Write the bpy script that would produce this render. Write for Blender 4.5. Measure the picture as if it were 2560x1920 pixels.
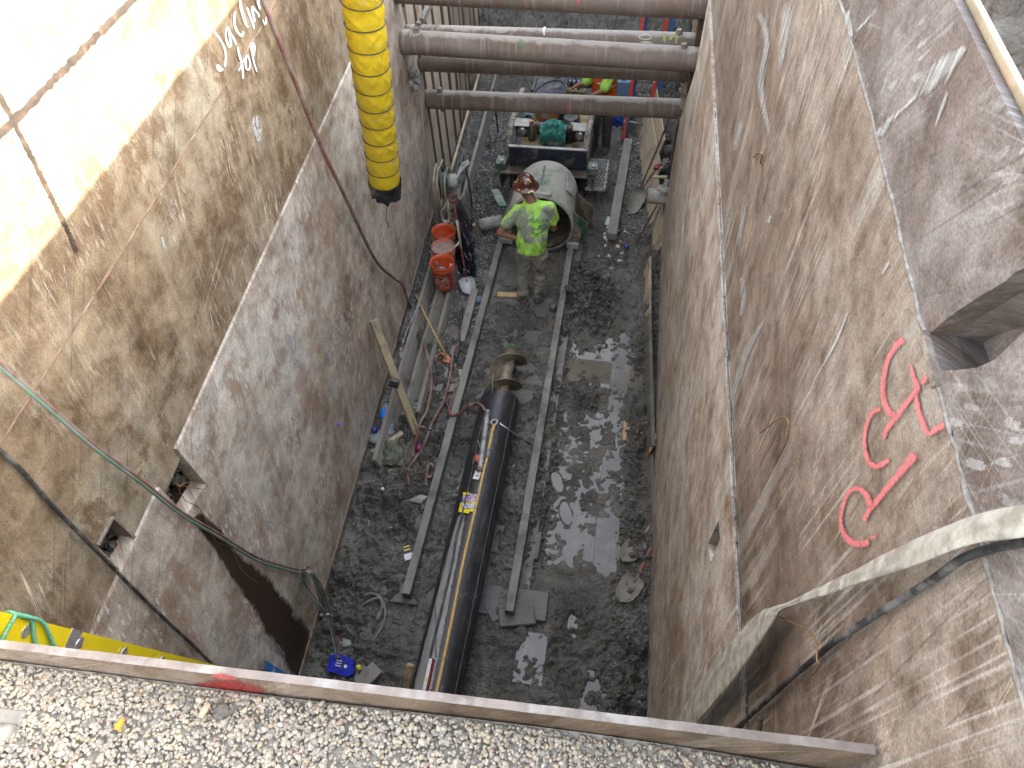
import bpy, bmesh, math, random
import numpy as np
from mathutils import Vector, Matrix, noise as mnoise
from mathutils.bvhtree import BVHTree

for o in list(bpy.data.objects): bpy.data.objects.remove(o)
scene = bpy.context.scene
COL = scene.collection

# ------------------------------------------------------------------ camera
FPX, CX, CY = 1775.0, 1280.0, 960.0          # focal length in pixels of the 2560 x 1920 photograph
CAMZ = 6.25                                 # eye height over the pit floor

def _ray(p): return np.array([(p[0]-CX)/FPX, -(p[1]-CY)/FPX, 1.0])

def _axes(vp=(1735.0, -1196.0), xz=1358.0):
    Y = _ray(vp); Y /= np.linalg.norm(Y)
    yz = CY-(FPX*FPX+(xz-CX)*(vp[0]-CX))/(vp[1]-CY)
    Z = -_ray((xz, yz)); Z /= np.linalg.norm(Z)
    return np.array([-np.cross(Y, Z), Y, Z])
RC = _axes()
CAM = np.array([0.0, 0.0, CAMZ])
cd = bpy.data.cameras.new('camera'); cam = bpy.data.objects.new('camera', cd); COL.objects.link(cam)
cd.sensor_fit = 'HORIZONTAL'; cd.sensor_width = 36.0; cd.lens = FPX/2560*36.0
cd.clip_start = 0.05; cd.clip_end = 500
rt, up, fw = RC[:, 0], RC[:, 1], RC[:, 2]
cam.matrix_world = Matrix(((rt[0], up[0], -fw[0], 0), (rt[1], up[1], -fw[1], 0), (rt[2], up[2], -fw[2], CAMZ), (0, 0, 0, 1)))
scene.camera = cam
scene.render.resolution_x = 1024; scene.render.resolution_y = 768

# ------------------------------------------------------------------ sky, sun, exposure
SUN_EL, SUN_AZ = math.radians(22.1), math.radians(82)      # azimuth from +y towards +x
world = bpy.data.worlds.new('World'); scene.world = world; world.use_nodes = True
nt = world.node_tree; bg = nt.nodes['Background']
sky = nt.nodes.new('ShaderNodeTexSky'); sky.sky_type = 'NISHITA'; sky.sun_disc = False
sky.sun_elevation = SUN_EL; sky.sun_rotation = SUN_AZ
sky.air_density = 1.0; sky.dust_density = 2.5; sky.ozone_density = 1.0
hs = nt.nodes.new('ShaderNodeHueSaturation'); hs.inputs['Saturation'].default_value = 0.42; nt.links.new(sky.outputs[0], hs.inputs['Color']); nt.links.new(hs.outputs[0], bg.inputs[0]); bg.inputs[1].default_value = 0.15
sd = bpy.data.lights.new('sun', 'SUN'); sun = bpy.data.objects.new('sun', sd); COL.objects.link(sun)
sd.energy = 2.6; sd.angle = math.radians(0.53); sd.color = (1.0, 0.93, 0.82)
sdir = Vector((math.sin(SUN_AZ)*math.cos(SUN_EL), math.cos(SUN_AZ)*math.cos(SUN_EL), math.sin(SUN_EL)))
sun.rotation_euler = sdir.to_track_quat('Z', 'Y').to_euler(); sun.location = (6, 2, 12)
vs = scene.view_settings; vs.view_transform = 'Standard'; vs.look = 'None'; vs.gamma = 1.0
vs.exposure = 3.65; vs.use_curve_mapping = False

cy_ = scene.cycles; cy_.max_bounces = 6; cy_.diffuse_bounces = 4; cy_.glossy_bounces = 2; cy_.transmission_bounces = 4; cy_.transparent_max_bounces = 6
cy_.caustics_reflective = False; cy_.caustics_refractive = False

# ------------------------------------------------------------------ pixel helpers: a photo pixel to a point on a real surface
CROP = {'A': (850, 640, 2.572), 'B': (880, 720, 5.53), 'C': (880, 960, 5.184), 'D': (1100, 820, 5.53), 'E': (1040, 1100, 4.147),
        'F': (720, 1380, 4.148), 'G': (1340, 600, 4.1475), 'H': (1340, 1000, 4.1475), 'I': (1340, 1400, 4.1475), 'J': (1040, 380, 4.365),
        'K': (1200, 440, 4.608), 'L': (1180, 200, 5.53), 'M': (1180, 400, 5.53), 'N': (850, 0, 2.572), 'O': (980, 0, 5.53),
        'P': (1360, 0, 5.53), 'Q': (0, 0, 2.572), 'R': (1700, 0, 2.572), 'S': (0, 640, 2.572), 'T': (1700, 640, 2.572),
        'U': (0, 1280, 2.572), 'V': (1700, 1280, 2.572), 'W': (1560, 250, 4.15), 'X': (2060, 820, 2.862), 'Y': (510, 0, 8.295),
        'Z': (1060, 400, 8.294), 'a': (850, 1280, 2.572), 'b': (1340, 1000, 4.1475), 'c': (2300, 640, 5.185), 'd': (0, 1500, 3.456),
        'e': (1120, 1200, 16.59), 's': (0, 0, 1.0)}

def px(k, u, v):
    ox, oy, s = CROP[k]; return (ox+u/s, oy+v/s)

def hit(p, n, d):
    v = RC@_ray(p); n = np.array(n, float); t = (d-n@CAM)/(n@v); return Vector(CAM+t*v)
def fl(p, z=0.0): return hit(p, (0, 0, 1), z)
def aty(p, y): return hit(p, (0, 1, 0), y)
def atx(p, x): return hit(p, (1, 0, 0), x)
def along(p, dist):
    v = RC@_ray(p); return Vector(CAM+v*dist)
def _plane(p, q):
    a = fl(p, 0.1); b = fl(q, 0.1); n = np.array([b.y-a.y, -(b.x-a.x), 0.0]); n /= np.linalg.norm(n); return n, float(n@np.array(a))
LN, LD = _plane((748, 1701), (1091, 513))                # the two walls stand on lines read off the pit bottom
RN, RD = _plane((1617, 1798), (1653, 600))
def lw(p, off=0.0): return hit(p, LN, LD+off)
def lx(y, off=0.0): return (LD+off-LN[1]*y)/LN[0]
def rw(p, off=0.0): return hit(p, RN, RD+off)            # off > 0 goes outwards, into the bank
def rx(y, off=0.0): return (RD+off-RN[1]*y)/RN[0]

# ------------------------------------------------------------------ numpy value noise
def _hash(ix, iy, seed):
    h = (ix.astype(np.int64)*374761393+iy.astype(np.int64)*668265263+seed*1442695041) & 0xffffffff
    h = ((h ^ (h >> 13))*1274126177) & 0xffffffff
    return ((h ^ (h >> 16)) & 0xffff)/65535.0
def vnoise(x, y, seed=0):
    ix = np.floor(x); iy = np.floor(y); fx = x-ix; fy = y-iy
    fx = fx*fx*(3-2*fx); fy = fy*fy*(3-2*fy)
    a = _hash(ix, iy, seed); b = _hash(ix+1, iy, seed); c = _hash(ix, iy+1, seed); d = _hash(ix+1, iy+1, seed)
    return (a*(1-fx)+b*fx)*(1-fy)+(c*(1-fx)+d*fx)*fy
def fbm(x, y, seed=0, oct=4, gain=0.5, ridged=False):
    s = 0; a = 1; t = 0
    for i in range(oct):
        n = vnoise(x*2**i+i*17.3, y*2**i-i*9.1, seed+i)
        if ridged: n = 1-abs(2*n-1)
        s = s+a*n; t += a; a *= gain
    return s/t
def cells(x, y, seed=0):
    ix = np.floor(x); iy = np.floor(y); best = np.full(x.shape, 9.0); second = np.full(x.shape, 9.0); hid = np.zeros(x.shape)
    for dx in (-1, 0, 1):
        for dy in (-1, 0, 1):
            jx = ix+dx; jy = iy+dy
            qx = jx+_hash(jx, jy, seed); qy = jy+_hash(jx, jy, seed+7)
            d = np.hypot(x-qx, y-qy); nb = d < best
            second = np.where(nb, best, np.minimum(second, d))
            hid = np.where(nb, _hash(jx, jy, seed+13), hid); best = np.where(nb, d, best)
    return best, second, hid

# ------------------------------------------------------------------ mesh builder
def smoothstep(a, b, x):
    t = np.clip((x-a)/(b-a), 0, 1); return t*t*(3-2*t)

class MB:
    def __init__(s): s.v = []; s.f = []; s.sm = []; s.uv = None
    def add(s, verts, faces, smooth=False):
        n = len(s.v); s.v.extend([tuple(p) for p in verts]); s.f.extend([tuple(i+n for i in f) for f in faces]); s.sm.extend([smooth]*len(faces)); return s
    def box(s, c, size, rot=None):
        hx, hy, hz = size[0]/2, size[1]/2, size[2]/2; c = Vector(c)
        vs = [Vector((x, y, z)) for z in (-hz, hz) for y in (-hy, hy) for x in (-hx, hx)]
        if rot is not None: vs = [rot@p for p in vs]
        return s.add([p+c for p in vs], [(0, 2, 3, 1), (4, 5, 7, 6), (0, 1, 5, 4), (2, 6, 7, 3), (0, 4, 6, 2), (1, 3, 7, 5)])
    def bbox(s, c, size, rot=None, b=0.004):
        "box with chamfered vertical and horizontal edges"
        bm = bmesh.new(); bmesh.ops.create_cube(bm, size=1.0)
        for p in bm.verts: p.co = Vector((p.co.x*size[0], p.co.y*size[1], p.co.z*size[2]))
        bmesh.ops.bevel(bm, geom=list(bm.edges), offset=min(b, min(size)*0.45), segments=1, affect='EDGES')
        c = Vector(c); bm.verts.index_update()
        vs = [(rot@p.co if rot is not None else p.co)+c for p in bm.verts]; fs = [[q.index for q in f.verts] for f in bm.faces]
        bm.free(); return s.add(vs, fs)
    def beam(s, a, b, w, h, upv=(0, 0, 1), bev=0.0, twist=0.0):
        "bar from a to b, w across, h along up"
        a = Vector(a); b = Vector(b); d = b-a; L = d.length; d.normalize(); u = Vector(upv)
        x = d.cross(u)
        if x.length < 1e-4: x = d.cross(Vector((1, 0, 0)))
        x.normalize(); u = x.cross(d)
        M = Matrix((x, d, u)).transposed()
        if twist: M = M@Matrix.Rotation(twist, 3, 'Y')
        return s.bbox((a+b)/2, (w, L, h), M, bev) if bev else s.box((a+b)/2, (w, L, h), M)
    def tube(s, pts, r, n=8, caps=True, smooth=True, closed=False):
        pts = [Vector(p) for p in pts]; m = len(pts)
        if not hasattr(r, '__len__'): r = [r]*m
        T = []
        for i in range(m):
            a = pts[i-1] if (i > 0 or closed) else pts[i]; b = pts[(i+1) % m] if (i < m-1 or closed) else pts[i]
            t = b-a; T.append(t.normalized() if t.length > 1e-9 else Vector((0, 0, 1)))
        u = T[0].orthogonal().normalized(); vs = []
        for i in range(m):
            u = (u-T[i]*u.dot(T[i]))
            u = u.normalized() if u.length > 1e-6 else T[i].orthogonal().normalized()
            w = T[i].cross(u)
            for k in range(n):
                a = 2*math.pi*k/n; vs.append(pts[i]+(u*math.cos(a)+w*math.sin(a))*r[i])
        fs = []
        for i in range(m if closed else m-1):
            j = (i+1) % m
            for k in range(n): fs.append((i*n+k, i*n+(k+1) % n, j*n+(k+1) % n, j*n+k))
        s.add(vs, fs, smooth)
        if caps and not closed:
            base = len(s.v)-m*n
            s.f.append(tuple(base+k for k in reversed(range(n)))); s.sm.append(False)
            s.f.append(tuple(base+(m-1)*n+k for k in range(n))); s.sm.append(False)
        return s
    def lathe(s, prof, n=24, M=None, smooth=True, a0=0.0, a1=2*math.pi):
        M = M or Matrix.Identity(4); full = abs(a1-a0-2*math.pi) < 1e-6; k = n if full else n+1
        vs = [M@Vector((r*math.cos(a0+(a1-a0)*i/n), r*math.sin(a0+(a1-a0)*i/n), z)) for r, z in prof for i in range(k)]
        fs = []
        for j in range(len(prof)-1):
            for i in range(n):
                i2 = (i+1) % k; fs.append((j*k+i, j*k+i2, (j+1)*k+i2, (j+1)*k+i))
        return s.add(vs, fs, smooth)
    def prism(s, pts, off):
        "closed slab: polygon pts (3D, planar) extruded by vector off"
        n = len(pts); pts = [Vector(p) for p in pts]; off = Vector(off)
        vs = pts+[p+off for p in pts]
        fs = [tuple(range(n)), tuple(reversed(range(n, 2*n)))]+[(i, n+i, n+(i+1) % n, (i+1) % n) for i in range(n)]
        return s.add(vs, fs)
    def blob(s, c, rad, seed=0, amp=0.25, fr=1.6, sub=2, flat=False, rot=None):
        bm = bmesh.new(); bmesh.ops.create_icosphere(bm, subdivisions=sub, radius=1.0); c = Vector(c)
        bm.verts.index_update(); vs = []
        for p in bm.verts:
            q = p.co*(1+amp*mnoise.noise(p.co*fr+Vector((seed*3.7, seed*1.3, -seed*2.1)))*2)
            q = Vector((q.x*rad[0], q.y*rad[1], q.z*rad[2]))
            if rot is not None: q = rot@q
            vs.append(q+c)
        fs = [[q.index for q in f.verts] for f in bm.faces]; bm.free()
        return s.add(vs, fs, not flat)
    def grid(s, P, smooth=True):
        "P[i][j] points"
        m, n = len(P), len(P[0]); vs = [p for row in P for p in row]
        return s.add(vs, [(i*n+j, i*n+j+1, (i+1)*n+j+1, (i+1)*n+j) for i in range(m-1) for j in range(n-1)], smooth)
    def mesh(s, name):
        me = bpy.data.meshes.new(name); me.from_pydata(s.v, [], s.f); me.polygons.foreach_set('use_smooth', s.sm); me.update(); return me
    def build(s, name, mat, parent=None):
        return link(name, s.mesh(name), mat, parent)

def link(name, me, mat, parent=None):
    o = bpy.data.objects.new(name, me); COL.objects.link(o)
    if mat is not None:
        me.materials.clear(); me.materials.append(mat)
    if parent is not None: adopt(o, parent)
    return o
def adopt(o, parent):
    o.parent = parent
    o.matrix_parent_inverse = world_of(parent).inverted()
def world_of(o):
    if o.parent is None: return o.matrix_basis.copy()
    return world_of(o.parent)@o.matrix_parent_inverse@o.matrix_basis
def tag(o, label=None, cat=None, group=None, kind=None):
    if label: o['label'] = label
    if cat: o['category'] = cat
    if group: o['group'] = group
    if kind: o['kind'] = kind
    return o
def thing(name, loc, label, cat, group=None):
    o = bpy.data.objects.new(name, None); COL.objects.link(o); o.location = loc; o.empty_display_size = 0.1
    return tag(o, label, cat, group)
def spline(pts, n=6):
    "Catmull-Rom through the points"
    pts = [Vector(p) for p in pts]; out = []
    for i in range(len(pts)-1):
        p0 = pts[max(i-1, 0)]; p1 = pts[i]; p2 = pts[i+1]; p3 = pts[min(i+2, len(pts)-1)]
        for k in range(n):
            t = k/n; out.append(0.5*((2*p1)+(p2-p0)*t+(2*p0-5*p1+4*p2-p3)*t*t+(3*p1-p0-3*p2+p3)*t**3))
    out.append(pts[-1]); return out

SCRATCH = bpy.data.scenes.new('scratch')          # modifiers and letters are evaluated apart from the big scene
def evaluated(ob):
    SCRATCH.collection.objects.link(ob); vl = SCRATCH.view_layers[0]; vl.update()
    me = bpy.data.meshes.new_from_object(ob.evaluated_get(vl.depsgraph)); bpy.data.objects.remove(ob); return me

# ------------------------------------------------------------------ node materials
class Mat:
    def __init__(s, name):
        s.m = bpy.data.materials.new(name); s.m.use_nodes = True; s.t = s.m.node_tree; s.n = s.t.nodes; s.l = s.t.links
        s.b = s.n['Principled BSDF']; s.tc = s.n.new('ShaderNodeTexCoord')
    def set(s, inp, v):
        i = s.b.inputs[inp]
        if hasattr(v, 'links'): s.l.new(v, i)
        else: i.default_value = (*v, 1.0) if (hasattr(v, '__len__') and len(v) == 3) else v
        return s
    def _in(s, sock, v):
        if hasattr(v, 'links'): s.l.new(v, sock)
        elif hasattr(v, '__len__') and len(v) == 3 and sock.type == 'RGBA': sock.default_value = (*v, 1)
        else: sock.default_value = v
    def vec(s, scale=(1, 1, 1), rot=(0, 0, 0), loc=(0, 0, 0), src='Object'):
        m = s.n.new('ShaderNodeMapping'); m.inputs['Scale'].default_value = scale; m.inputs['Rotation'].default_value = rot; m.inputs['Location'].default_value = loc
        s.l.new(s.tc.outputs[src], m.inputs['Vector']); return m.outputs[0]
    def noise(s, scale, detail=4, rough=0.55, vec=None, dist=0.0):
        n = s.n.new('ShaderNodeTexNoise'); n.inputs['Scale'].default_value = scale; n.inputs['Detail'].default_value = detail
        n.inputs['Roughness'].default_value = rough; n.inputs['Distortion'].default_value = dist
        s.l.new(vec if vec is not None else s.tc.outputs['Object'], n.inputs['Vector']); return n.outputs['Fac']
    def voro(s, scale, vec=None, feature='F1', out='Distance', rnd=1.0):
        n = s.n.new('ShaderNodeTexVoronoi'); n.feature = feature; n.inputs['Scale'].default_value = scale; n.inputs['Randomness'].default_value = rnd
        s.l.new(vec if vec is not None else s.tc.outputs['Object'], n.inputs['Vector']); return n.outputs[out]
    def ramp(s, fac, stops, interp='LINEAR'):
        n = s.n.new('ShaderNodeValToRGB'); s.l.new(fac, n.inputs[0]); e = n.color_ramp; e.interpolation = interp
        while len(e.elements) < len(stops): e.elements.new(0.5)
        for q, (p, c) in zip(e.elements, stops):
            q.position = p; q.color = (*c, 1) if hasattr(c, '__len__') else (c, c, c, 1)
        return n.outputs[0]
    def step(s, fac, a, b):
        n = s.n.new('ShaderNodeMapRange'); n.clamp = True; n.inputs['From Min'].default_value = a; n.inputs['From Max'].default_value = b; s.l.new(fac, n.inputs['Value']); return n.outputs['Result']
    def mix(s, fac, a, b, mode='MIX'):
        n = s.n.new('ShaderNodeMix'); n.data_type = 'RGBA'; n.blend_type = mode; n.clamp_factor = True
        s._in(n.inputs[0], fac); s._in(n.inputs[6], a); s._in(n.inputs[7], b); return n.outputs[2]
    def math(s, op, a, b=0.0):
        n = s.n.new('ShaderNodeMath'); n.operation = op; s._in(n.inputs[0], a); s._in(n.inputs[1], b); return n.outputs[0]
    def bump(s, h, strength=0.3, dist=0.01):
        n = s.n.new('ShaderNodeBump'); n.inputs['Strength'].default_value = strength; n.inputs['Distance'].default_value = dist
        s.l.new(h, n.inputs['Height']); s.l.new(n.outputs[0], s.b.inputs['Normal']); return s
    def attr(s, name):
        n = s.n.new('ShaderNodeAttribute'); n.attribute_name = name; return n
    def pos(s):
        n = s.n.new('ShaderNodeSeparateXYZ'); s.l.new(s.tc.outputs['Object'], n.inputs[0]); return n.outputs

def plain(name, col, rough=0.6, metal=0.0, var=0.25, scale=12.0, bump=0.15, dirt=None, dirt_amt=0.5, dscale=6.0, spec=0.5):
    "painted, moulded or bare surface with mottling, wear and optional dirt"
    M = Mat(name); n = M.noise(scale, 5, 0.6); d = tuple(c*(1-var) for c in col); h = tuple(min(1, c*(1+var)) for c in col)
    c = M.ramp(n, [(0.3, d), (0.7, h)])
    if dirt is not None:
        k = M.noise(dscale, 6, 0.65, M.vec(loc=(3, 1, 7))); c = M.mix(M.step(k, 0.62-0.3*dirt_amt, 0.78-0.3*dirt_amt), c, dirt)
    M.set('Base Color', c); M.set('Metallic', metal); M.set('Specular IOR Level', spec)
    r = M.ramp(M.noise(scale*1.7, 4), [(0.3, max(0.0, rough-0.12)), (0.7, min(1, rough+0.12))]); M.set('Roughness', r)
    if bump: M.bump(M.noise(scale*5, 5, 0.6), bump, 0.004)
    return M.m
# ================================================================== structure materials
def vec2(M, rot, scale, loc=(0, 0, 0)):
    a = M.vec(rot=rot, loc=loc); m = M.n.new('ShaderNodeMapping'); m.inputs['Scale'].default_value = scale; M.l.new(a, m.inputs['Vector']); return m.outputs[0]

class Flat(Mat):
    "2D variant: pattern laid out in the plate's own plane (u along the wall, v up)"
    def __init__(s, name):
        super().__init__(name); p = s.pos(); c = s.n.new('ShaderNodeCombineXYZ')
        s.l.new(s.math('ADD', p[0], p[1]), c.inputs[0]); s.l.new(s.math('SUBTRACT', p[2], s.math('MULTIPLY', p[0], 0.2)), c.inputs[1]); s.uvw = c.outputs[0]
    def v(s, loc=(0, 0), scale=(1, 1), rot=0.0):
        out = s.uvw
        if rot:
            m = s.n.new('ShaderNodeMapping'); m.inputs['Rotation'].default_value = (0, 0, rot); s.l.new(out, m.inputs['Vector']); out = m.outputs[0]
        m = s.n.new('ShaderNodeMapping'); m.inputs['Location'].default_value = (loc[0], loc[1], 0); m.inputs['Scale'].default_value = (scale[0], scale[1], 1); s.l.new(out, m.inputs['Vector']); return m.outputs[0]
    def n2(s, scale, detail, rough, vec):
        n = s.n.new('ShaderNodeTexNoise'); n.noise_dimensions = '2D'; n.inputs['Scale'].default_value = scale; n.inputs['Detail'].default_value = detail; n.inputs['Roughness'].default_value = rough
        s.l.new(vec, n.inputs['Vector']); return n.outputs['Fac']
    def vo2(s, vec):
        n = s.n.new('ShaderNodeTexVoronoi'); n.voronoi_dimensions = '2D'; n.inputs['Scale'].default_value = 1.0; s.l.new(vec, n.inputs['Vector']); return n.outputs['Distance']

def rust_wall(name, cols, pale, streak=0.5, fleck=0.5, scratch=0.5, seed=0.0, ang=0.0, grime=0.4, lines=0.4, gouge=0.4):
    M = Flat(name); a, b, d_ = seed*3.1, seed*5.7, seed*2.3
    big = M.n2(0.8, 6, 0.66, M.v((a, b)))
    c = M.ramp(big, [(0.30, cols[0]), (0.43, cols[1]), (0.54, cols[2]), (0.68, cols[3])])
    med = M.n2(7, 6, 0.74, M.v((b, a)))
    c = M.mix(1.0, c, M.ramp(med, [(0.25, (0.50, 0.45, 0.41)), (0.5, (1, 1, 1)), (0.75, (1.42, 1.44, 1.46))]), 'MULTIPLY')
    mo = M.n2(2.6, 7, 0.72, M.v((a+5, d_)))
    c = M.mix(1.0, c, M.ramp(mo, [(0.32, (0.62, 0.53, 0.45)), (0.48, (1, 1, 1)), (0.66, (1.22, 1.24, 1.24))]), 'MULTIPLY')
    k1 = M.n2(0.9, 3, 0.6, M.v((d_, b))); k2 = M.n2(1.6, 3, 0.6, M.v((b+9, d_)))       # two shared masks
    bl = M.n2(2.2, 7, 0.78, M.v((d_+3, a), (1, 0.6)))                                   # rust blotches with flaky borders
    c = M.mix(M.math('MULTIPLY', M.step(bl, 0.55, 0.60), grime), c, cols[4])
    # broad smears of dried slurry, then drag scratches: vertical and two slants
    lay = ((ang, 9, 0.55, 0.53, 0.11, streak, k1, 4), (ang, 60, 0.7, 0.54, 0.14, streak, k2, 3), (ang+0.35, 110, 1.0, 0.62, 0.08, scratch*0.6, k1, 2), (ang-0.5, 110, 0.9, 0.64, 0.08, scratch*0.45, k2, 2))
    for k, (r_, sy, sz, lo, wd, amt, mk, det) in enumerate(lay):
        s_ = M.n2(1.0, det, 0.6, M.v((a+k*7, b+2*k), (sy, sz), r_))
        c = M.mix(M.math('MULTIPLY', M.math('MULTIPLY', M.step(s_, lo, lo+wd), M.step(mk, 0.42, 0.60)), amt), c, tuple(min(1, q*(1.0 if k == 0 else 1.15)) for q in pale))
    g_ = M.n2(1.0, 1, 0.5, M.v((a, d_), (60, 1.4), ang+0.7*(1 if seed < 2.5 else 0.2)))                            # thin dark gouges
    c = M.mix(M.math('MULTIPLY', M.math('MULTIPLY', M.step(g_, 0.68, 0.72), M.step(k1, 0.50, 0.42)), gouge), c, tuple(q*0.45 for q in cols[0]))
    # flecks of splashed mud and chipped paint
    for k, (sc, th, amt, mk) in enumerate((((24, 7), 0.20, fleck*0.85, k2), ((8, 2.6), 0.11, fleck*0.9, k1))):
        vv = M.v((a+k, b), sc, ang+0.12*k)
        w_ = M.math('ADD', M.vo2(vv), M.math('MULTIPLY', M.math('SUBTRACT', M.n2(2.2, 3, 0.7, vv), 0.5), 0.6))
        c = M.mix(M.math('MULTIPLY', M.math('MULTIPLY', M.step(w_, th, th-0.07), M.step(mk, 0.48, 0.66)), amt), c, tuple(min(1, q*1.25) for q in pale))
    # hairline bright scratches
    for k, r_ in enumerate((0.35, 1.25)):
        s_ = M.n2(1.0, 0, 0.4, M.v((d_+k*4, a+k), (40, 0.35), r_))
        l_ = M.math('ABSOLUTE', M.math('SUBTRACT', s_, 0.5))
        c = M.mix(M.math('MULTIPLY', M.math('MULTIPLY', M.step(l_, 0.010, 0.004), M.step(k1 if k else k2, 0.54, 0.62)), lines), c, (0.62, 0.52, 0.40))
    fine = M.n2(120, 2, 0.8, M.uvw)
    c = M.mix(1.0, c, M.ramp(fine, [(0.3, (0.76, 0.75, 0.74)), (0.7, (1.24, 1.24, 1.24))]), 'MULTIPLY')
    M.set('Base Color', c); M.set('Roughness', M.ramp(med, [(0.3, 0.5), (0.7, 0.82)])); M.set('Metallic', 0.0); M.set('Specular IOR Level', 0.35)
    M.bump(M.n2(38, 2, 0.7, M.uvw), 0.4, 0.006)
    return M.m
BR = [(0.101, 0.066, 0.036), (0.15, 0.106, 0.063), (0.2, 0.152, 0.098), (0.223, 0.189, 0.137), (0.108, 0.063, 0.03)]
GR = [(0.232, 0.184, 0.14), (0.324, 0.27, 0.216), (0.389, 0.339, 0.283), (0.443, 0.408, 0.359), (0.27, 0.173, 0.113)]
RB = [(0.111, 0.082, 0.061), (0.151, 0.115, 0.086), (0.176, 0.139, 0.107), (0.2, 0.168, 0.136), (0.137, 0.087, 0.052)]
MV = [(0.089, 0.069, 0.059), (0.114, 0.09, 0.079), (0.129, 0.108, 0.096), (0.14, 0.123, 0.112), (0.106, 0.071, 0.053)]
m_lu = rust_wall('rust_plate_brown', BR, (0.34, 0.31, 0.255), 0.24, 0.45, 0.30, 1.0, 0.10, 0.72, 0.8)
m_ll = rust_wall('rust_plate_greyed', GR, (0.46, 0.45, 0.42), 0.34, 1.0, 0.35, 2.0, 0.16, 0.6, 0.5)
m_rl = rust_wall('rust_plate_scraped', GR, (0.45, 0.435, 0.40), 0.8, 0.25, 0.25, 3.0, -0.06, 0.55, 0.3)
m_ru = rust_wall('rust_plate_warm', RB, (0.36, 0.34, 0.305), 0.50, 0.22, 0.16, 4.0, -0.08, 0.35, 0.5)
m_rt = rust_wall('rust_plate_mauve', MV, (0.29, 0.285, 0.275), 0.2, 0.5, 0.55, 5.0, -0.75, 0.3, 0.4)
m_edge = rust_wall('rust_edge', RB, (0.36, 0.33, 0.30), 0.3, 0.9, 0.3, 6.0, 0.0, 0.4, 0.2)
m_plate = rust_wall('rust_end_plate', [(0.085, 0.058, 0.034), (0.125, 0.088, 0.056), (0.16, 0.118, 0.080), (0.20, 0.16, 0.125), (0.10, 0.06, 0.032)], (0.30, 0.27, 0.24), 0.2, 0.4, 0.3, 7.0, 0.8, 0.4, 0.4, 0.2)
m_rust = plain('rusty_steel', (0.15, 0.09, 0.055), 0.75, 0, 0.4, 9, 0.3, (0.25, 0.20, 0.15), 0.35)
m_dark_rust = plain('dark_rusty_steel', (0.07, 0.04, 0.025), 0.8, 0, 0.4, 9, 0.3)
m_toprail = plain('sunlit_yellow_edge', (0.17, 0.13, 0.07), 0.7, 0, 0.3, 14, 0.3, (0.22, 0.14, 0.08), 0.4, 9)  # yellow cast of the sun on the top edge, put into the base colour
m_seam = plain('dark_seam', (0.022, 0.013, 0.007), 0.9, 0, 0.5, 14, 0.4, (0.06, 0.035, 0.018), 0.4, 12)
m_weld = plain('weld_metal', (0.16, 0.14, 0.12), 0.55, 0.1, 0.4, 60, 0.5, (0.28, 0.26, 0.23), 0.4, 20)

def pipe_mat():
    M = Mat('strut_pipe_steel'); n = M.noise(1.6, 8, 0.65, M.vec(scale=(0.7, 1.5, 1.5)), 0.3)
    c = M.ramp(n, [(0.3, (0.105, 0.070, 0.052)), (0.45, (0.165, 0.120, 0.095)), (0.58, (0.20, 0.165, 0.14)), (0.72, (0.25, 0.225, 0.195))])
    dr = M.noise(1.0, 5, 0.6, M.vec(scale=(22, 2.0, 1.6)))
    c = M.mix(M.math('MULTIPLY', M.step(dr, 0.53, 0.66), 0.55), c, (0.31, 0.285, 0.25))
    c = M.mix(M.math('MULTIPLY', M.step(M.noise(9, 6, 0.7), 0.60, 0.68), 0.6), c, (0.12, 0.07, 0.045))
    g = M.n.new('ShaderNodeNewGeometry'); s = M.n.new('ShaderNodeSeparateXYZ'); M.l.new(g.outputs['Normal'], s.inputs[0])
    dust = M.math('MULTIPLY', M.step(M.math('ADD', s.outputs[2], M.math('MULTIPLY', M.math('SUBTRACT', M.noise(5, 6, 0.7), 0.5), 0.9)), 0.78, 0.95), 0.75)
    c = M.mix(dust, c, (0.42, 0.395, 0.35))            # dust lying on the upper side
    M.set('Base Color', c); M.set('Roughness', 0.72); M.bump(M.noise(45, 5, 0.65), 0.3, 0.005); return M.m
m_pipe = pipe_mat()

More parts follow.
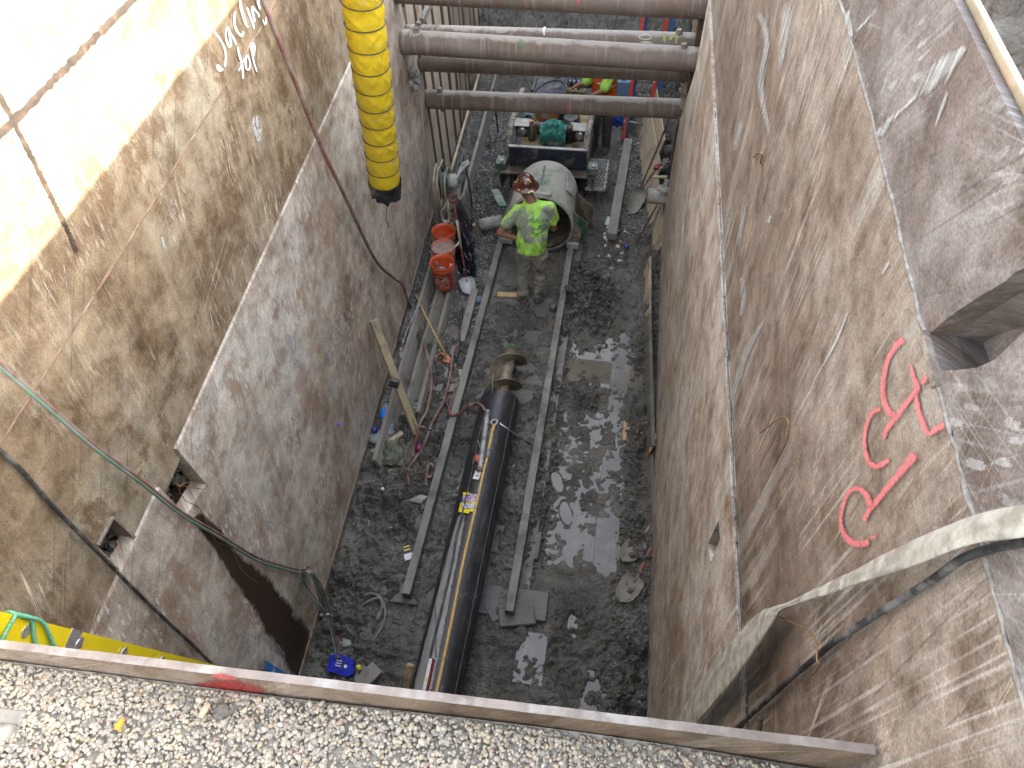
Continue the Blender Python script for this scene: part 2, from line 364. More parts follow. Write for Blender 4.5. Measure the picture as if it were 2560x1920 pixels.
def mud_mat(name, dark, mid, pale, wet=0.5):
    M = Mat(name); n = M.noise(2.2, 9, 0.65, None, 0.3)
    c = M.ramp(n, [(0.28, dark), (0.50, mid), (0.72, pale)])
    c = M.mix(M.math('MULTIPLY', M.step(M.noise(30, 6, 0.7), 0.5, 0.7), 0.4), c, tuple(q*0.6 for q in dark))
    c = M.mix(M.math('MULTIPLY', M.step(M.noise(75, 3, 0.6), 0.66, 0.74), 0.35), c, (0.26, 0.25, 0.22))
    M.set('Base Color', c)
    w = M.noise(1.4, 5, 0.6, M.vec(loc=(4, 2, 0)))
    M.set('Roughness', M.ramp(w, [(0.38, 0.75-0.45*wet), (0.62, 0.85)])); M.set('Specular IOR Level', 0.5)
    wv = M.n.new('ShaderNodeVectorMath'); wv.operation = 'ADD'; dn = M.n.new('ShaderNodeTexNoise'); dn.inputs['Scale'].default_value = 9; dn.inputs['Detail'].default_value = 2; M.l.new(M.tc.outputs['Object'], dn.inputs['Vector'])
    sc_ = M.n.new('ShaderNodeVectorMath'); sc_.operation = 'SCALE'; sc_.inputs['Scale'].default_value = 0.16; M.l.new(dn.outputs['Color'], sc_.inputs[0]); M.l.new(M.tc.outputs['Object'], wv.inputs[0]); M.l.new(sc_.outputs[0], wv.inputs[1])
    v1 = M.ramp(M.voro(15, wv.outputs[0]), [(0.0, 1.0), (0.35, 0.85), (0.75, 0.0)]); v2 = M.ramp(M.voro(42, wv.outputs[0]), [(0.0, 1.0), (0.4, 0.8), (0.8, 0.0)])
    h = M.math('ADD', M.math('ADD', M.math('MULTIPLY', v1, 0.55), M.math('MULTIPLY', v2, 0.30)), M.math('MULTIPLY', M.noise(60, 5, 0.7), 0.5)); M.bump(h, 0.95, 0.030); return M.m
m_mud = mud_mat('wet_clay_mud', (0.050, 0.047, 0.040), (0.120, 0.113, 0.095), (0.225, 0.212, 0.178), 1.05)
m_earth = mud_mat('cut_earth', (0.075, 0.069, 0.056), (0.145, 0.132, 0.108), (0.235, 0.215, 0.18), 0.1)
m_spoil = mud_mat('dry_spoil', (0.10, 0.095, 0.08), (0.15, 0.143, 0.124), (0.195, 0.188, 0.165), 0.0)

def water_mat():
    M = Mat('muddy_water'); c = M.ramp(M.noise(2.5, 5), [(0.35, (0.135, 0.120, 0.095)), (0.7, (0.185, 0.165, 0.13))])
    M.set('Base Color', c); M.set('Roughness', 0.03); M.set('IOR', 1.33); M.set('Specular IOR Level', 0.9); M.bump(M.noise(3.0, 2), 0.02, 0.01); return M.m
m_water = water_mat()

def stone_mat(name, stops, rough=0.75):
    M = Mat(name); a = M.attr('stone'); c = M.ramp(a.outputs['Fac'], stops)
    c = M.mix(1.0, c, M.ramp(M.noise(160, 4, 0.7), [(0.3, (0.72, 0.71, 0.69)), (0.7, (1.2, 1.2, 1.2))]), 'MULTIPLY')
    M.set('Base Color', c); M.set('Roughness', rough); M.bump(M.noise(220, 3), 0.25, 0.002); return M.m
m_pebble = stone_mat('pebbles', [(p_, (c_[0]*1.02, c_[1]*0.96, c_[2]*0.86)) for p_, c_ in [(0.0, (0.16, 0.157, 0.153)), (0.12, (0.23, 0.222, 0.208)), (0.3, (0.30, 0.275, 0.235)), (0.5, (0.36, 0.33, 0.28)), (0.66, (0.41, 0.385, 0.34)), (0.78, (0.34, 0.285, 0.20)), (0.86, (0.255, 0.255, 0.26)), (0.95, (0.28, 0.195, 0.15)), (1.0, (0.47, 0.46, 0.435))]])
m_chip = stone_mat('crushed_stone', [(0.0, (0.07, 0.07, 0.07)), (0.4, (0.14, 0.14, 0.137)), (0.75, (0.235, 0.235, 0.225)), (1.0, (0.38, 0.375, 0.36))])

def wood(name, col, var=0.3, grain=(14, 1.2, 14), dirt=(0.11, 0.10, 0.085), amt=0.5, rough=0.8):
    M = Mat(name); n = M.noise(1.0, 7, 0.65, M.vec(scale=grain), 0.6)
    c = M.ramp(n, [(0.3, tuple(q*(1-var) for q in col)), (0.55, col), (0.75, tuple(min(1, q*(1+var)) for q in col))])
    k = M.noise(3.2, 8, 0.7, M.vec(loc=(2, 5, 1))); c = M.mix(M.step(k, 0.66-0.3*amt, 0.80-0.3*amt), c, dirt)
    c = M.mix(M.math('MULTIPLY', M.step(M.noise(40, 4, 0.7), 0.62, 0.72), 0.5), c, tuple(q*0.4 for q in col))
    M.set('Base Color', c); M.set('Roughness', rough); M.bump(n, 0.35, 0.004); return M.m
m_timber = wood('grey_timber', (0.235, 0.217, 0.183), 0.3, amt=0.45)
m_rail = wood('muddy_rail', (0.205, 0.196, 0.170), 0.4, (9, 3, 9), (0.095, 0.09, 0.08), 0.66, 0.7)
m_newwood = wood('fresh_pine', (0.50, 0.36, 0.19), 0.2, amt=0.4, dirt=(0.16, 0.145, 0.115))
m_ply = wood('plywood', (0.44, 0.36, 0.245), 0.18, amt=0.55, dirt=(0.20, 0.175, 0.14))
m_wetplank = wood('soaked_plank', (0.185, 0.175, 0.150), 0.35, (16, 1.0, 16), (0.125, 0.118, 0.102), 0.9, 0.22)
m_orangewood = wood('wet_orange_wood', (0.40, 0.24, 0.10), 0.2, amt=0.4, rough=0.35)

# ================================================================== slabs with openings
def loop_slab(outer, holes, fx, off, thick):
    "wall plate in (y, z) with openings; face at fx(y, off), thickness going to off+thick"
    bm = bmesh.new(); loops = []
    for lp in [outer]+holes:
        vs = [bm.verts.new((0, y, z)) for y, z in lp]; loops.append(vs)
        for i in range(len(vs)): bm.edges.new((vs[i], vs[(i+1) % len(vs)]))
    bmesh.ops.triangle_fill(bm, use_beauty=True, use_dissolve=False, edges=list(bm.edges))
    bm.verts.index_update(); n = len(bm.verts)
    P = [(v.co.y, v.co.z) for v in bm.verts]; F = [[v.index for v in f.verts] for f in bm.faces]; L = [[v.index for v in l] for l in loops]; bm.free()
    m = MB(); vs = [(fx(y, off), y, z) for y, z in P]+[(fx(y, off+thick), y, z) for y, z in P]
    fs = F+[[i+n for i in reversed(f)] for f in F]
    for l in L:
        for i in range(len(l)): a, b = l[i], l[(i+1) % len(l)]; fs.append((a, b, b+n, a+n))
    m.add(vs, fs); return m
def fix_normals(o):
    bm = bmesh.new(); bm.from_mesh(o.data); bmesh.ops.recalc_face_normals(bm, faces=bm.faces); bm.to_mesh(o.data); bm.free(); return o
def pit_box(fx, off, depth, y0, y1, z0, z1, sgn=1):
    "liner behind an opening"
    m = MB(); a = [(fx(y, off), y, z) for y, z in ((y0, z0), (y1, z0), (y1, z1), (y0, z1))]; b = [(fx(y, off+sgn*depth), y, z) for y, z in ((y0, z0), (y1, z0), (y1, z1), (y0, z1))]
    return m.add(a+b, [(4, 5, 6, 7), (0, 1, 5, 4), (1, 2, 6, 5), (2, 3, 7, 6), (3, 0, 4, 7)])

def bead(pts, r, seed=1, wob=0.35):
    rr = random.Random(seed); sp = spline(pts, 24); return MB().tube([p+Vector((0, rr.uniform(-r, r)*wob, rr.uniform(-r, r)*wob)) for p in sp], [r*rr.uniform(0.5, 1.35) for _ in sp], 6)

# ---- left lower shield wall
shL = thing('trench_shield', (lx(4), 4, 0.1), 'greyed rusty steel shield along the left of the pit bottom, streaked with pale flecks', 'trench shield')
zs = lambda y: 2.95+0.053*y
LLo = [(0.42, 0.08), (8.66, 0.10), (8.23, 1.55), (7.86, 2.98), (7.80, zs(7.8)), (1.90, zs(1.9)), (1.93, 2.64), (1.68, 2.69), (1.66, zs(1.66)), (0.42, zs(0.42))]
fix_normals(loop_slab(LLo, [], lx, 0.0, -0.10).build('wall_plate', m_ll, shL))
o = pit_box(lx, -0.102, 0.16, 1.60, 2.0, 2.55, 3.14, -1).build('socket_recess', m_dark_rust, shL)
MB().tube([(lx(1.76, -0.20), 1.76, 2.62), (lx(1.78, -0.12), 1.78, 3.02)], 0.035, 10).build('socket_pin', m_rust, shL)
mm = MB()
for i in range(26):
    r = random.Random(i); mm.blob((lx(1.8, -0.17+r.uniform(-0.03, 0.05)), 1.70+r.random()*0.22, 2.69+r.random()*0.12), (0.03, 0.035, 0.03), i, 0.3, sub=1)
mm.build('packed_mud', m_mud, shL)
bead([(lx(y, -0.004), y, 2.30+0.05*y) for y in (0.9, 2.0, 3.2)], 0.004, 3).build('weld_bead', m_weld, shL)
bt = MB(); bt.beam((lx(0.5, 0.008), 0.5, 0.11), (lx(8.5, 0.008), 8.5, 0.13), 0.012, 0.09); bt.build('bottom_edge', m_edge, shL)
# ---- left upper shield wall
shLU = thing('trench_shield', (lx(4, -0.02), 4, 3.0), 'brown rusty steel shield wall high on the left, its top corner in full sun', 'trench shield')
zb = lambda y: zs(y)-0.10
hole2 = [(1.20, 2.99), (1.37, 2.99), (1.36, 3.25), (1.21, 3.25)]
LUo = [(-1.2, zb(-1.2)), (7.85, zb(7.85)), (7.75, 5.75), (-1.2, 5.75)]
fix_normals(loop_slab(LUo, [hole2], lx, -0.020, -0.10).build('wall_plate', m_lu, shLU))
pit_box(lx, -0.122, 0.14, 1.12, 1.45, 2.9, 3.33, -1).build('socket_recess', m_rust, shLU)
mm = MB()
for i in range(30):
    r = random.Random(50+i); mm.blob((lx(1.28, -0.165+r.uniform(-0.03, 0.07)), 1.19+r.random()*0.19, 2.99+r.random()*0.13), (0.03, 0.032, 0.028), i, 0.35, sub=1)
mm.build('packed_mud', m_mud, shLU)
fr = MB()
for a, b in (((1.20, 2.99), (1.37, 2.99)), ((1.37, 2.99), (1.36, 3.25)), ((1.21, 3.25), (1.36, 3.25))):
    fr.beam((lx(a[0], -0.016), a[0], a[1]), (lx(b[0], -0.016), b[0], b[1]), 0.012, 0.018, (1, 0, 0))
fr.build('socket_frame', m_edge, shLU)
bead([(lx(y, -0.019), y, z) for y, z in ((0.6, 4.02), (2.46, 4.11), (3.7, 4.18), (5.5, 4.28), (7.6, 4.38))], 0.006, 4).build('weld_bead', m_rust, shLU)
def seam_strip(pts, w, seed):
    r = random.Random(seed); sp = spline([Vector((lx(y, -0.0165), y, z)) for y, z in pts], 40); rows = []
    for i, p in enumerate(sp):
        t = (sp[min(i+1, len(sp)-1)]-sp[max(i-1, 0)]).normalized(); n = Vector((1, 0, 0)).cross(t); a, b = w*r.uniform(0.3, 0.62), w*r.uniform(0.3, 0.62); rows.append([p+n*a, p+n*0.1*w+Vector((0.003, 0, 0)), p-n*b])
    return MB().grid(rows)
seam_strip(((0.2, 4.85), (2.2, 4.87), (3.2, 4.89), (5.5, 4.93), (7.6, 4.97)), 0.034, 5).build('seam_strip', m_seam, shLU)
seam_strip(((2.08, 4.30), (2.11, 4.45), (2.17, 4.9), (2.22, 5.5)), 0.026, 6).build('seam_strip', m_seam, shLU)
# ---- right lower shield wall
shR = thing('trench_shield', (rx(4), 4, 0.1), 'scraped rusty steel shield wall along the right side of the pit bottom', 'trench shield')
holeR = [(1.69, 2.95), (1.83, 2.88), (1.81, 3.16), (1.70, 3.18)]
RLo = [(0.42, 0.06), (8.42, 0.10), (8.24, 0.53), (7.84, 1.80), (6.95, 2.84), (6.85, 3.53), (0.42, 3.44)]
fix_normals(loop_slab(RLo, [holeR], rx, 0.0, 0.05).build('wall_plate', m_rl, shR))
pit_box(rx, 0.052, 0.14, 1.62, 1.9, 2.8, 3.25).build('socket_recess', m_dark_rust, shR)
bead([(rx(y, 0.010), y, 3.443+0.011*y) for y in (0.5, 2, 3.5, 5, 6.8)], 0.007, 7, 0.5).build('weld_bead', m_weld, shR)
bl = MB()
for i in range(60):
    r = random.Random(300+i); y = 0.5+r.random()**1.5*5; bl.blob((rx(y, 0.004+r.random()*0.012), y, 3.447+0.011*y+r.uniform(-0.012, 0.008)), (0.006, 0.012, 0.006), i, 0.3, sub=1)
bl.build('weld_spatter', m_weld, shR)['kind'] = 'stuff'
# ---- right upper shield wall
shRU = thing('trench_shield', (rx(3, 0.02), 3, 3.5), 'warm brown rusty steel shield wall high on the right with pink spray paint strokes', 'trench shield')
holeU = [(1.17, 3.31), (1.30, 3.29), (1.29, 3.60), (1.18, 3.60)]
zt = lambda y: 5.555+0.035*y
RUo = [(-2.2, 3.40), (7.06, 3.42), (7.06, 5.36), (2.39, 5.30), (1.25, 5.225), (1.10, 5.199), (0.62, 5.182), (-2.2, 5.12)]
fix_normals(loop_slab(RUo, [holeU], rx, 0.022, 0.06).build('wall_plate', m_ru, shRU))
pit_box(rx, 0.084, 0.14, 1.1, 1.36, 3.24, 3.66).build('socket_recess', m_dark_rust, shRU)
pk = [(1.093, 5.205), (1.07, 5.267), (1.05, 5.311), (1.014, 5.383), (0.981, 5.443), (0.976, 5.465), (0.95, 5.505), (0.87, 5.50), (0.873, 5.433), (0.879, 5.402), (0.888, 5.357), (0.9, 5.332), (0.916, 5.303), (0.954, 5.253), (0.996, 5.203)]
RTo = [(-2.2, 5.09), (0.62, 5.175), (1.11, 5.195), (2.39, 5.265), (7.06, 5.32), (7.06, zt(7)), (-2.2, zt(-2.2))]
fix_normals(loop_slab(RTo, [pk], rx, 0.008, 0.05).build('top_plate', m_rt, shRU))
# torn pocket behind the top plate, its upper side open to the bank
m = MB(); P_ = [(rx(y, 0.058), y, z) for y, z in pk]; Q_ = [(rx(1.0, 0.11), 1.0+(y-0.98)*0.8, 5.27+(z-5.33)*0.6) for y, z in pk]
n_ = len(pk); m.add(P_+Q_, [(i, (i+1) % n_, n_+(i+1) % n_, n_+i) for i in range(n_)]+[tuple(range(n_, 2*n_))]); m.build('torn_pocket', m_rt, shRU)
bead([(rx(y, 0.008), y, z) for y, z in ((0.25, 5.158), (0.62, 5.172), (1.11, 5.192), (2.39, 5.262), (5, 5.292), (7, 5.315))], 0.006, 8, 0.6).build('weld_bead', m_weld, shRU)
MB().beam((rx(1.10, 0.002), 1.10, 5.20), (rx(0.97, 0.002), 0.97, 5.185), 0.014, 0.012, (1, 0, 0)).build('bead_strip', m_edge, shRU)
tr = MB(); tr.tube([(rx(y, 0.033), y, zt(y)+0.006) for y in np.linspace(-2.2, 7.06, 24)], 0.009, 10); tr.build('top_rail', m_toprail, shRU)
MB().beam((rx(0.62, 0.010), 0.62, 3.47), (rx(0.78, 0.010), 0.78, 3.66), 0.02, 0.012, (1, 0, 0)).build('hanger_lug', m_edge, shRU)

# ---- near end plate
ep = thing('end_plate', (-0.3, 0.4, 4.4), 'rusty steel end plate standing on edge in front of the gravel, splashed with red paint', 'steel plate')
EA = fl((-330, 1581), 4.60); EB = fl((2190, 1887), 4.60)
m = MB(); dv = (EB-EA); nn = 60; rr = random.Random(5); ndir = Vector((-dv.y, dv.x, 0)).normalized()
top_f = []; top_b = []; bot_f = []; bot_b = []
for i in range(nn+1):
    p = EA+dv*(i/nn); j = rr.uniform(-0.0015, 0.0015); top_f.append(p+Vector((0, 0, j))); top_b.append(p+ndir*0.019+Vector((0, 0, j+rr.uniform(-0.001, 0.001)))); bot_f.append(p+Vector((0, 0, -1.2))); bot_b.append(p+ndir*0.019+Vector((0, 0, -1.2)))
m.grid([bot_f, top_f, top_b, bot_b], False); m.build('plate_body', m_plate, ep)
MB().grid([[p+Vector((0, 0, 0.0012)) for p in top_f], [p+Vector((0, 0, 0.0012)) for p in top_b]], False).build('plate_top', plain('scuffed_plate_edge', (0.18, 0.145, 0.12), 0.7, 0, 0.3, 10, 0.3, (0.26, 0.235, 0.21), 0.5, 14), ep)

# ---- pit floor
def floor_height(x, y):
    base = (fbm(x*1.1, y*1.1, 3, 3)-0.5)*0.07
    lump = fbm(x*6, y*6, 11, 4, 0.55, True)-0.55
    b1, s1, h1 = cells(x*9+0.6*vnoise(x*14, y*14, 5), y*9+0.6*vnoise(x*14, y*14, 6), 21)
    b2, s2, h2 = cells(x*19+0.5*vnoise(x*25, y*25, 8), y*19, 31)
    clod = np.clip(0.75-b1, 0, 1)**0.8*h1*0.17+np.clip(0.75-b2, 0, 1)**0.8*h2*0.075
    crack = -0.034*(1-smoothstep(0.0, 0.13, s1-b1))-0.016*(1-smoothstep(0.0, 0.16, s2-b2))
    track = smoothstep(-1.72, -1.60, x)*(1-smoothstep(-0.62, -0.50, x))
    lane = smoothstep(-0.58, -0.40, x)*(1-smoothstep(0.30, 0.42, x))
    left = 1-smoothstep(-1.85, -1.70, x)
    right = smoothstep(0.28, 0.42, x)
    patch = smoothstep(0.42, 0.60, fbm(x*1.8, y*1.8, 41, 3))
    z = base+lump*0.055+(fbm(x*16, y*16, 61, 3, 0.6, True)-0.5)*0.022
    z = z+clod*(0.45+0.85*patch)*(1-0.45*track)*(1-0.55*lane)+crack*(0.35+0.65*patch)*(1-0.35*track)*(1-0.5*lane)+track*(0.045*smoothstep(0.45, 0.65, fbm(x*2.3, y*2.3, 55, 3))+0.035*np.exp(-((x+0.72)/0.10)**2)+0.03*np.exp(-((x+1.46)/0.08)**2))
    z = z-0.006*track+left*0.03+right*(0.015+0.05*vnoise(x*3, y*3, 4))
    # wet lane: low between y 2.9 and 6.3, water stands there
    wet = lane*smoothstep(2.5, 3.2, y)*(1-smoothstep(5.9, 6.4, y))
    z = z*(1-0.60*wet)-0.045*wet
    z = z-0.05*np.exp(-(((x+0.10)/0.22)**2+((y-7.75)/0.75)**2)**2)
    # heap of cut clay beside the right rail
    g = np.exp(-((((x+0.32)/0.27)**2+((y-6.62)/0.52)**2))**1.5)
    z = z+g*(0.10+0.9*clod+0.07*fbm(x*7, y*7, 77, 3, 0.5, True))
    g2 = np.exp(-((((x+0.22)/0.16)**2+((y-5.02)/0.16)**2)))
    z = z+g2*(0.05+0.6*clod)
    # boot prints
    for (u, v, a) in ((-0.06, 2.42, 0.1), (-0.01, 2.18, 0.15), (-0.25, 3.55, 0.3), (-0.2, 2.05, -0.2), (-0.38, 3.9, 0.4), (-2.0, 2.9, 0.5)):
        ca, sa = math.cos(a), math.sin(a); X = (x-u)*ca+(y-v)*sa; Y = -(x-u)*sa+(y-v)*ca
        r = np.sqrt((X/0.055)**2+(Y/0.13)**2); z = z-0.030*(1-smoothstep(0.85, 1.0, r))+0.014*np.exp(-((r-1.12)/0.12)**2)
    # far half lies under crushed stone and rises to the cut
    z = z+smoothstep(11.2, 14.5, y)*(1.1+0.4*fbm(x*2, y*2, 9, 3))
    return z
def sheet(xs, ys, fz):
    X, Y = np.meshgrid(xs, ys); Z = fz(X, Y); m_, n_ = X.shape
    V = np.stack([X.ravel(), Y.ravel(), Z.ravel()], 1); idx = np.arange(m_*n_).reshape(m_, n_)
    Fq = np.stack([idx[:-1, :-1].ravel(), idx[:-1, 1:].ravel(), idx[1:, 1:].ravel(), idx[1:, :-1].ravel()], 1)
    me = bpy.data.meshes.new('sheet'); me.vertices.add(len(V)); me.vertices.foreach_set('co', V.ravel()); me.loops.add(Fq.size); me.loops.foreach_set('vertex_index', Fq.ravel())
    me.polygons.add(len(Fq)); me.polygons.foreach_set('loop_start', np.arange(len(Fq))*4); me.polygons.foreach_set('use_smooth', np.ones(len(Fq), bool)); me.update(calc_edges=True); return me
ysf = np.concatenate([np.arange(0.9, 8.4, 0.0135), np.linspace(8.4, 15.5, 170)])
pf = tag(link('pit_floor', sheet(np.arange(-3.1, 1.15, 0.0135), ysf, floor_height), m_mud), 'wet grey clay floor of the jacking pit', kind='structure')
def fh(x, y): return float(floor_height(np.array([x]), np.array([y]))[0])
_gx, _gy = np.meshgrid(np.linspace(-0.38, 0.28, 70), np.linspace(3.0, 5.9, 200)); WZ = float(np.percentile(floor_height(_gx, _gy), 40))
tag(MB().grid([[(x, y, WZ) for x in (-0.62, 0.5)] for y in (2.2, 8.6)], False).build('puddle_water', m_water), 'muddy water standing in the right lane', kind='structure')
def plank_piece(x0, x1, y0, y1, z0, z1=None, th=0.045, rot=0.0, seed=0):
    z1 = z0 if z1 is None else z1; r = random.Random(seed); m = MB()
    w = (x1-x0); a = Vector(((x0+x1)/2+rot, y0, z0-th/2)); b = Vector(((x0+x1)/2, y1, z1-th/2))
    return m.beam(a, b, w, th, bev=0.004)
for i, (x0, x1, y0, y1, z0, z1) in enumerate(((-0.24, 0.045, 2.9, 6.3, WZ+0.002, WZ-0.004), (0.06, 0.29, 2.35, 6.25, WZ+0.008, WZ+0.002), (0.06, 0.29, 1.1, 2.05, 0.010, 0.004), (-0.52, -0.26, 1.85, 2.30, 0.012, 0.008), (-0.55, -0.30, 4.35, 5.9, WZ+0.003, WZ-0.003), (0.0, 0.22, 6.3, 7.6, -0.02, -0.02))):
    plank_piece(x0, x1, y0, y1, z0, z1, seed=i).build('plank', m_wetplank, pf)
plank_piece(0.245, 0.292, 4.45, 4.95, WZ+0.013, WZ+0.013).build('plank', m_orangewood, pf)
plank_piece(-0.50, -0.44, 4.25, 4.55, WZ+0.008, WZ+0.008).build('plank', m_orangewood, pf)

# ---- surrounding ground with the pit cut out of it
GZ = 4.5
def ground_ring():
    m = MB(); hx0, hx1, hy0, hy1 = -2.95, 0.95, 0.34, 15.3; R = 160
    xs_ = [-R, hx0, hx1, R]; ys_ = [-R, hy0, hy1, R]; vs = [(x, y, GZ-0.02) for y in ys_ for x in xs_]
    fs = [(j*4+i, j*4+i+1, (j+1)*4+i+1, (j+1)*4+i) for j in range(3) for i in range(3) if not (i == 1 and j == 1)]
    m.add(vs, fs); return m
m_ground = mud_mat('site_ground', (0.22, 0.20, 0.17), (0.31, 0.29, 0.25), (0.40, 0.375, 0.33), 0.0)
tag(ground_ring().build('ground', m_ground), 'stony site ground around the pit', kind='structure')
def cut_face(x0, y0, x1, y1, amp, seed, name, lean=0.15):
    L = math.hypot(x1-x0, y1-y0); nx, ny = -(y1-y0)/L, (x1-x0)/L; us = np.linspace(0, 1, max(12, int(L*14))); ws = np.linspace(0, 1, 60)
    U, W = np.meshgrid(us, ws); d = (fbm(U*L*2.5, W*9, seed, 4, 0.55, True)-0.5)*amp+W*lean*2
    b, s_, h = cells(U*L*5, W*16, seed); d = d-np.clip(0.6-b, 0, 1)*h*amp*0.7
    return MB().grid([[Vector((x0+(x1-x0)*U[i, j]+nx*d[i, j], y0+(y1-y0)*U[i, j]+ny*d[i, j], -0.3+(GZ+0.3)*W[i, j])) for j in range(U.shape[1])] for i in range(U.shape[0])]).build(name, m_earth)
tag(cut_face(0.9, 15.0, -2.9, 15.0, 0.35, 5, 'earth_bank_far', -0.1), 'raw earth face closing the far end of the pit', kind='structure')
tag(cut_face(0.92, 8.0, 0.92, 15.1, 0.3, 6, 'earth_bank_right', -0.1), 'raw earth face on the right beyond the shields', kind='structure')
tag(cut_face(-2.95, 15.1, -2.95, 8.0, 0.15, 8, 'earth_bank_left', -0.1), 'raw earth face on the left behind the sheets', kind='structure')
# backfill behind the shield walls so no daylight leaks in under them
bk = MB(); bk.add([(0.88, -2.2, -0.3), (0.88, 8.2, -0.3), (0.88, 8.2, 4.48), (0.88, -2.2, 4.48)], [(0, 1, 2, 3)]); bk.add([(-2.9, -1.2, -0.3), (-2.95, 8.2, -0.3), (-2.95, 8.2, 4.48), (-2.9, -1.2, 4.48)], [(0, 1, 2, 3)])
bk.add([(-2.9, 0.385, -0.3), (0.9, 0.43, -0.3), (0.9, 0.43, 4.46), (-2.9, 0.385, 4.46)], [(0, 1, 2, 3)])
tag(bk.build('backfill_face', m_earth), 'earth behind the shield walls', kind='structure')

# ---- spoil heap outside the right wall
def heap(x0, x1, y0, y1, cx_, cy_, sx, sy, hgt, seed, res=0.03):
    def fz(x, y):
        g = np.exp(-(((x-cx_)/sx)**2+((y-cy_)/sy)**2)); b, s_, h = cells(x*6, y*6, seed)
        b2, s2, h2 = cells(x*15, y*15, seed+4)
        return GZ-0.06+g*hgt*(0.8+0.4*fbm(x*2.5, y*2.5, seed, 4))+np.clip(0.7-b, 0, 1)*h*0.32*np.minimum(1, g*4)+np.clip(0.7-b2, 0, 1)*h2*0.12
    return sheet(np.arange(x0, x1, res), np.arange(y0, y1, res), fz)
tag(link('spoil_heap', heap(0.92, 4.2, 0.8, 6.0, 2.5, 3.2, 1.3, 1.9, 1.0, 12), m_spoil), 'pale dug spoil heaped outside the right shield wall', kind='structure')
# ================================================================== decals: spray paint, chalk, stains
def spray_mat(name, col, soft=0.35, grit=70.0, rough=0.6, thr=0.42, amp=1.0, aniso=None, top=1.0):
    M = Mat(name); a = M.attr('edge'); n = M.noise(grit, 4, 0.75, M.vec(scale=aniso) if aniso else None)
    al = M.step(M.math('ADD', a.outputs['Fac'], M.math('MULTIPLY', M.math('SUBTRACT', n, 0.5), amp)), thr-soft/2, thr+soft/2)
    if top < 1: al = M.math('MULTIPLY', al, top)
    M.set('Base Color', M.ramp(M.noise(25, 4), [(0.3, tuple(q*0.85 for q in col)), (0.7, tuple(min(1, q*1.1) for q in col))])); M.set('Alpha', al); M.set('Roughness', rough); return M.m
def stroke_mesh(strokes, nrm, mapper, lift=0.0012):
    "strokes: list of [(u, v, width)] in pixels; mapper(px)->point; ribbons hugging the surface with a feathered edge attribute"
    V = []; F = []; A = []; prof = (-1, -0.72, -0.35, 0.35, 0.72, 1); val = (0, 0.45, 1, 1, 0.45, 0)
    for st in strokes:
        P = spline([Vector((u, v, w)) for u, v, w in st], 7); base = len(V); L = len(P)
        for i, p in enumerate(P):
            q = P[min(i+1, L-1)]-P[max(i-1, 0)]; t = Vector((q.x, q.y)); t = t.normalized() if t.length > 1e-6 else Vector((1, 0)); nn_ = Vector((-t.y, t.x))
            endf = min(1.0, min(i, L-1-i)/2.0+0.15)
            for s_, a_ in zip(prof, val):
                w3 = mapper((p.x+nn_.x*p.z*s_*0.5, p.y+nn_.y*p.z*s_*0.5)); V.append(w3+nrm*(lift+0.0004*len(strokes[:strokes.index(st)]))); A.append(a_*endf)
        k = len(prof)
        for i in range(L-1):
            for j in range(k-1): F.append((base+i*k+j, base+i*k+j+1, base+(i+1)*k+j+1, base+(i+1)*k+j))
    me = bpy.data.meshes.new('strokes'); me.from_pydata([tuple(v) for v in V], [], F); at = me.attributes.new('edge', 'FLOAT', 'POINT'); at.data.foreach_set('value', A); me.update(); return me
LNv, RNv = Vector(LN), -Vector(RN)
m_white_spray = spray_mat('white_spray', (0.75, 0.75, 0.74), 0.3, 60)
m_pink_spray = spray_mat('pink_spray', (0.52, 0.14, 0.14), 0.9, 110, thr=0.62, amp=2.0, top=0.9)
m_red_spray = spray_mat('red_spray', (0.27, 0.025, 0.022), 1.1, 50, thr=0.72, amp=1.4, top=0.85)
m_pale_patch = spray_mat('dried_mortar', (0.42, 0.415, 0.39), 0.7, 30, 0.85, 0.75, 3.4, None, 0.8)
m_scrape = spray_mat('scraped_slurry', (0.40, 0.395, 0.37), 0.9, 1.0, 0.85, 0.85, 3.0, (40, 40, 2.6), 0.7)
m_green_spray = spray_mat('green_spray', (0.16, 0.34, 0.17), 1.0, 60, thr=0.95, amp=1.8, top=0.7)
m_stain = spray_mat('wet_rust_stain', (0.040, 0.022, 0.012), 0.5, 8, 0.38, 0.45, 1.6, None, 0.93)
def Y_(*a): return [(*px('Y', u, v), w/8.295) for u, v, w in a]
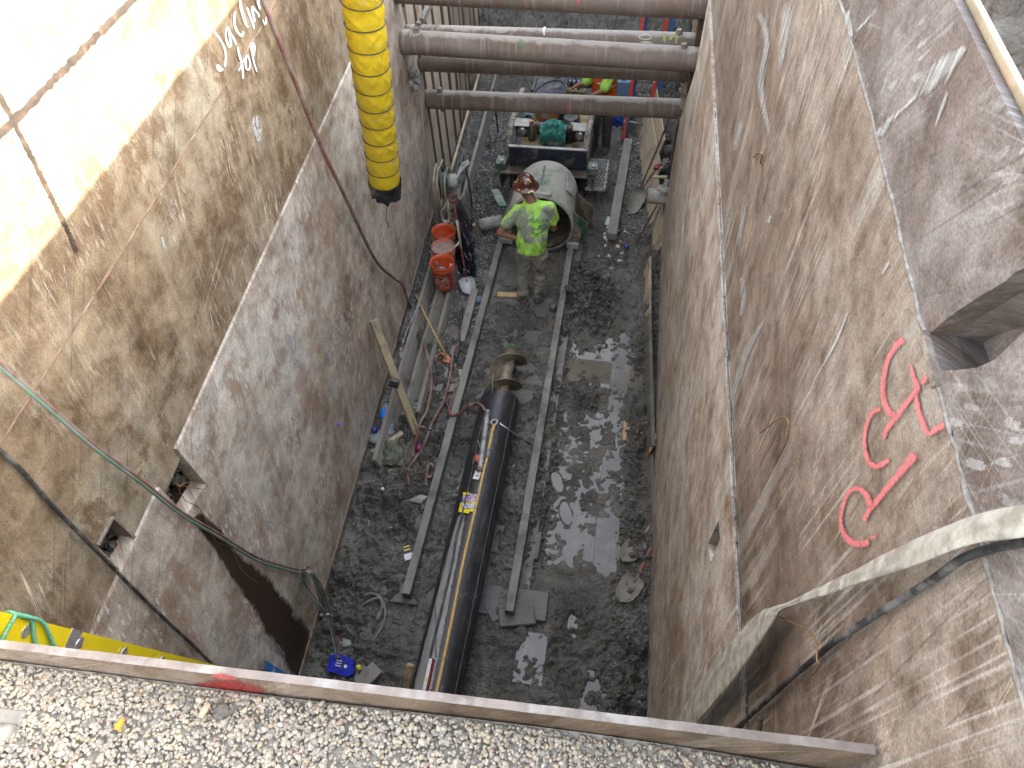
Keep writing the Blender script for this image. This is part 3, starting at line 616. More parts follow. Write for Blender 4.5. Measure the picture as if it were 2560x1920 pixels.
jt = [Y_((150, 560, 30), (240, 700, 45), (340, 830, 50), (420, 1000, 55), (455, 1180, 55), (430, 1390, 55)), Y_((265, 1340, 60), (300, 1400, 130), (330, 1440, 110), (395, 1430, 60)),
      Y_((500, 540, 55), (450, 640, 45), (450, 800, 50), (510, 960, 55), (550, 900, 50), (490, 560, 45), (540, 690, 50), (610, 800, 60), (670, 930, 45)),
      Y_((640, 230, 60), (620, 400, 55), (640, 560, 60), (700, 680, 60), (780, 740, 70), (815, 640, 40)),
      Y_((735, -120, 60), (740, 30, 65), (780, 250, 75), (850, 470, 75), (905, 580, 45)), Y_((880, 150, 50), (930, 300, 50), (1000, 480, 55), (1030, 600, 40)),
      Y_((985, 120, 45), (1010, 300, 55), (1050, 460, 50)), Y_((985, 120, 45), (1060, 220, 50), (1120, 300, 50), (1125, 370, 35)), Y_((1105, -120, 60), (1110, 60, 65), (1150, 200, 50)),
      Y_((1205, 400, 30), (1240, 500, 40), (1265, 480, 40), (1285, 330, 30)),
      Y_((675, 970, 35), (720, 1150, 55), (770, 1330, 60), (790, 1500, 55), (795, 1640, 45)), Y_((695, 1480, 45), (750, 1360, 40), (830, 1200, 45)),
      Y_((870, 1130, 35), (840, 1250, 45), (860, 1420, 50), (920, 1430, 50), (935, 1280, 45), (880, 1130, 40)),
      Y_((1010, 880, 35), (1030, 1000, 45), (1000, 1150, 45), (955, 1000, 45), (990, 880, 35), (975, 1100, 40), (1020, 1300, 35), (1080, 1500, 20))]
link('spray_lettering', stroke_mesh(jt, LNv, lambda p: lw(p, -0.017)), m_white_spray, shLU)['label'] = 'white sprayed words Jacking top'
patch = [[(*px('Q', 1640, 740, ), 22), (*px('Q', 1650, 830), 34), (*px('Q', 1668, 925), 14)]]
link('mortar_patch', stroke_mesh(patch, LNv, lambda p: lw(p, -0.017)), m_pale_patch, shLU)
pale = [[(*px('Q', 1040, 1500), 8), (*px('Q', 1060, 1640), 20)], [(*px('S', 400, 0), 4), (*px('S', 440, 300), 4), (*px('S', 443, 510), 4)], [(*px('S', 240, 330), 4), (*px('S', 440, 515), 4)], [(*px('S', 250, 120), 4), (*px('S', 400, 380), 3)]]
for st in pale: link('scrape_mark', stroke_mesh([st], LNv, lambda p: lw(p, -0.017)), m_scrape, shLU)
pl2 = [[(*px('S', 1850, 500), 14), (*px('S', 1880, 570), 34), (*px('S', 1890, 640), 12), (*px('S', 1920, 730), 30)], [(*px('S', 2070, 540), 12), (*px('S', 2110, 630), 28), (*px('S', 2135, 700), 14)], [(*px('S', 2110, 780), 14), (*px('S', 2150, 880), 36), (*px('S', 2170, 930), 12)],
       [(*px('U', 1720, 60), 12), (*px('U', 1750, 100), 30), (*px('U', 1780, 140), 12)], [(*px('U', 1660, 240), 14), (*px('U', 1720, 290), 40), (*px('U', 1750, 400), 14)], [(*px('U', 1530, 780), 16), (*px('U', 1570, 840), 36), (*px('U', 1580, 900), 20), (*px('U', 1520, 990), 10)], [(*px('U', 1690, 800), 10), (*px('U', 1760, 870), 26), (*px('U', 1840, 920), 8)]]
for st in pl2: link('mortar_patch', stroke_mesh([st], LNv, lw), m_pale_patch, shL)
st_ = [[(*px('U', 1250, 20), 40), (*px('U', 1400, 180), 55), (*px('U', 1500, 330), 60), (*px('U', 1640, 480), 95), (*px('U', 1760, 640), 110), (*px('U', 1880, 820), 120), (*px('U', 1960, 1000), 90), (*px('U', 1985, 1090), 50)]]
link('wet_stain', stroke_mesh(st_, LNv, lw), m_stain, shL)['label'] = 'dark wet rust stain running down from the socket'
def X_(*a): return [(*px('X', u, v), w/2.862) for u, v, w in a]
pk_ = [X_((575, 75, 75), (520, 130, 60), (460, 230, 50), (430, 360, 50), (430, 500, 55), (470, 600, 70), (520, 625, 50)), X_((620, 250, 25), (650, 360, 50), (670, 440, 70), (600, 530, 50), (520, 640, 55), (460, 720, 50), (425, 800, 40)),
       X_((665, 470, 40), (680, 580, 50), (720, 690, 60), (755, 755, 50), (820, 720, 60), (890, 680, 60)), X_((415, 575, 50), (350, 610, 45), (310, 700, 40), (295, 810, 40), (315, 930, 50), (370, 990, 60), (430, 970, 60), (475, 935, 40)),
       X_((665, 900, 100), (600, 980, 80), (500, 1100, 65), (400, 1220, 60), (330, 1310, 55), (290, 1385, 45)), X_((345, 1290, 70), (310, 1190, 60), (250, 1150, 55), (190, 1170, 50), (145, 1270, 40), (130, 1380, 40), (155, 1480, 60), (220, 1540, 70), (290, 1545, 70), (335, 1530, 50)), X_((340, 1505, 35), (385, 1490, 45)), X_((705, 400, 30), (730, 375, 50), (755, 340, 25))]
link('spray_marking', stroke_mesh(pk_, RNv, lambda p: rw(p, 0.018)), m_pink_spray, shRU)['label'] = 'pink sprayed looping letters'
pr = [[(*px('R', 1850, 290), 16), (*px('R', 1740, 400), 60), (*px('R', 1620, 500), 80), (*px('R', 1500, 640), 14), (*px('R', 1300, 820), 26)], [(*px('R', 1725, 580), 12), (*px('R', 1690, 680), 14), (*px('R', 1640, 830), 5)], [(*px('R', 1250, 80), 12), (*px('R', 1130, 210), 8)], [(*px('R', 1070, 60), 30), (*px('R', 1100, 200), 16), (*px('R', 1110, 240), 6)], [(*px('R', 1360, 780), 24), (*px('R', 1260, 880), 30)]]
for st in pr: link('scrape_mark', stroke_mesh([st], RNv, lambda p: rw(p, 0.005)), m_scrape, shRU)
pq = [[(*px('R', 500, 60), 26), (*px('R', 560, 260), 20), (*px('R', 520, 560), 26), (*px('R', 590, 900), 14)], [(*px('R', 700, 0), 50), (*px('R', 640, 480), 18)], [(*px('R', 400, 760), 26), (*px('R', 350, 980), 20)], [(*px('R', 420, 1300), 22), (*px('R', 370, 1600), 16)], [(*px('R', 590, 1380), 16), (*px('R', 560, 1440), 22)], [(*px('T', 400, 120), 22), (*px('T', 410, 280), 24), (*px('T', 390, 400), 10)], [(*px('T', 550, 400), 12), (*px('T', 430, 620), 26), (*px('T', 330, 930), 14)], [(*px('T', 1090, 340), 4), (*px('T', 1000, 560), 8), (*px('T', 830, 860), 4)], [(*px('T', 1350, 30), 18), (*px('T', 1290, 130), 12)]]
for st in pq: link('scrape_mark', stroke_mesh([st], RNv, lambda p: rw(p, 0.019)), m_scrape, shRU)
epn = (fl((1000, 1745), 4.6)-Vector((0, 0.4, 4.6)))
nE = Vector((dv.y, -dv.x, 0)).normalized()
def on_plate(p):
    n = np.array(nE); return hit(p, n, float(n@np.array(EA)))
link('red_paint', stroke_mesh([[(*px('d', 1650, 745), 20), (*px('d', 1900, 765), 70), (*px('d', 2080, 785), 74), (*px('d', 2300, 810), 30)], [(*px('d', 1800, 740), 40), (*px('d', 2120, 770), 60)]], nE, on_plate), m_red_spray, ep)['label'] = 'red sprayed patch'
def on_top(p): return fl(p, 4.601)
link('red_paint', stroke_mesh([[(*px('d', 1820, 655), 10), (*px('d', 1930, 660), 22), (*px('d', 2050, 680), 10)]], Vector((0, 0, 1)), on_top), m_red_spray, ep)

# ================================================================== strut pipes
def hexbolt(m, c, r, h):
    m.add([Vector(c)+Vector((math.cos(k*math.pi/3)*r, math.sin(k*math.pi/3)*r, z)) for z in (0, h*0.85) for k in range(6)]+[Vector(c)+Vector((math.cos(k*math.pi/3)*r*0.8, math.sin(k*math.pi/3)*r*0.8, h)) for k in range(6)],
          [tuple(range(5, -1, -1)), tuple(range(12, 18))]+[(i, (i+1) % 6, 6+(i+1) % 6, 6+i) for i in range(6)]+[(6+i, 6+(i+1) % 6, 12+(i+1) % 6, 12+i) for i in range(6)]); return m
m_bolt = plain('bolt_steel', (0.22, 0.19, 0.165), 0.6, 0.3, 0.3, 30, 0.3, (0.33, 0.29, 0.24), 0.5)
STR = {}
def strut(key, a, b, r, label, pins, collar=False):
    A = lw(a, -0.03); B = aty(b, A.y); d = (B-A); B2 = B+d.normalized()*0.06
    t = thing('strut_pipe', A, label, 'strut', 'steel strut pipes spanning the pit')
    rr = random.Random(len(label)); pts = [A+(B2-A)*(i/24) for i in range(25)]
    MB().tube(pts, [r*rr.uniform(0.993, 1.006) for _ in pts], 32).build('pipe_body', m_pipe, t)
    up_ = Vector((0, 0, 1))
    for f in pins:
        p = A+d*f; pb = hexbolt(MB(), p+up_*(r+0.004), 0.034, 0.035).build('locking_pin', m_bolt, t)
        MB().tube([p+up_*(r-0.01), p+up_*(r+0.006)], 0.045, 12).build('pin_washer', m_bolt, t)
        MB().tube([p-up_*(r-0.01), p-up_*(r+0.035)], 0.022, 8).build('pin_end', m_bolt, t)
    if collar:
        MB().tube([A, A+d*0.045], r*1.045, 32).build('pipe_collar', m_pipe, t)
    STR[key] = (A, B, r, t); return t
strut('1', (980, -25), (1776, 15), 0.127, 'topmost steel strut pipe, cut by the upper picture edge, with a green paint smudge', (0.03,))
strut('3', (998, 104), (1748, 150), 0.127, 'thick steel strut pipe with a white dusty top, second of the front pair', (0.065, 0.945), True)
strut('2', (1009, 86), (1736, 109), 0.108, 'thinner steel strut pipe with a chalk oval, directly behind the dusty one', (0.06, 0.945))
strut('4', (1040, 152), (1715, 178), 0.118, 'dark shaded steel strut pipe tucked under the dusty one', ())
strut('5', (1056, 247), (1703, 272), 0.117, 'lowest steel strut pipe hanging just above the boring machine', (0.075,))
def cyl_map(key, dr=0.0025):
    A, B, r, t = STR[key]; d = (B-A).normalized()
    def f(p):
        v = Vector(RC@_ray(p)); o = Vector(CAM)-A; vp = v-d*v.dot(d); op = o-d*o.dot(d); R_ = r+dr
        a_, b_, c_ = vp.dot(vp), 2*vp.dot(op), op.dot(op)-R_*R_; q = max(0.0, b_*b_-4*a_*c_); return Vector(CAM)+v*((-b_-math.sqrt(q))/(2*a_))
    return f
z0 = Vector((0, 0, 0))
link('green_paint', stroke_mesh([[(*px('O', 1690, -40), 24), (*px('O', 1670, 20), 26), (*px('O', 1650, 90), 20)]], z0, cyl_map('1', 0.004)), m_green_spray, STR['1'][3])
link('pink_paint', stroke_mesh([[(*px('P', 485, -20), 10), (*px('P', 475, 30), 16), (*px('P', 480, 75), 6)]], z0, cyl_map('1', 0.004)), m_pink_spray, STR['1'][3])
link('green_paint', stroke_mesh([[(*px('O', 1800, 540), 30), (*px('O', 1780, 620), 36), (*px('O', 1770, 680), 20)]], z0, cyl_map('3', 0.004)), m_green_spray, STR['3'][3])
m_chalk = spray_mat('chalk', (0.62, 0.58, 0.48), 0.2, 150)
link('chalk_oval', stroke_mesh([[(*px('P', 1310+90+math.cos(a)*85, 512+math.sin(a)*33), 3.4) for a in np.linspace(0.4, 6.6, 16)], [(*px('P', 1335, 585), 4), (*px('P', 1420, 583), 6), (*px('P', 1510, 597), 3)]], z0, cyl_map('2', 0.004)), m_chalk, STR['2'][3])
link('white_drip', stroke_mesh([[(*px('O', 2130, 380), 8), (*px('O', 2100, 400), 8), (*px('O', 2105, 490), 5)]], z0, cyl_map('2', 0.004)), m_white_spray, STR['2'][3])
m_lime_drip = spray_mat('lime_drips', (0.38, 0.40, 0.13), 0.5, 60)
for st in [[(*px('P', 1080, 405), 7), (*px('P', 1078, 460), 5)], [(*px('P', 1650, 460), 10), (*px('P', 1670, 590), 8)], [(*px('P', 1790, 450), 10), (*px('P', 1740, 560), 10)], [(*px('P', 1850, 450), 7), (*px('P', 1820, 620), 6)]]: link('yellow_paint', stroke_mesh([st], z0, cyl_map('2', 0.004)), m_lime_drip, STR['2'][3])
link('pink_paint', stroke_mesh([[(*px('P', 330, 1400), 3), (*px('P', 325, 1480), 8), (*px('P', 320, 1545), 14)]], z0, cyl_map('5', 0.004)), m_pink_spray, STR['5'][3])
# clods of clay stuck where struts meet the shields
m_clod = plain('dried_clay_clod', (0.27, 0.265, 0.25), 0.8, 0, 0.35, 25, 0.5)
def clods(name, c, n, rad, sz, seed, label):
    m = MB(); r = random.Random(seed)
    for i in range(n):
        d = Vector((r.gauss(0, 1)*rad[0], r.gauss(0, 1)*rad[1], r.gauss(0, 1)*rad[2])); s_ = sz*r.uniform(0.5, 1.3); m.blob(c+d, (s_, s_*r.uniform(0.7, 1.2), s_*r.uniform(0.7, 1.1)), seed+i, 0.35, 2.2, 1, True)
    return tag(m.build(name, m_clod), label, 'mud clump', kind='thing')
clods('clay_clump', lw(px('O', 330, 1065), 0.06), 26, (0.03, 0.05, 0.05), 0.045, 3, 'pale clay clump stuck to the left shield above the lowest strut')
q = aty(px('P', 1960, 1300), STR['5'][0].y-0.02); clods('clay_clump', q, 40, (0.035, 0.04, 0.055), 0.032, 9, 'glittering grey clay clump at the right end of the lowest strut')

# ================================================================== stones
def stones(name, pts, sizes, mat, seed, sub=1):
    rg = np.random.default_rng(seed); bases = []
    for b in range(14):
        bm = bmesh.new(); bmesh.ops.create_icosphere(bm, subdivisions=sub, radius=1.0); bm.verts.index_update(); V = np.array([v.co[:] for v in bm.verts]); F = np.array([[v.index for v in f.verts] for f in bm.faces]); bm.free()
        for _ in range(7):                                   # shave flats so the stone looks broken, not round
            n = rg.normal(size=3); n /= np.linalg.norm(n); k = rg.uniform(0.55, 0.85); dd = V@n; V = V-np.outer(np.maximum(dd-k, 0), n)
        V = V*rg.uniform([0.8, 0.65, 0.5], [1.25, 1.0, 0.8]); bases.append((V, F))
    AV = []; AF = []; AC = []; off = 0
    for p, s in zip(pts, sizes):
        V, F = bases[rg.integers(14)]; q = rg.normal(size=4); q /= np.linalg.norm(q); w, x, y, z = q
        Rm = np.array([[1-2*(y*y+z*z), 2*(x*y-z*w), 2*(x*z+y*w)], [2*(x*y+z*w), 1-2*(x*x+z*z), 2*(y*z-x*w)], [2*(x*z-y*w), 2*(y*z+x*w), 1-2*(x*x+y*y)]])
        AV.append(V@Rm.T*s+np.array(p)); AF.append(F+off); AC.append(np.full(len(V), rg.random())); off += len(V)
    V = np.concatenate(AV); F = np.concatenate(AF); A = np.concatenate(AC)
    me = bpy.data.meshes.new(name); me.vertices.add(len(V)); me.vertices.foreach_set('co', V.ravel()); me.loops.add(F.size); me.loops.foreach_set('vertex_index', F.ravel())
    me.polygons.add(len(F)); me.polygons.foreach_set('loop_start', np.arange(len(F))*3); me.update(calc_edges=True)
    at = me.attributes.new('stone', 'FLOAT', 'POINT'); at.data.foreach_set('value', A); return link(name, me, mat)
rg = np.random.default_rng(4); pts = []; sz = []
def plate_y(x): return EA.y+(x-EA.x)/(EB.x-EA.x)*(EB.y-EA.y)
def gravel_z(x, y): return 4.508+0.014*math.sin(x*5+y*7)*0.6-0.05*max(0, x-0.05)-0.12*max(0, x-0.35)
N_ = 0
while N_ < 14500:
    x = rg.uniform(-1.75, 0.62); yy = plate_y(x)-0.008-rg.random()**1.15*0.33; y = yy
    s = 0.0074*rg.lognormal(0, 0.24)
    if (x+1.37)**2/0.012+(y-0.235)**2/0.0016 < 1: continue
    if x > 0.28 and rg.random() < (x-0.28)*2.4: continue
    pts.append((x, y-s*0.4, gravel_z(x, y)-rg.random()*0.007)); sz.append(s); N_ += 1
gv = tag(stones('gravel', pts, sz, m_pebble, 8), 'pale rounded pea gravel in front of the end plate', 'gravel', kind='stuff')
pts = []; sz = []
for _ in range(3500):
    x = rg.uniform(-2.6, 0.6); y = rg.uniform(-1.2, 0.06); pts.append((x, y, 4.495)); sz.append(0.013*rg.lognormal(0, 0.3))
tag(stones('gravel', pts, sz, m_pebble, 18, 0), 'loose pea gravel around the photographer\'s feet', 'gravel', kind='stuff')
gsub = MB().grid([[(x, plate_y(x)-0.002-t*0.5, gravel_z(x, 0.3)-0.014) for x in np.linspace(-2.8, 0.66, 40)] for t in (0, 0.5, 1)], True).build('gravel_bed', plain('gravel_dust', (0.34, 0.315, 0.265), 0.9, 0, 0.4, 40, 0.4)); tag(gsub, 'dusty fines under the pea gravel', kind='structure')
# crushed stone inside the pit
pts = []; sz = []
def chip(x0, x1, y0, y1, n, s0):
    for _ in range(n):
        x = rg.uniform(x0, x1); y = rg.uniform(y0, y1); pts.append((x, y)); sz.append(s0*rg.lognormal(0, 0.3))
chip(-2.25, -1.68, 6.7, 11.3, 5200, 0.014); chip(-2.0, -1.66, 4.6, 6.7, 1100, 0.010); chip(-2.5, -2.0, 3.9, 7.2, 700, 0.011); chip(-0.15, 0.36, 7.9, 11.0, 2600, 0.014); chip(0.28, 0.6, 1.2, 2.9, 900, 0.008); chip(-1.55, -0.7, 4.9, 7.6, 260, 0.010)
P2 = np.array(pts); Z2 = floor_height(P2[:, 0], P2[:, 1])
stp = [(a, b, z+0.35*s) for (a, b), z, s in zip(pts, Z2, sz)]
tag(stones('crushed_gravel', stp, sz, m_chip, 28, 0), 'grey crushed stone spread beside the track and machine', 'gravel', kind='stuff')

# loose clay crumbs on the heap and along the rails
pts = []; sz = []
def crumb(cx_, cy_, sx, sy, n, s0, spread=0.45):
    for _ in range(n): pts.append((rg.normal(cx_, sx), rg.normal(cy_, sy))); sz.append(s0*rg.lognormal(0, spread))
crumb(-0.33, 6.62, 0.15, 0.30, 1500, 0.021); crumb(-0.22, 5.02, 0.09, 0.09, 150, 0.018)
for y_ in np.arange(2.6, 6.2, 0.25): crumb(-0.48, y_, 0.05, 0.12, 34, 0.016); crumb(0.36, y_, 0.06, 0.12, 30, 0.015)
for y_ in np.arange(1.4, 4.4, 0.3): crumb(-2.05, y_, 0.16, 0.15, 46, 0.015); crumb(0.40, y_, 0.08, 0.15, 24, 0.013)
for y_ in np.arange(7.0, 10.0, 0.3): crumb(0.12, y_, 0.16, 0.15, 22, 0.016)
P2 = np.array(pts); Z2 = floor_height(P2[:, 0], P2[:, 1])
stp = [(a, b, z+0.25*s) for (a, b), z, s in zip(pts, Z2, sz) if b > 0.9]; sz = [s for (a, b), s in zip(pts, sz) if b > 0.9]
tag(stones('clay_crumbs', stp, sz, m_mud, 38, 1), 'loose wet clay crumbs heaped right of the track', 'clay crumbs', kind='stuff')
# ================================================================== track rails, ties, casing pipe and auger
RLx = -1.575; RRx = -0.625
m_railgrp = None
for nm, x, lab, y0, y1 in (('L', RLx, 'long muddy track rail left of the black casing pipe', 2.42, 10.6), ('R', RRx, 'long muddy track rail right of the black casing pipe', 2.40, 10.6)):
    t = thing('track_rail', (x, y0, 0), lab, 'rail', 'pair of machine track rails')
    m = MB(); n_ = 40; rr = random.Random(int(x*100)); rows = []
    prof = [(-0.040, 0.155), (-0.037, 0.162), (0.037, 0.162), (0.040, 0.155), (0.040, 0.02), (-0.040, 0.02)]
    for i in range(n_+1):
        y = y0+(y1-y0)*i/n_; rows.append([Vector((x+u+rr.uniform(-0.0015, 0.0015), y, w+rr.uniform(-0.0015, 0.0015))) for u, w in prof+[prof[0]]])
    m.grid(rows, False); m.add([rows[0][k] for k in range(6)], [tuple(range(6))]); m.add([rows[-1][k] for k in range(6)], [tuple(reversed(range(6)))]); m.build('rail_beam', m_rail, t)
    fl_ = MB(); fl_.box((x+0.055, (y0+y1)/2, 0.02), (0.16, y1-y0-0.1, 0.018)); fl_.build('rail_foot', m_rail, t)
m_tie = wood('muddy_tie', (0.118, 0.112, 0.098), 0.3, (2, 12, 12), (0.075, 0.072, 0.064), 0.6, 0.55)
def tie(y, w, z, x0, x1, rot, mat, label, seed):
    r = random.Random(seed); cx_ = (x0+x1)/2; hl = (x1-x0)/2; ca, sa = math.cos(rot), math.sin(rot); m = MB()
    m.beam((cx_-hl*ca, y-hl*sa, z-0.05), (cx_+hl*ca, y+hl*sa, z-0.05), w, 0.10, bev=0.008)
    return tag(m.build('track_tie', mat), label, 'tie', 'timber ties under the track')
ties = [(2.52, 0.28, 0.05, -2.0, -0.30, 0.02), (3.15, 0.30, 0.028, -1.9, -0.45, -0.02), (3.72, 0.34, 0.03, -1.62, -0.55, 0.03), (4.32, 0.30, 0.026, -1.95, -0.52, -0.04), (4.86, 0.30, 0.034, -1.9, -0.58, 0.03), (5.28, 0.34, 0.03, -2.0, -0.6, -0.02), (5.78, 0.36, 0.034, -1.7, -0.6, -0.05), (6.34, 0.34, 0.032, -1.95, -0.6, 0.06), (6.83, 0.26, 0.034, -2.0, -0.6, 0.0), (7.35, 0.34, 0.03, -1.95, -0.6, 0.02), (8.0, 0.34, 0.03, -1.95, -0.5, 0.0)]
ordn = ['first', 'second', 'third', 'fourth', 'fifth', 'sixth', 'seventh', 'eighth', 'ninth', 'tenth', 'eleventh']
for i, (y, w, z, x0, x1, r_) in enumerate(ties):
    tie(y, w, z, x0, x1, r_, m_tie, '%s muddy timber tie under the rails counted from the near end' % ordn[i], i)
tag(MB().beam((-1.46, 6.50, 0.05), (-1.18, 6.52, 0.05), 0.085, 0.03, bev=0.004).build('wood_offcut', m_newwood), 'yellow pine offcut lying by the standing worker\'s boots', 'wood offcut')
tag(MB().beam((-0.98, 3.95, 0.04), (-0.70, 3.97, 0.04), 0.06, 0.03, bev=0.004).build('wood_offcut', m_newwood), 'yellow pine offcut wedged between casing pipe and right rail', 'wood offcut')
for (y, x0, x1, r_) in ((5.55, -1.15, -0.75, -0.55), (5.75, -1.55, -1.3, -0.4)):
    pass
tag(MB().beam((-0.72, 2.36, 0.04), (-0.40, 2.44, 0.03), 0.17, 0.06, bev=0.01).build('timber_chock', m_tie), 'mud-caked timber chock at the near end of the right rail', 'timber')
tag(MB().beam((-0.90, 2.62, 0.03), (-0.70, 2.36, 0.03), 0.16, 0.05, bev=0.01).build('timber_chock', m_tie), 'mud-caked timber chock between casing pipe and right rail', 'timber')

def casing_mat():
    M = Mat('black_coated_pipe'); n = M.noise(4, 7, 0.65); c = M.ramp(n, [(0.3, (0.012, 0.012, 0.014)), (0.6, (0.022, 0.022, 0.026)), (0.8, (0.04, 0.036, 0.034))])
    c = M.mix(M.math('MULTIPLY', M.step(M.noise(9, 7, 0.75, M.vec(scale=(1, 0.5, 1))), 0.60, 0.68), 0.8), c, (0.21, 0.20, 0.175))
    c = M.mix(M.math('MULTIPLY', M.step(M.noise(2.6, 6, 0.7, M.vec(loc=(3, 0, 0))), 0.60, 0.70), 0.5), c, (0.10, 0.075, 0.055))
    sc = M.noise(1, 3, 0.5, M.vec(scale=(70, 4, 70))); c = M.mix(M.math('MULTIPLY', M.step(sc, 0.63, 0.68), 0.4), c, (0.20, 0.20, 0.19))
    # worn bare strip along the upper left of the pipe
    a = M.attr('strip'); w = M.math('ADD', a.outputs['Fac'], M.math('MULTIPLY', M.math('SUBTRACT', M.noise(22, 6, 0.75), 0.5), 0.7))
    c = M.mix(M.math('MULTIPLY', M.step(w, 0.5, 0.62), 0.9), c, M.ramp(M.noise(30, 5, 0.7, M.vec(scale=(1, 0.2, 1))), [(0.3, (0.20, 0.195, 0.18)), (0.7, (0.38, 0.375, 0.355))]))
    M.set('Base Color', c); M.set('Roughness', M.ramp(n, [(0.3, 0.30), (0.7, 0.55)])); M.bump(M.noise(60, 4), 0.15, 0.003); return M.m
CP = Vector((-1.085, 0, 0.272)); CR = 0.208; CY0, CY1 = 0.75, 4.62
cz = thing('casing_pipe', (CP.x, CY0, 0.06), 'long black coated steel casing pipe lying between the track rails', 'pipe')
n_a, n_y = 64, 60; V = []; A = []
for i in range(n_y+1):
    y = CY0+(CY1-CY0)*i/n_y
    for k in range(n_a):
        a = 2*math.pi*k/n_a; V.append((CP.x+CR*math.sin(a), y, CP.z+CR*math.cos(a)))
        d_ = ((a-math.radians(333)+math.pi) % (2*math.pi))-math.pi        # a=0 is the crown, negative is the left side
        wdt = 0.62*(1-0.40*smoothstep(1.5, 3.1, y)); s_ = max(0, 1-abs(d_)/wdt)
        A.append(float(min(1, s_*1.8)*(1-smoothstep(2.85, 3.25, y)*0.66)))
F = [(i*n_a+k, i*n_a+(k+1) % n_a, (i+1)*n_a+(k+1) % n_a, (i+1)*n_a+k) for i in range(n_y) for k in range(n_a)]
me = bpy.data.meshes.new('casing'); me.from_pydata(V, [], F); me.polygons.foreach_set('use_smooth', [True]*len(F)); at = me.attributes.new('strip', 'FLOAT', 'POINT'); at.data.foreach_set('value', A); me.update()
m_casing = casing_mat(); link('pipe_shell', me, m_casing, cz)
Mrot = Matrix.Translation((CP.x, 0, CP.z))@Matrix.Rotation(-math.pi/2, 4, 'X')
MB().lathe([(CR, CY1), (CR-0.004, CY1+0.004), (CR-0.012, CY1+0.002), (CR-0.012, CY0+0.2)], 48, Mrot).build('pipe_rim', m_casing, cz)
MB().tube([(CP.x+CR*math.sin(0.95)*1.003, y, CP.z+CR*math.cos(0.95)*1.003) for y in np.linspace(CY0, CY1, 20)], 0.0025, 5).build('seam_line', plain('seam_grey', (0.14, 0.14, 0.13), 0.6), cz)
tab = MB().prism([(CP.x-0.075, CY1-0.05, CP.z+CR*0.93), (CP.x-0.085, CY1+0.10, CP.z+CR*0.97), (CP.x-0.085, CY1+0.10, CP.z+CR+0.15), (CP.x-0.075, CY1-0.02, CP.z+CR+0.03)], (0.012, 0.004, 0)).build('guide_fin', plain('bare_tab_steel', (0.22, 0.20, 0.16), 0.55, 0.3), cz)
# ---- auger
def auger_mat():
    M = Mat('muddy_auger_steel'); n = M.noise(6, 7, 0.7); c = M.ramp(n, [(0.32, (0.09, 0.072, 0.048)), (0.5, (0.19, 0.16, 0.115)), (0.68, (0.32, 0.285, 0.22))])
    c = M.mix(M.step(M.noise(4, 5, 0.6, M.vec(loc=(9, 1, 4))), 0.60, 0.66), c, (0.06, 0.13, 0.075)); c = M.mix(M.step(M.noise(5, 5, 0.6, M.vec(loc=(2, 8, 4))), 0.60, 0.70), c, (0.42, 0.27, 0.13))
    M.set('Base Color', c); M.set('Roughness', 0.5); M.set('Metallic', 0.15); M.bump(M.noise(40, 5), 0.2, 0.003); return M.m
m_auger = auger_mat()
au = thing('auger', (CP.x, 4.6, CP.z), 'mud-smeared auger with spiral flighting sticking out of the casing pipe', 'auger')
MB().tube([(CP.x, y, CP.z) for y in np.linspace(3.6, 5.40, 12)], 0.066, 24).build('auger_shaft', m_auger, au)
pitch = 0.37; V0 = []; ns = 170; r0, r1 = 0.062, 0.196
rows1 = []; rows2 = []
for i in range(ns+1):
    y = 3.9+(5.36-3.9)*i/ns; a = 2*math.pi*y/pitch+0.6; e = Vector((math.sin(a), 0, math.cos(a)))
    rows1.append([Vector((CP.x, y, CP.z))+e*r for r in (r0, (r0+r1)/2, r1)]); rows2.append([Vector((CP.x, y+0.012, CP.z))+e*r for r in (r0, (r0+r1)/2, r1)])
m = MB().grid(rows1).grid(rows2[::-1]); m.grid([[rows1[i][2], rows2[i][2]] for i in range(ns+1)]); m.grid([[rows1[-1][k], rows2[-1][k]] for k in range(3)]); m.build('spiral_flight', m_auger, au)
MB().lathe([(0.0, 5.405), (0.048, 5.405), (0.048, 5.44), (0.0, 5.44)], 6, Mrot, False).build('hex_coupling', m_auger, au)

# ---- things lying on the casing pipe
def crown(p, r=CR, dz=0.0):
    "photo pixel to the pipe skin"
    v = Vector(RC@_ray(p)); o = Vector(CAM)-CP; R_ = r+dz; a_ = v.x**2+v.z**2; b_ = 2*(v.x*o.x+v.z*o.z); c_ = o.x**2+o.z**2-R_*R_
    q = max(0.0, b_*b_-4*a_*c_); return Vector(CAM)+v*((-b_-math.sqrt(q))/(2*a_))
m_bamboo = plain('yellow_fibre_rod', (0.50, 0.33, 0.11), 0.45, 0, 0.15, 20, 0.1, (0.24, 0.18, 0.10), 0.3, 14)
m_galv = plain('galvanised_pipe', (0.33, 0.335, 0.33), 0.5, 0.3, 0.3, 14, 0.2, (0.13, 0.12, 0.11), 0.55, 14)
m_steel = plain('worn_steel', (0.42, 0.41, 0.39), 0.35, 0.8, 0.25, 20, 0.1, (0.15, 0.13, 0.11), 0.35)
m_black = plain('black_rubber', (0.022, 0.022, 0.023), 0.55, 0, 0.4, 20, 0.2, (0.11, 0.105, 0.095), 0.5, 12)
m_rubber_grey = plain('muddy_grey_hose', (0.13, 0.13, 0.12), 0.6, 0, 0.3, 18, 0.2, (0.20, 0.19, 0.165), 0.5, 10)
rod = thing('push_rod', crown(px('E', 560, 950), dz=0.02), 'long yellow fibreglass rod lying along the crown of the black pipe', 'rod')
rp = [crown(px('E', u, v), dz=0.020) for u, v in ((760, 60), (735, 200), (700, 330), (640, 610), (560, 950), (480, 1300), (415, 1640))]+[crown(px('a', u, v), dz=0.020) for u, v in ((700, 780), (650, 1020), (610, 1200), (575, 1330))]
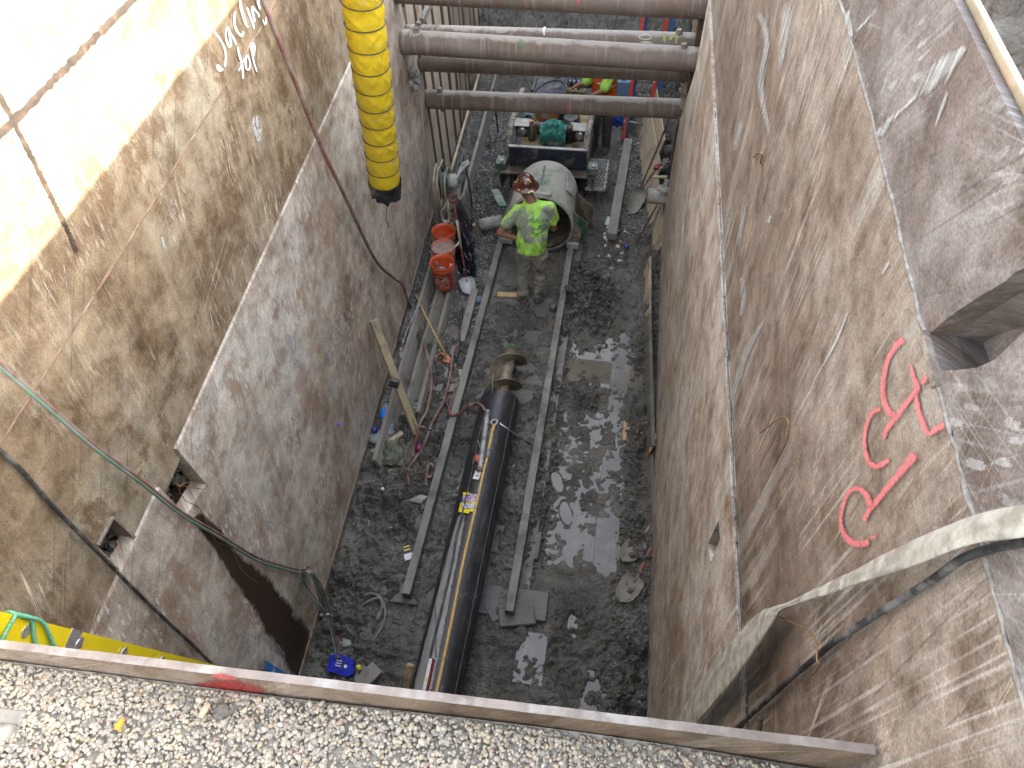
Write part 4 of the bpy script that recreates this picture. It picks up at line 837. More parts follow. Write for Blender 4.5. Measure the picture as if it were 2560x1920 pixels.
MB().tube(spline(rp, 4), 0.0155, 10).build('rod_shaft', m_bamboo, rod)
MB().tube([crown(px('E', 758, 105), dz=0.021), crown(px('E', 738, 185), dz=0.021)], 0.024, 12).build('coupling_sleeve', m_galv, rod)
hw = [crown(px('D', 745, 1330), dz=0.022), crown(px('D', 690, 1600), dz=0.022)]
MB().tube(spline([crown(px('D', 750, 1340), dz=0.025), crown(px('D', 725, 1430), dz=0.022), crown(px('D', 690, 1600), dz=0.020), crown(px('E', 760, 60), dz=0.020)], 5), [0.022, 0.021, 0.02, 0.019, 0.019, 0.019, 0.018, 0.018, 0.018, 0.018, 0.017, 0.017, 0.017, 0.016, 0.016, 0.016], 10).build('rod_grip', m_bamboo, rod)
gp = thing('grey_pipe', crown(px('D', 620, 1500), dz=0.03), 'short galvanised tube lying left of the yellow rod on the black pipe', 'tube')
ga, gb = crown(px('D', 662, 1150), dz=0.032), crown(px('E', 662, 318), dz=0.032); gd = (gb-ga).normalized()
MB().tube([ga, (ga+gb)/2, gb], 0.029, 16, caps=False).build('tube_wall', m_galv, gp); MB().tube([gb-gd*0.02, gb+gd*0.012], [0.030, 0.030], 16, caps=False).build('rusty_end', m_rust, gp); MB().tube([gb-gd*0.004, gb], 0.027, 16).build('dark_bore', m_black, gp)
MB().blob(crown(px('E', 638, 195), dz=0.03), (0.028, 0.05, 0.03), 4, 0.3, sub=2).build('red_valve', plain('red_valve_paint', (0.45, 0.09, 0.06), 0.5, 0, 0.3, 20, 0.2, (0.25, 0.22, 0.2), 0.4), gp)
MB().tube([crown(px('E', 640, 0), dz=0.05), crown(px('E', 662, 80), dz=0.03)], 0.005, 6).build('valve_wire', m_steel, gp)
wr = thing('spanner', crown(px('D', 900, 1390), dz=0.03), 'long chrome spanner reaching from the black pipe to the right rail', 'spanner')
w0, w1 = crown(px('D', 790, 1300), dz=0.028), fl(px('D', 1240, 1600), 0.17); wd = (w1-w0).normalized()
MB().tube([w0+wd*0.03, w0+(w1-w0)*0.5, w1], [0.013, 0.009, 0.008], 8).build('spanner_shaft', m_steel, wr)
ce = crown(px('D', 750, 1305), dz=0.03); MB().tube([ce+Vector((math.cos(a)*0.032, math.sin(a)*0.032, 0.006*math.cos(a))) for a in np.linspace(0, 2*math.pi, 17)[:-1]], 0.011, 8, closed=True).build('ring_end', m_steel, wr)
pkt = thing('paper_packet', crown(px('E', 635, 370), dz=0.01), 'small white paper packet below the end of the galvanised tube', 'packet')
cpk = crown(px('E', 635, 368), dz=0.012); rzx = Matrix.Rotation(-0.12, 3, 'Z')@Matrix.Rotation(-0.12, 3, 'Y')
MB().bbox(cpk, (0.062, 0.098, 0.020), rzx, 0.003).build('packet_box', plain('white_card', (0.62, 0.62, 0.60), 0.6, 0, 0.1), pkt)
MB().box(cpk+rzx@Vector((0.004, -0.01, 0.0112)), (0.030, 0.018, 0.001), rzx).build('printed_label', plain('grey_print', (0.22, 0.25, 0.26), 0.6, 0, 0.1), pkt)
# black cable on the pipe
cab = [crown(px('D', 620, 1170), dz=0.010), crown(px('D', 570, 1400), dz=0.01), crown(px('D', 520, 1560), dz=0.01), crown(px('E', 560, 420), dz=0.01), crown(px('E', 480, 780), dz=0.01), crown(px('E', 420, 1000), dz=0.012), crown(px('E', 380, 1250), dz=0.012), crown(px('E', 300, 1600), dz=0.012), crown(px('a', 640, 680), dz=0.012), crown(px('a', 590, 880), dz=0.012), crown(px('a', 560, 1050), dz=0.012), crown(px('a', 530, 1190), dz=0.012)]
tag(MB().tube(spline(cab, 5), 0.0105, 8).build('black_cable', m_black), 'black cable running along the worn strip on the casing pipe', 'cable')
tag(MB().tube(spline([crown(px('F', 1525, 550), dz=0.008), crown(px('F', 1535, 700), dz=0.008), crown(px('F', 1530, 880), dz=0.008), crown(px('F', 1535, 1090), dz=0.008)], 5), 0.006, 6).build('thin_cable', m_rubber_grey), 'thin grey cable end lying on the pipe above the red level', 'cable')
# spirit level, white and red
lv = thing('spirit_level', crown(px('F', 1450, 1300), dz=0.02), 'white and red spirit level lying on the near end of the casing pipe', 'level')
la, lb = crown(px('F', 1494, 1118), dz=0.03), crown(px('F', 1400, 1560), dz=0.03)
upv = (crown(px('F', 1450, 1320))-Vector((CP.x, crown(px('F', 1450, 1320)).y, CP.z))).normalized()
side = (lb-la).normalized().cross(upv)
MB().beam(la, lb, 0.030, 0.055, upv, 0.003).build('level_body', plain('level_red', (0.42, 0.03, 0.035), 0.4, 0, 0.1, 20, 0.05, (0.2, 0.18, 0.15), 0.2), lv)
MB().beam(la+upv*0.0285, lb+upv*0.0285, 0.028, 0.003, upv).build('white_face', plain('level_white', (0.62, 0.63, 0.63), 0.4, 0, 0.1, 20, 0.05, (0.3, 0.28, 0.25), 0.2), lv)
MB().beam(la-(lb-la).normalized()*0.006, la, 0.034, 0.058, upv, 0.002).build('end_cap', m_black, lv)
MB().beam(la+(lb-la)*0.45+upv*0.0302, la+(lb-la)*0.55+upv*0.0302, 0.020, 0.003, upv).build('bubble_vial', plain('vial_yellow', (0.55, 0.6, 0.12), 0.2), lv)
sk = thing('wooden_stake', fl(px('F', 1200, 1500), 0.2), 'short yellow wooden stake leaning beside the near end of the casing pipe', 'stake')
s0, s1 = fl(px('F', 1265, 1175), 0.42), fl(px('F', 1190, 1560), 0.12)
MB().beam(s0, s1, 0.055, 0.024, (0.3, -0.5, 0.8), 0.003).build('stake_shaft', m_newwood, sk); MB().blob(s0, (0.03, 0.02, 0.015), 2, 0.5).build('splintered_head', m_newwood, sk)
# snack bag
bgp = thing('snack_bag', crown(px('e', 820, 950), dz=0.01), 'torn yellow and purple snack bag lying on the casing pipe', 'snack bag')
def bag_pt(u, v, lift=0.0):
    n = mnoise.noise(Vector((u*0.006, v*0.006, 2.0)))*0.006; return crown(px('e', u, v), dz=0.010+n+lift)
def bag_sheet(quad, nu, nv, lift): # quad corners: tl, tr, br, bl
    tl, tr, br, bl_ = quad; P = []
    for j in range(nv+1):
        row = []
        for i in range(nu+1):
            a, b = i/nu, j/nv; u = (tl[0]*(1-a)+tr[0]*a)*(1-b)+(bl_[0]*(1-a)+br[0]*a)*b; v = (tl[1]*(1-a)+tr[1]*a)*(1-b)+(bl_[1]*(1-a)+br[1]*a)*b; row.append(bag_pt(u, v, lift))
        P.append(row)
    return MB().grid(P)
m_yel_foil = plain('yellow_foil', (0.72, 0.60, 0.02), 0.3, 0, 0.15, 30, 0.1); m_pur_foil = Mat('purple_foil')
m_pur_foil.set('Base Color', m_pur_foil.ramp(m_pur_foil.voro(45, out='Color'), [(0.1, (0.10, 0.03, 0.20)), (0.4, (0.24, 0.14, 0.38)), (0.6, (0.50, 0.46, 0.62)), (0.75, (0.45, 0.24, 0.12)), (0.9, (0.6, 0.55, 0.2))])).set('Roughness', 0.3); m_pur_foil = m_pur_foil.m
bag_sheet(((640, 540), (1190, 590), (1180, 870), (560, 930)), 14, 10, 0.004).build('printed_picture', m_pur_foil, bgp)
bag_sheet(((620, 500), (900, 520), (850, 600), (640, 640)), 6, 4, 0.007).build('yellow_corner', m_yel_foil, bgp)
bag_sheet(((510, 945), (1195, 880), (1140, 1300), (430, 1330)), 14, 10, 0.002).build('yellow_panel', m_yel_foil, bgp)
bag_sheet(((440, 1200), (920, 1210), (870, 1390), (430, 1320)), 10, 5, 0.006).build('folded_flap', m_yel_foil, bgp)
def text_mesh(body, size, bold=0.0, align='CENTER', spacing=1.0):
    cu = bpy.data.curves.new('txt', 'FONT'); cu.body = body; cu.size = size; cu.align_x = align; cu.align_y = 'CENTER'; cu.offset = bold; cu.space_character = spacing; cu.resolution_u = 2
    return evaluated(bpy.data.objects.new('txt', cu))
def text_on(name, body, size, mapper, mat, parent, bold=0.0, spacing=1.0):
    "flat letters carried onto a surface by mapper(x, y)"
    me = text_mesh(body, size, bold, spacing=spacing)
    for v in me.vertices: v.co = mapper(v.co.x, v.co.y)
    return link(name, me, mat, parent)
m_ink_blue = plain('print_blue', (0.05, 0.07, 0.22), 0.4, 0, 0.1); m_ink_white = plain('print_white', (0.78, 0.78, 0.80), 0.5, 0, 0.1); m_ink_dark = plain('print_dark', (0.02, 0.05, 0.035), 0.7, 0, 0.2)
def bmap(l): return lambda x, y: bag_pt(820-x*1000*1.02+y*120, 1080-y*1000+x*20, l)
text_on('bag_lettering', 'BIGS', 0.26, bmap(0.0075), m_ink_blue, bgp, 0.022, 0.95); text_on('bag_lettering', 'BIGS', 0.26, bmap(0.0095), m_ink_white, bgp, 0.004, 0.95)
# ================================================================== yellow vent duct
def duct():
    cpts = [along((893, -120), 4.85), along((905, 0), 5.15), along((926, 160), 5.55), along((944, 300), 6.0), along((962, 455), 6.55)]
    sp = spline(cpts, 30); L = [0.0]
    for a, b in zip(sp, sp[1:]): L.append(L[-1]+(b-a).length)
    tot = L[-1]; R0, R1 = 0.153, 0.142; seg = tot/12.0; na = 72; ns = 150
    t = thing('vent_duct', cpts[-1], 'yellow wire-ringed ventilation duct hanging down the left side', 'duct')
    def at(d):
        for i in range(len(L)-1):
            if L[i+1] >= d: return sp[i].lerp(sp[i+1], (d-L[i])/(L[i+1]-L[i]+1e-9))
        return sp[-1]
    rows = []; 
    for i in range(ns+1):
        d = tot*i/ns; c = at(d); tg = (at(min(tot, d+0.02))-at(max(0, d-0.02))).normalized(); u = Vector((1, 0, 0)); u = (u-tg*u.dot(tg)).normalized(); w = tg.cross(u); R = R0+(R1-R0)*d/tot
        fr_ = (d/seg) % 1.0; bul = math.sin(fr_*math.pi)**0.7; row = []
        for k in range(na+1):
            a = 2*math.pi*(k % na)/na; e = u*math.cos(a)+w*math.sin(a)
            wr = mnoise.noise(Vector((math.cos(a)*3.2+d*7, math.sin(a)*3.2, d*11)))*0.008+abs(mnoise.noise(Vector((math.cos(a+d*6)*5.5, math.sin(a+d*6)*5.5, d*5+3))))*0.012
            row.append(c+e*(R-0.004+bul*0.006+(wr-0.004)*(0.35+0.65*bul)))
        rows.append(row)
    MB().grid(rows).build('duct_sleeve', plain('yellow_vinyl', (0.62, 0.44, 0.018), 0.38, 0, 0.10, 5, 0.25, (0.46, 0.38, 0.20), 0.24, 7), t)
    m_wire = plain('duct_wire', (0.05, 0.045, 0.035), 0.5, 0.3)
    for k in range(1, 12):
        d = seg*k; c = at(d); tg = (at(min(tot, d+0.02))-at(d-0.02)).normalized(); u = Vector((1, 0, 0)); u = (u-tg*u.dot(tg)).normalized(); w = tg.cross(u); R = R0+(R1-R0)*d/tot
        MB().tube([c+(u*math.cos(a)+w*math.sin(a))*(R+0.003) for a in np.linspace(0, 2*math.pi, 49)[:-1]], 0.0042, 6, closed=True).build('wire_ring', m_wire, t)
    # black taped cuff, crumpled
    rows = []; e0 = at(tot); tg = (at(tot)-at(tot-0.05)).normalized(); u = Vector((1, 0, 0)); u = (u-tg*u.dot(tg)).normalized(); w = tg.cross(u)
    for i in range(15):
        f = i/14; row = []
        for k in range(49):
            a = 2*math.pi*(k % 48)/48; e = u*math.cos(a)+w*math.sin(a); nz = mnoise.noise(Vector((math.cos(a)*2.6, math.sin(a)*2.6, f*3)))
            row.append(e0+tg*(f*0.16-0.03+0.035*f*nz*2)+e*(R1+0.008-0.012*f+0.022*nz*(0.3+f)))
        rows.append(row)
    MB().grid(rows).build('taped_cuff', plain('black_tape', (0.016, 0.017, 0.02), 0.35, 0, 0.3, 14, 0.3, (0.16, 0.16, 0.155), 0.35), t)
    MB().tube(spline([e0+tg*0.1+Vector((0.02, -0.1, 0)), e0+tg*0.24+Vector((0.02, -0.08, 0)), along((965, 540), 6.8), along((972, 570), 6.9)], 5), 0.004, 5).build('loose_tape', m_black, t)
duct()

# ================================================================== hoses and cables on the walls
m_redhose = plain('red_air_hose', (0.17, 0.065, 0.052), 0.6, 0, 0.3, 12, 0.2, (0.20, 0.165, 0.14), 0.62, 8)
m_greenhose = plain('green_gas_hose', (0.13, 0.23, 0.17), 0.5, 0, 0.2, 12, 0.15, (0.24, 0.235, 0.21), 0.45, 6)
m_copper = plain('rusty_wire', (0.25, 0.14, 0.06), 0.5, 0.4, 0.3, 30, 0.1)
def hose(name, pts, r, mat, label, cat='hose', n=9, parent=None):
    o = MB().tube(spline(pts, 7), r, n).build(name, mat, parent)
    return tag(o, label, cat) if label else o
rh = [lw(px('Q', u, v), 0.02+0.02*k) for k, (u, v) in enumerate(((1650, -140), (1700, 30), (1860, 430), (2060, 930), (2212, 1250)))]+[lw(px('A', u, v), 0.05) for u, v in ((225, 20), (345, 140), (405, 190), (440, 300), (500, 420))]
rh += [fl(px('A', 560, 640), 0.42), fl(px('A', 590, 800), 0.36), fl(px('A', 560, 990), 0.30), fl(px('C', 890, 490), 0.27), fl(px('C', 840, 690), 0.20), fl(px('C', 795, 850), 0.10), fl(px('C', 825, 1000), 0.07), fl(px('C', 900, 1105), 0.065), fl(px('C', 1000, 1210), 0.06), fl(px('C', 1060, 1130), 0.07), fl(px('C', 1040, 1050), 0.08), fl(px('C', 990, 1060), 0.07), fl(px('C', 965, 1200), 0.05), fl(px('C', 960, 1330), 0.02)]
hose('air_hose', rh, 0.0165, m_redhose, 'long red air hose hanging down the left shield to the boards')
h2 = [fl(px('B', 1470, 760), 0.16), fl(px('B', 1390, 950), 0.14), fl(px('B', 1350, 1250), 0.13), fl(px('B', 1260, 1580), 0.12), fl(px('C', 1150, 300), 0.11), fl(px('C', 1045, 490), 0.12), fl(px('C', 975, 680), 0.11), fl(px('C', 900, 850), 0.12), fl(px('C', 800, 1000), 0.12), fl(px('C', 735, 1090), 0.07), fl(px('C', 722, 1200), 0.06), fl(px('C', 760, 1340), 0.06), fl(px('C', 830, 1430), 0.05), fl(px('C', 930, 1450), 0.03)]
hose('air_hose', h2, 0.0165, m_redhose, 'muddy red hose crossing over the first one on the mud near the left rail')
h3 = [fl(px('D', 255, 700), 0.08), fl(px('D', 220, 850), 0.10), fl(px('D', 175, 1000), 0.16), fl(px('D', 130, 1130), 0.19), fl(px('D', 150, 1200), 0.20), fl(px('D', 230, 1200), 0.22), fl(px('D', 330, 1130), 0.30), fl(px('D', 430, 1065), 0.40), crown(px('D', 500, 1048), dz=0.03), crown(px('D', 580, 1080), dz=0.03), crown(px('D', 625, 1150), dz=0.016)]
hose('air_hose', h3, 0.0165, m_redhose, 'red hose looping over the left rail onto the black casing pipe')
tw = [('S', 0, 700), ('S', 300, 955), ('S', 620, 1230), ('S', 900, 1440), ('S', 1160, 1645), ('U', 1400, 140), ('U', 1640, 290), ('U', 1800, 345), ('U', 1930, 375)]
tw = [('s', -60, 870)]+tw
def twp(dv_, off0): return [lw((px(*q)[0], px(*q)[1]+dv_), off0+(0.09 if i < 5 else 0.03)) for i, q in enumerate(tw)]
tt = thing('twin_gas_hose', lw(px('U', 1930, 375), 0.03), 'paired green and red gas hose sagging across the left shields, coiled at its end', 'hose')
e1 = [fl(px('U', 1985, 385), 1.15), fl(px('U', 2060, 500), 0.8), fl(px('U', 2100, 650), 0.45), fl(px('U', 2140, 820), 0.22), fl(px('U', 2165, 950), 0.10)]
hose('hose_line', [(p+Vector((0, 0, 0))) for p in twp(6, 0.0)]+e1, 0.0088, m_greenhose, None, parent=tt)
hose('hose_line', twp(-2, 0.004)+[p+Vector((0.015, 0.01, 0)) for p in e1], 0.0080, m_redhose, None, parent=tt)
bl0 = lw(px('U', 1950, 385), 0.04)
for k, (du, dv2) in enumerate(((0, 0), (14, -8), (26, 6))):
    hose('hose_loop', [lw(px('U', 1935+du, 455+dv2), 0.03), lw(px('U', 1945+du, 385+dv2), 0.06), lw(px('U', 1975+du, 362+dv2), 0.06), fl(px('U', 2020+du, 440+dv2), 0.95), fl(px('U', 2055+du, 560+dv2), 0.6), fl(px('U', 2075+du, 650+dv2), 0.40), fl(px('U', 2040+du, 600+dv2), 0.55), lw(px('U', 1960+du, 490+dv2), 0.05), lw(px('U', 1930+du, 440+dv2), 0.04)], 0.008, m_greenhose if k != 1 else m_redhose, None, parent=tt)
for (u, v) in ((320, 655), (385, 650)):
    a = fl(px('F', u, v), 0.45); MB().tube([a, a+Vector((0.035, 0.01, 0.0))], 0.012, 6).build('brass_fitting', m_steel, tt)
bc = [lw(px('S', u, v), 0.0) for u, v in ((-60, 1190), (0, 1250), (150, 1390), (330, 1600))]+[lw(px('U', u, v), 0.02) for u, v in ((600, 230), (850, 485), (1040, 670), (1180, 800), (1260, 875), (1390, 1010), (1500, 1160))]
hose('black_cable', bc, 0.0095, m_black, 'scuffed black cable slung low across the left shields near the ladder', 'cable')
tag(MB().tube(spline([lw(px('S', 1140, 1480), 0.02), lw(px('S', 1240, 1450), 0.05), lw(px('S', 1330, 1465), 0.05), lw(px('S', 1310, 1500), 0.05), lw(px('S', 1160, 1480), 0.03), lw(px('S', 1190, 1570), 0.02), lw(px('S', 1290, 1630), 0.01), lw(px('U', 1380, 180), 0.012), lw(px('U', 1480, 230), 0.015), lw(px('U', 1560, 380), 0.01), lw(px('U', 1660, 455), 0.008)], 5), 0.0022, 5).build('tie_wire', m_copper), 'thin copper-coloured wire looped out of the socket on the left shield', 'wire')
tag(MB().tube(spline([rw(px('T', 520, 1135), 0.012), rw(px('T', 640, 1045), -0.02), rw(px('T', 695, 1060), -0.03), rw(px('T', 690, 1180), -0.01), rw(px('T', 630, 1295), 0.012)], 6), 0.0026, 5).build('tie_wire', m_copper), 'bent rusty wire hook on the right shield beside the pink strokes', 'wire')
tag(MB().tube(spline([rw(px('V', 560, 640), 0.0), rw(px('V', 720, 710), -0.02), rw(px('V', 830, 770), -0.02), rw(px('V', 880, 860), -0.02), rw(px('V', 880, 950), -0.03), rw(px('V', 900, 985), -0.02), rw(px('V', 850, 1050), 0.0)], 6), 0.0026, 5).build('tie_wire', m_copper), 'rusty wire hanging from the white flat hose over the black cable', 'wire')
tag(MB().tube(spline([rw(px('R', 470, 1010), 0.015), rw(px('R', 500, 985), 0.0), rw(px('R', 528, 990), 0.0), rw(px('R', 515, 1050), 0.015)], 5), 0.004, 5).build('wire_hook', m_copper), 'small rusty wire hook high on the right shield', 'wire')
rc = [rw(px('V', u, v), o_) for u, v, o_ in ((2500, 90, -0.02), (2212, 190, -0.02), (2000, 235, 0.0), (1800, 310, -0.01), (1600, 450, 0.002), (1280, 650, 0.004), (1000, 830, 0.004), (880, 930, 0.002), (700, 1080, 0.002), (550, 1220, 0.0), (430, 1330, 0.0), (320, 1430, -0.02), (230, 1530, -0.03))]
hose('black_cable', rc, 0.0078, m_black, 'thick black cable sagging across the right shield under the white flat hose', 'cable')
# flat discharge hose
fhp = [((2600, -120), (2600, 100)), ((2212, -45), (2212, 172)), ((1900, 25), (1900, 208)), ((1500, 188), (1500, 352)), ((1200, 340), (1200, 447)), ((1000, 438), (1000, 517)), ((800, 533), (800, 582)), ((690, 585), (690, 615)), ((600, 612), (640, 645)), ((510, 650), (620, 690)), ((400, 765), (505, 870)), ((250, 940), (375, 1060)), ((100, 1140), (215, 1250)), ((0, 1320), (85, 1395)), ((-60, 1440), (30, 1510))]
offs = (-0.04, -0.04, -0.035, -0.03, -0.025, -0.02, -0.02, -0.02, -0.025, -0.03, -0.04, -0.05, -0.06, -0.07, -0.08)
def fedge(i): return [rw(px('V', *q[i]), o_-(0.012 if i else 0)) for q, o_ in zip(fhp, offs)]
ea, eb = spline(fedge(0), 6), spline(fedge(1), 6); rows = []
for i, (a, b) in enumerate(zip(ea, eb)):
    row = []; n_ = 12
    for k in range(n_+1):
        f = k/n_; bulge = math.sin(f*math.pi)*0.005; wv = mnoise.noise(Vector((i*0.25, f*4, 1)))*0.004
        row.append(a.lerp(b, f)+RNv*(bulge+wv+0.004))
    for k in range(n_-1, 0, -1):
        f = k/n_; row.append(a.lerp(b, f)-RNv*0.004)
    row.append(row[0]); rows.append(row)
tag(MB().grid(rows).build('flat_hose', plain('canvas_hose', (0.32, 0.30, 0.25), 0.9, 0, 0.2, 14, 0.7, (0.19, 0.17, 0.135), 0.6, 16)), 'off-white flat canvas discharge hose draped down the right shield', 'hose')

# ================================================================== yellow ladder at lower left, with rope
def ladder():
    rk = [along(px('d', u, v), 2.22+0.225*k) for k, (u, v) in enumerate(((185, 292), (660, 400), (1040, 480), (1362, 548), (1635, 610), (1860, 660)))]
    ax = (rk[4]-rk[0]).normalized(); A = rk[0]-ax*0.55; B = rk[0]+ax*2.3
    view = (rk[1]-Vector(CAM)).normalized(); nrm = -(view-ax*view.dot(ax)).normalized(); across = ax.cross(nrm)
    if across.z < 0: across = -across
    nrm2 = (nrm*0.85+Vector((0, 0.1, 0.4))).normalized(); nrm = (nrm2-ax*nrm2.dot(ax)-across*nrm2.dot(across)).normalized()
    t = thing('extension_ladder', B, 'yellow fibreglass extension ladder standing in the near left corner behind the end plate', 'ladder')
    m_y = plain('yellow_fibreglass', (0.56, 0.43, 0.008), 0.35, 0, 0.06, 6, 0.05, (0.45, 0.36, 0.08), 0.15)
    m_al = plain('aluminium', (0.60, 0.60, 0.60), 0.32, 0.85, 0.12, 30, 0.05)
    W = 0.088
    def rail(o, sgn):
        m = MB(); m.beam(A+o, B+o, W, 0.004, nrm)
        M_ = [(across*(W/2)+o), (across*(-W/2)+o)]
        for q in M_: m.beam(A+q-nrm*0.016*sgn, B+q-nrm*0.016*sgn, 0.005, 0.034, nrm)
        return m.build('side_rail', m_y, t)
    rail(Vector((0, 0, 0)), 1); rail(-nrm*0.40, -1)
    tot = (B-rk[0]).length
    step = (rk[1]-rk[0]).length
    for k in range(-1, int(tot/step)+1):
        c = rk[0]+ax*step*k; rg_ = MB().tube([c-nrm*0.39, c-nrm*0.004], 0.016, 12).build('rung', m_al, t)
        prof = [(math.sin(a)*0.016*(1.0 if math.cos(a) < 0 else 1-0.45*math.cos(a)), -math.cos(a)*0.022 if math.cos(a) > 0 else -math.cos(a)*0.017) for a in np.linspace(0, 2*math.pi, 19)[:-1]]
        m = MB(); m.prism([c+ax*(u_*1.0)+across*(-v_*1.15)+nrm*0.006+across*0.008 for u_, v_ in prof], nrm*0.008); fix_normals(m.build('rung_end', m_al, t))
    g = rk[0]+ax*step*0.86; mb = MB(); mb.beam(g-across*0.05, g+across*0.050, 0.052, 0.006, nrm); mb.v = [tuple(Vector(v)+nrm*0.009) for v in mb.v]; mb.build('guide_bracket', m_al, t)
    MB().beam(g-across*0.045-ax*0.045+nrm*0.012, g-across*0.045+ax*0.075+nrm*0.012, 0.016, 0.012, nrm).build('rubber_stop', plain('red_rubber', (0.55, 0.06, 0.03), 0.5), t)
    MB().beam(A+nrm*0.008, g+nrm*0.008, W*1.06, 0.004, nrm).build('fly_rail', m_y, t)
    # rope
    m_rope = plain('green_rope', (0.10, 0.34, 0.20), 0.8, 0, 0.3, 90, 0.5, (0.26, 0.20, 0.16), 0.35, 60)
    rt_ = thing('rope', rk[0], 'green braided rope looped round the top of the yellow ladder', 'rope')
    def on(u, v, lift=0.02):
        p = px('d', u, v); n = np.array(nrm); return hit(p, n, float(n@np.array(rk[0]))+lift)
    MB().tube(spline([on(-60, 500), on(0, 390), on(60, 260), on(130, 140), on(100, 108, 0.0), on(60, 105, -0.03)], 6), 0.0062, 8).build('rope_turn', m_rope, rt_)
    MB().tube(spline([on(130, 130, 0.012), on(220, 150), on(280, 190), on(292, 300), on(318, 450), on(330, 520)], 6), 0.0062, 8).build('rope_turn', m_rope, rt_)
    MB().tube(spline([on(130, 122, 0.012), on(260, 150, 0.026), on(350, 180, 0.026), on(400, 240, 0.024), on(450, 360, 0.022), on(500, 465, 0.02), on(540, 560, 0.02)], 6), 0.0065, 8).build('rope_turn', m_rope, rt_)
ladder()
# blue level stuck on the shield foot
bl_ = thing('spirit_level', lw(px('U', 1760, 1030), 0.04), 'blue box level resting against the foot of the left shield', 'level')
a, b = lw(px('U', 1700, 985), 0.035), lw(px('U', 1860, 1085), 0.035)
MB().beam(a, b+(b-a)*0.25, 0.062, 0.026, LNv, 0.003).build('level_body', plain('blue_paint', (0.02, 0.16, 0.50), 0.35, 0, 0.1, 20, 0.05, (0.15, 0.14, 0.13), 0.2), bl_)
MB().beam(a-(b-a).normalized()*0.012, a, 0.064, 0.028, LNv, 0.002).build('end_cap', m_black, bl_)
MB().tube([a+(b-a)*0.62+LNv*0.0135, a+(b-a)*0.62+LNv*0.016], 0.022, 14).build('vial_window', m_black, bl_)
text_on('level_lettering', '24', 0.05, lambda x, y: a.lerp(b, 0.28)+(b-a).normalized()*x+LNv.cross((b-a).normalized())*y+LNv*0.0142, m_ink_white, bl_)

# ================================================================== left side boards and clutter
def board(name, p0, p1, w, h, mat, label, cat='board', upv=(0, 0, 1), group=None):
    return tag(MB().beam(p0, p1, w, h, upv, 0.004).build(name, mat), label, cat, group)
board('long_board', Vector((-2.20, 3.72, 0.13)), Vector((-2.36, 7.4, 0.13)), 0.045, 0.26, m_timber, 'grey plank on edge nearest the left shield, its bare end showing', upv=(-0.35, 0, 1), group='long planks by the left shield')
board('long_board', Vector((-2.07, 4.35, 0.11)), Vector((-2.19, 7.6, 0.11)), 0.048, 0.22, m_timber, 'middle grey plank on edge below the orange buckets', upv=(-0.45, 0, 1), group='long planks by the left shield')
board('long_board', Vector((-1.965, 4.45, 0.08)), Vector((-2.06, 6.9, 0.08)), 0.05, 0.16, m_timber, 'low grey plank on edge nearest the gravel strip', upv=(-0.2, 0, 1), group='long planks by the left shield')
# leaning 2x4
lp = thing('leaning_post', fl(px('C', 830, 640), 0.2), 'yellowed timber post leaning from the planks up against the left shield', 'post')
pa, pb = fl(px('C', 838, 640), 0.12), lw(px('B', 290, 450), 0.05)
MB().beam(pa, pb, 0.085, 0.045, (0.6, -0.3, 0.6), 0.004).build('post_timber', wood('weathered_yellow_wood', (0.30, 0.25, 0.15), 0.25, amt=0.35), lp)
MB().beam(pa+Vector((0.045, -0.02, 0.01)), pb+Vector((0.04, -0.02, -0.25)), 0.035, 0.03, (0.6, -0.3, 0.6), 0.003).build('nailed_batten', wood('weathered_batten', (0.27, 0.21, 0.11), 0.25, amt=0.35), lp)
pe = pb+(pb-pa).normalized()*0.002; MB().beam(pe, pe+(pb-pa).normalized()*0.003, 0.084, 0.044, (0.6, -0.3, 0.6)).build('sawn_end', plain('sawn_end', (0.45, 0.40, 0.30), 0.8), lp)
br = thing('phone_box', fl(px('B', 520, 1160), 0.6), 'small black switch box fixed halfway up the leaning post', 'switch box')
bc_ = pa.lerp(pb, 0.47)+Vector((0.0, -0.06, 0.05)); MB().bbox(bc_, (0.10, 0.05, 0.11), Matrix.Rotation(0.3, 3, 'Y'), 0.004).build('box_shell', m_black, br); MB().tube([bc_+Vector((-0.06, -0.03, 0.06)), bc_+Vector((0.06, -0.03, 0.065))], 0.003, 5).build('box_wire', m_steel, br)
b2 = thing('switch_plate', fl(px('C', 950, 590), 0.2), 'flat black plate hung on the hose at the foot of the leaning post', 'plate')
c2 = fl(px('C', 945, 590), 0.27); MB().bbox(c2, (0.13, 0.012, 0.085), Matrix.Rotation(0.5, 3, 'X')@Matrix.Rotation(0.1, 3, 'Y'), 0.003).build('plate_body', m_black, b2); MB().tube([c2+Vector((-0.09, 0.0, 0.055)), c2+Vector((0.03, 0, 0.045))], 0.004, 6).build('plate_wire', m_steel, b2)
# bamboo-coloured pole
hose('thin_pole', [lw(px('B', 865, 60), 0.02), fl(px('B', 1060, 470), 0.42), fl(px('B', 1300, 925), 0.14)], 0.012, m_bamboo, 'thin yellow pole slanting from the left shield to the orange grab hook', 'pole')
hose('white_pipe_run', [fl(px('B', 930, 220), 0.3), fl(px('B', 790, 520), 0.18), fl(px('B', 690, 790), 0.12)], 0.012, m_galv, 'thin grey rod lying between the first plank and the left shield', 'rod')
tp = fl(px('B', 720, 925), 0.10); tb = thing('pill_box', tp, 'small clear plastic box lying beside the first plank', 'box'); MB().bbox(tp, (0.10, 0.085, 0.03), Matrix.Rotation(0.5, 3, 'Z'), 0.004).build('box_shell', plain('clear_plastic', (0.42, 0.44, 0.46), 0.2, 0, 0.1), tb); MB().tube([tp+Vector((0, 0, 0.015)), tp+Vector((0, 0, 0.018))], 0.028, 14).build('round_label', plain('grey_label', (0.2, 0.21, 0.22), 0.5), tb)
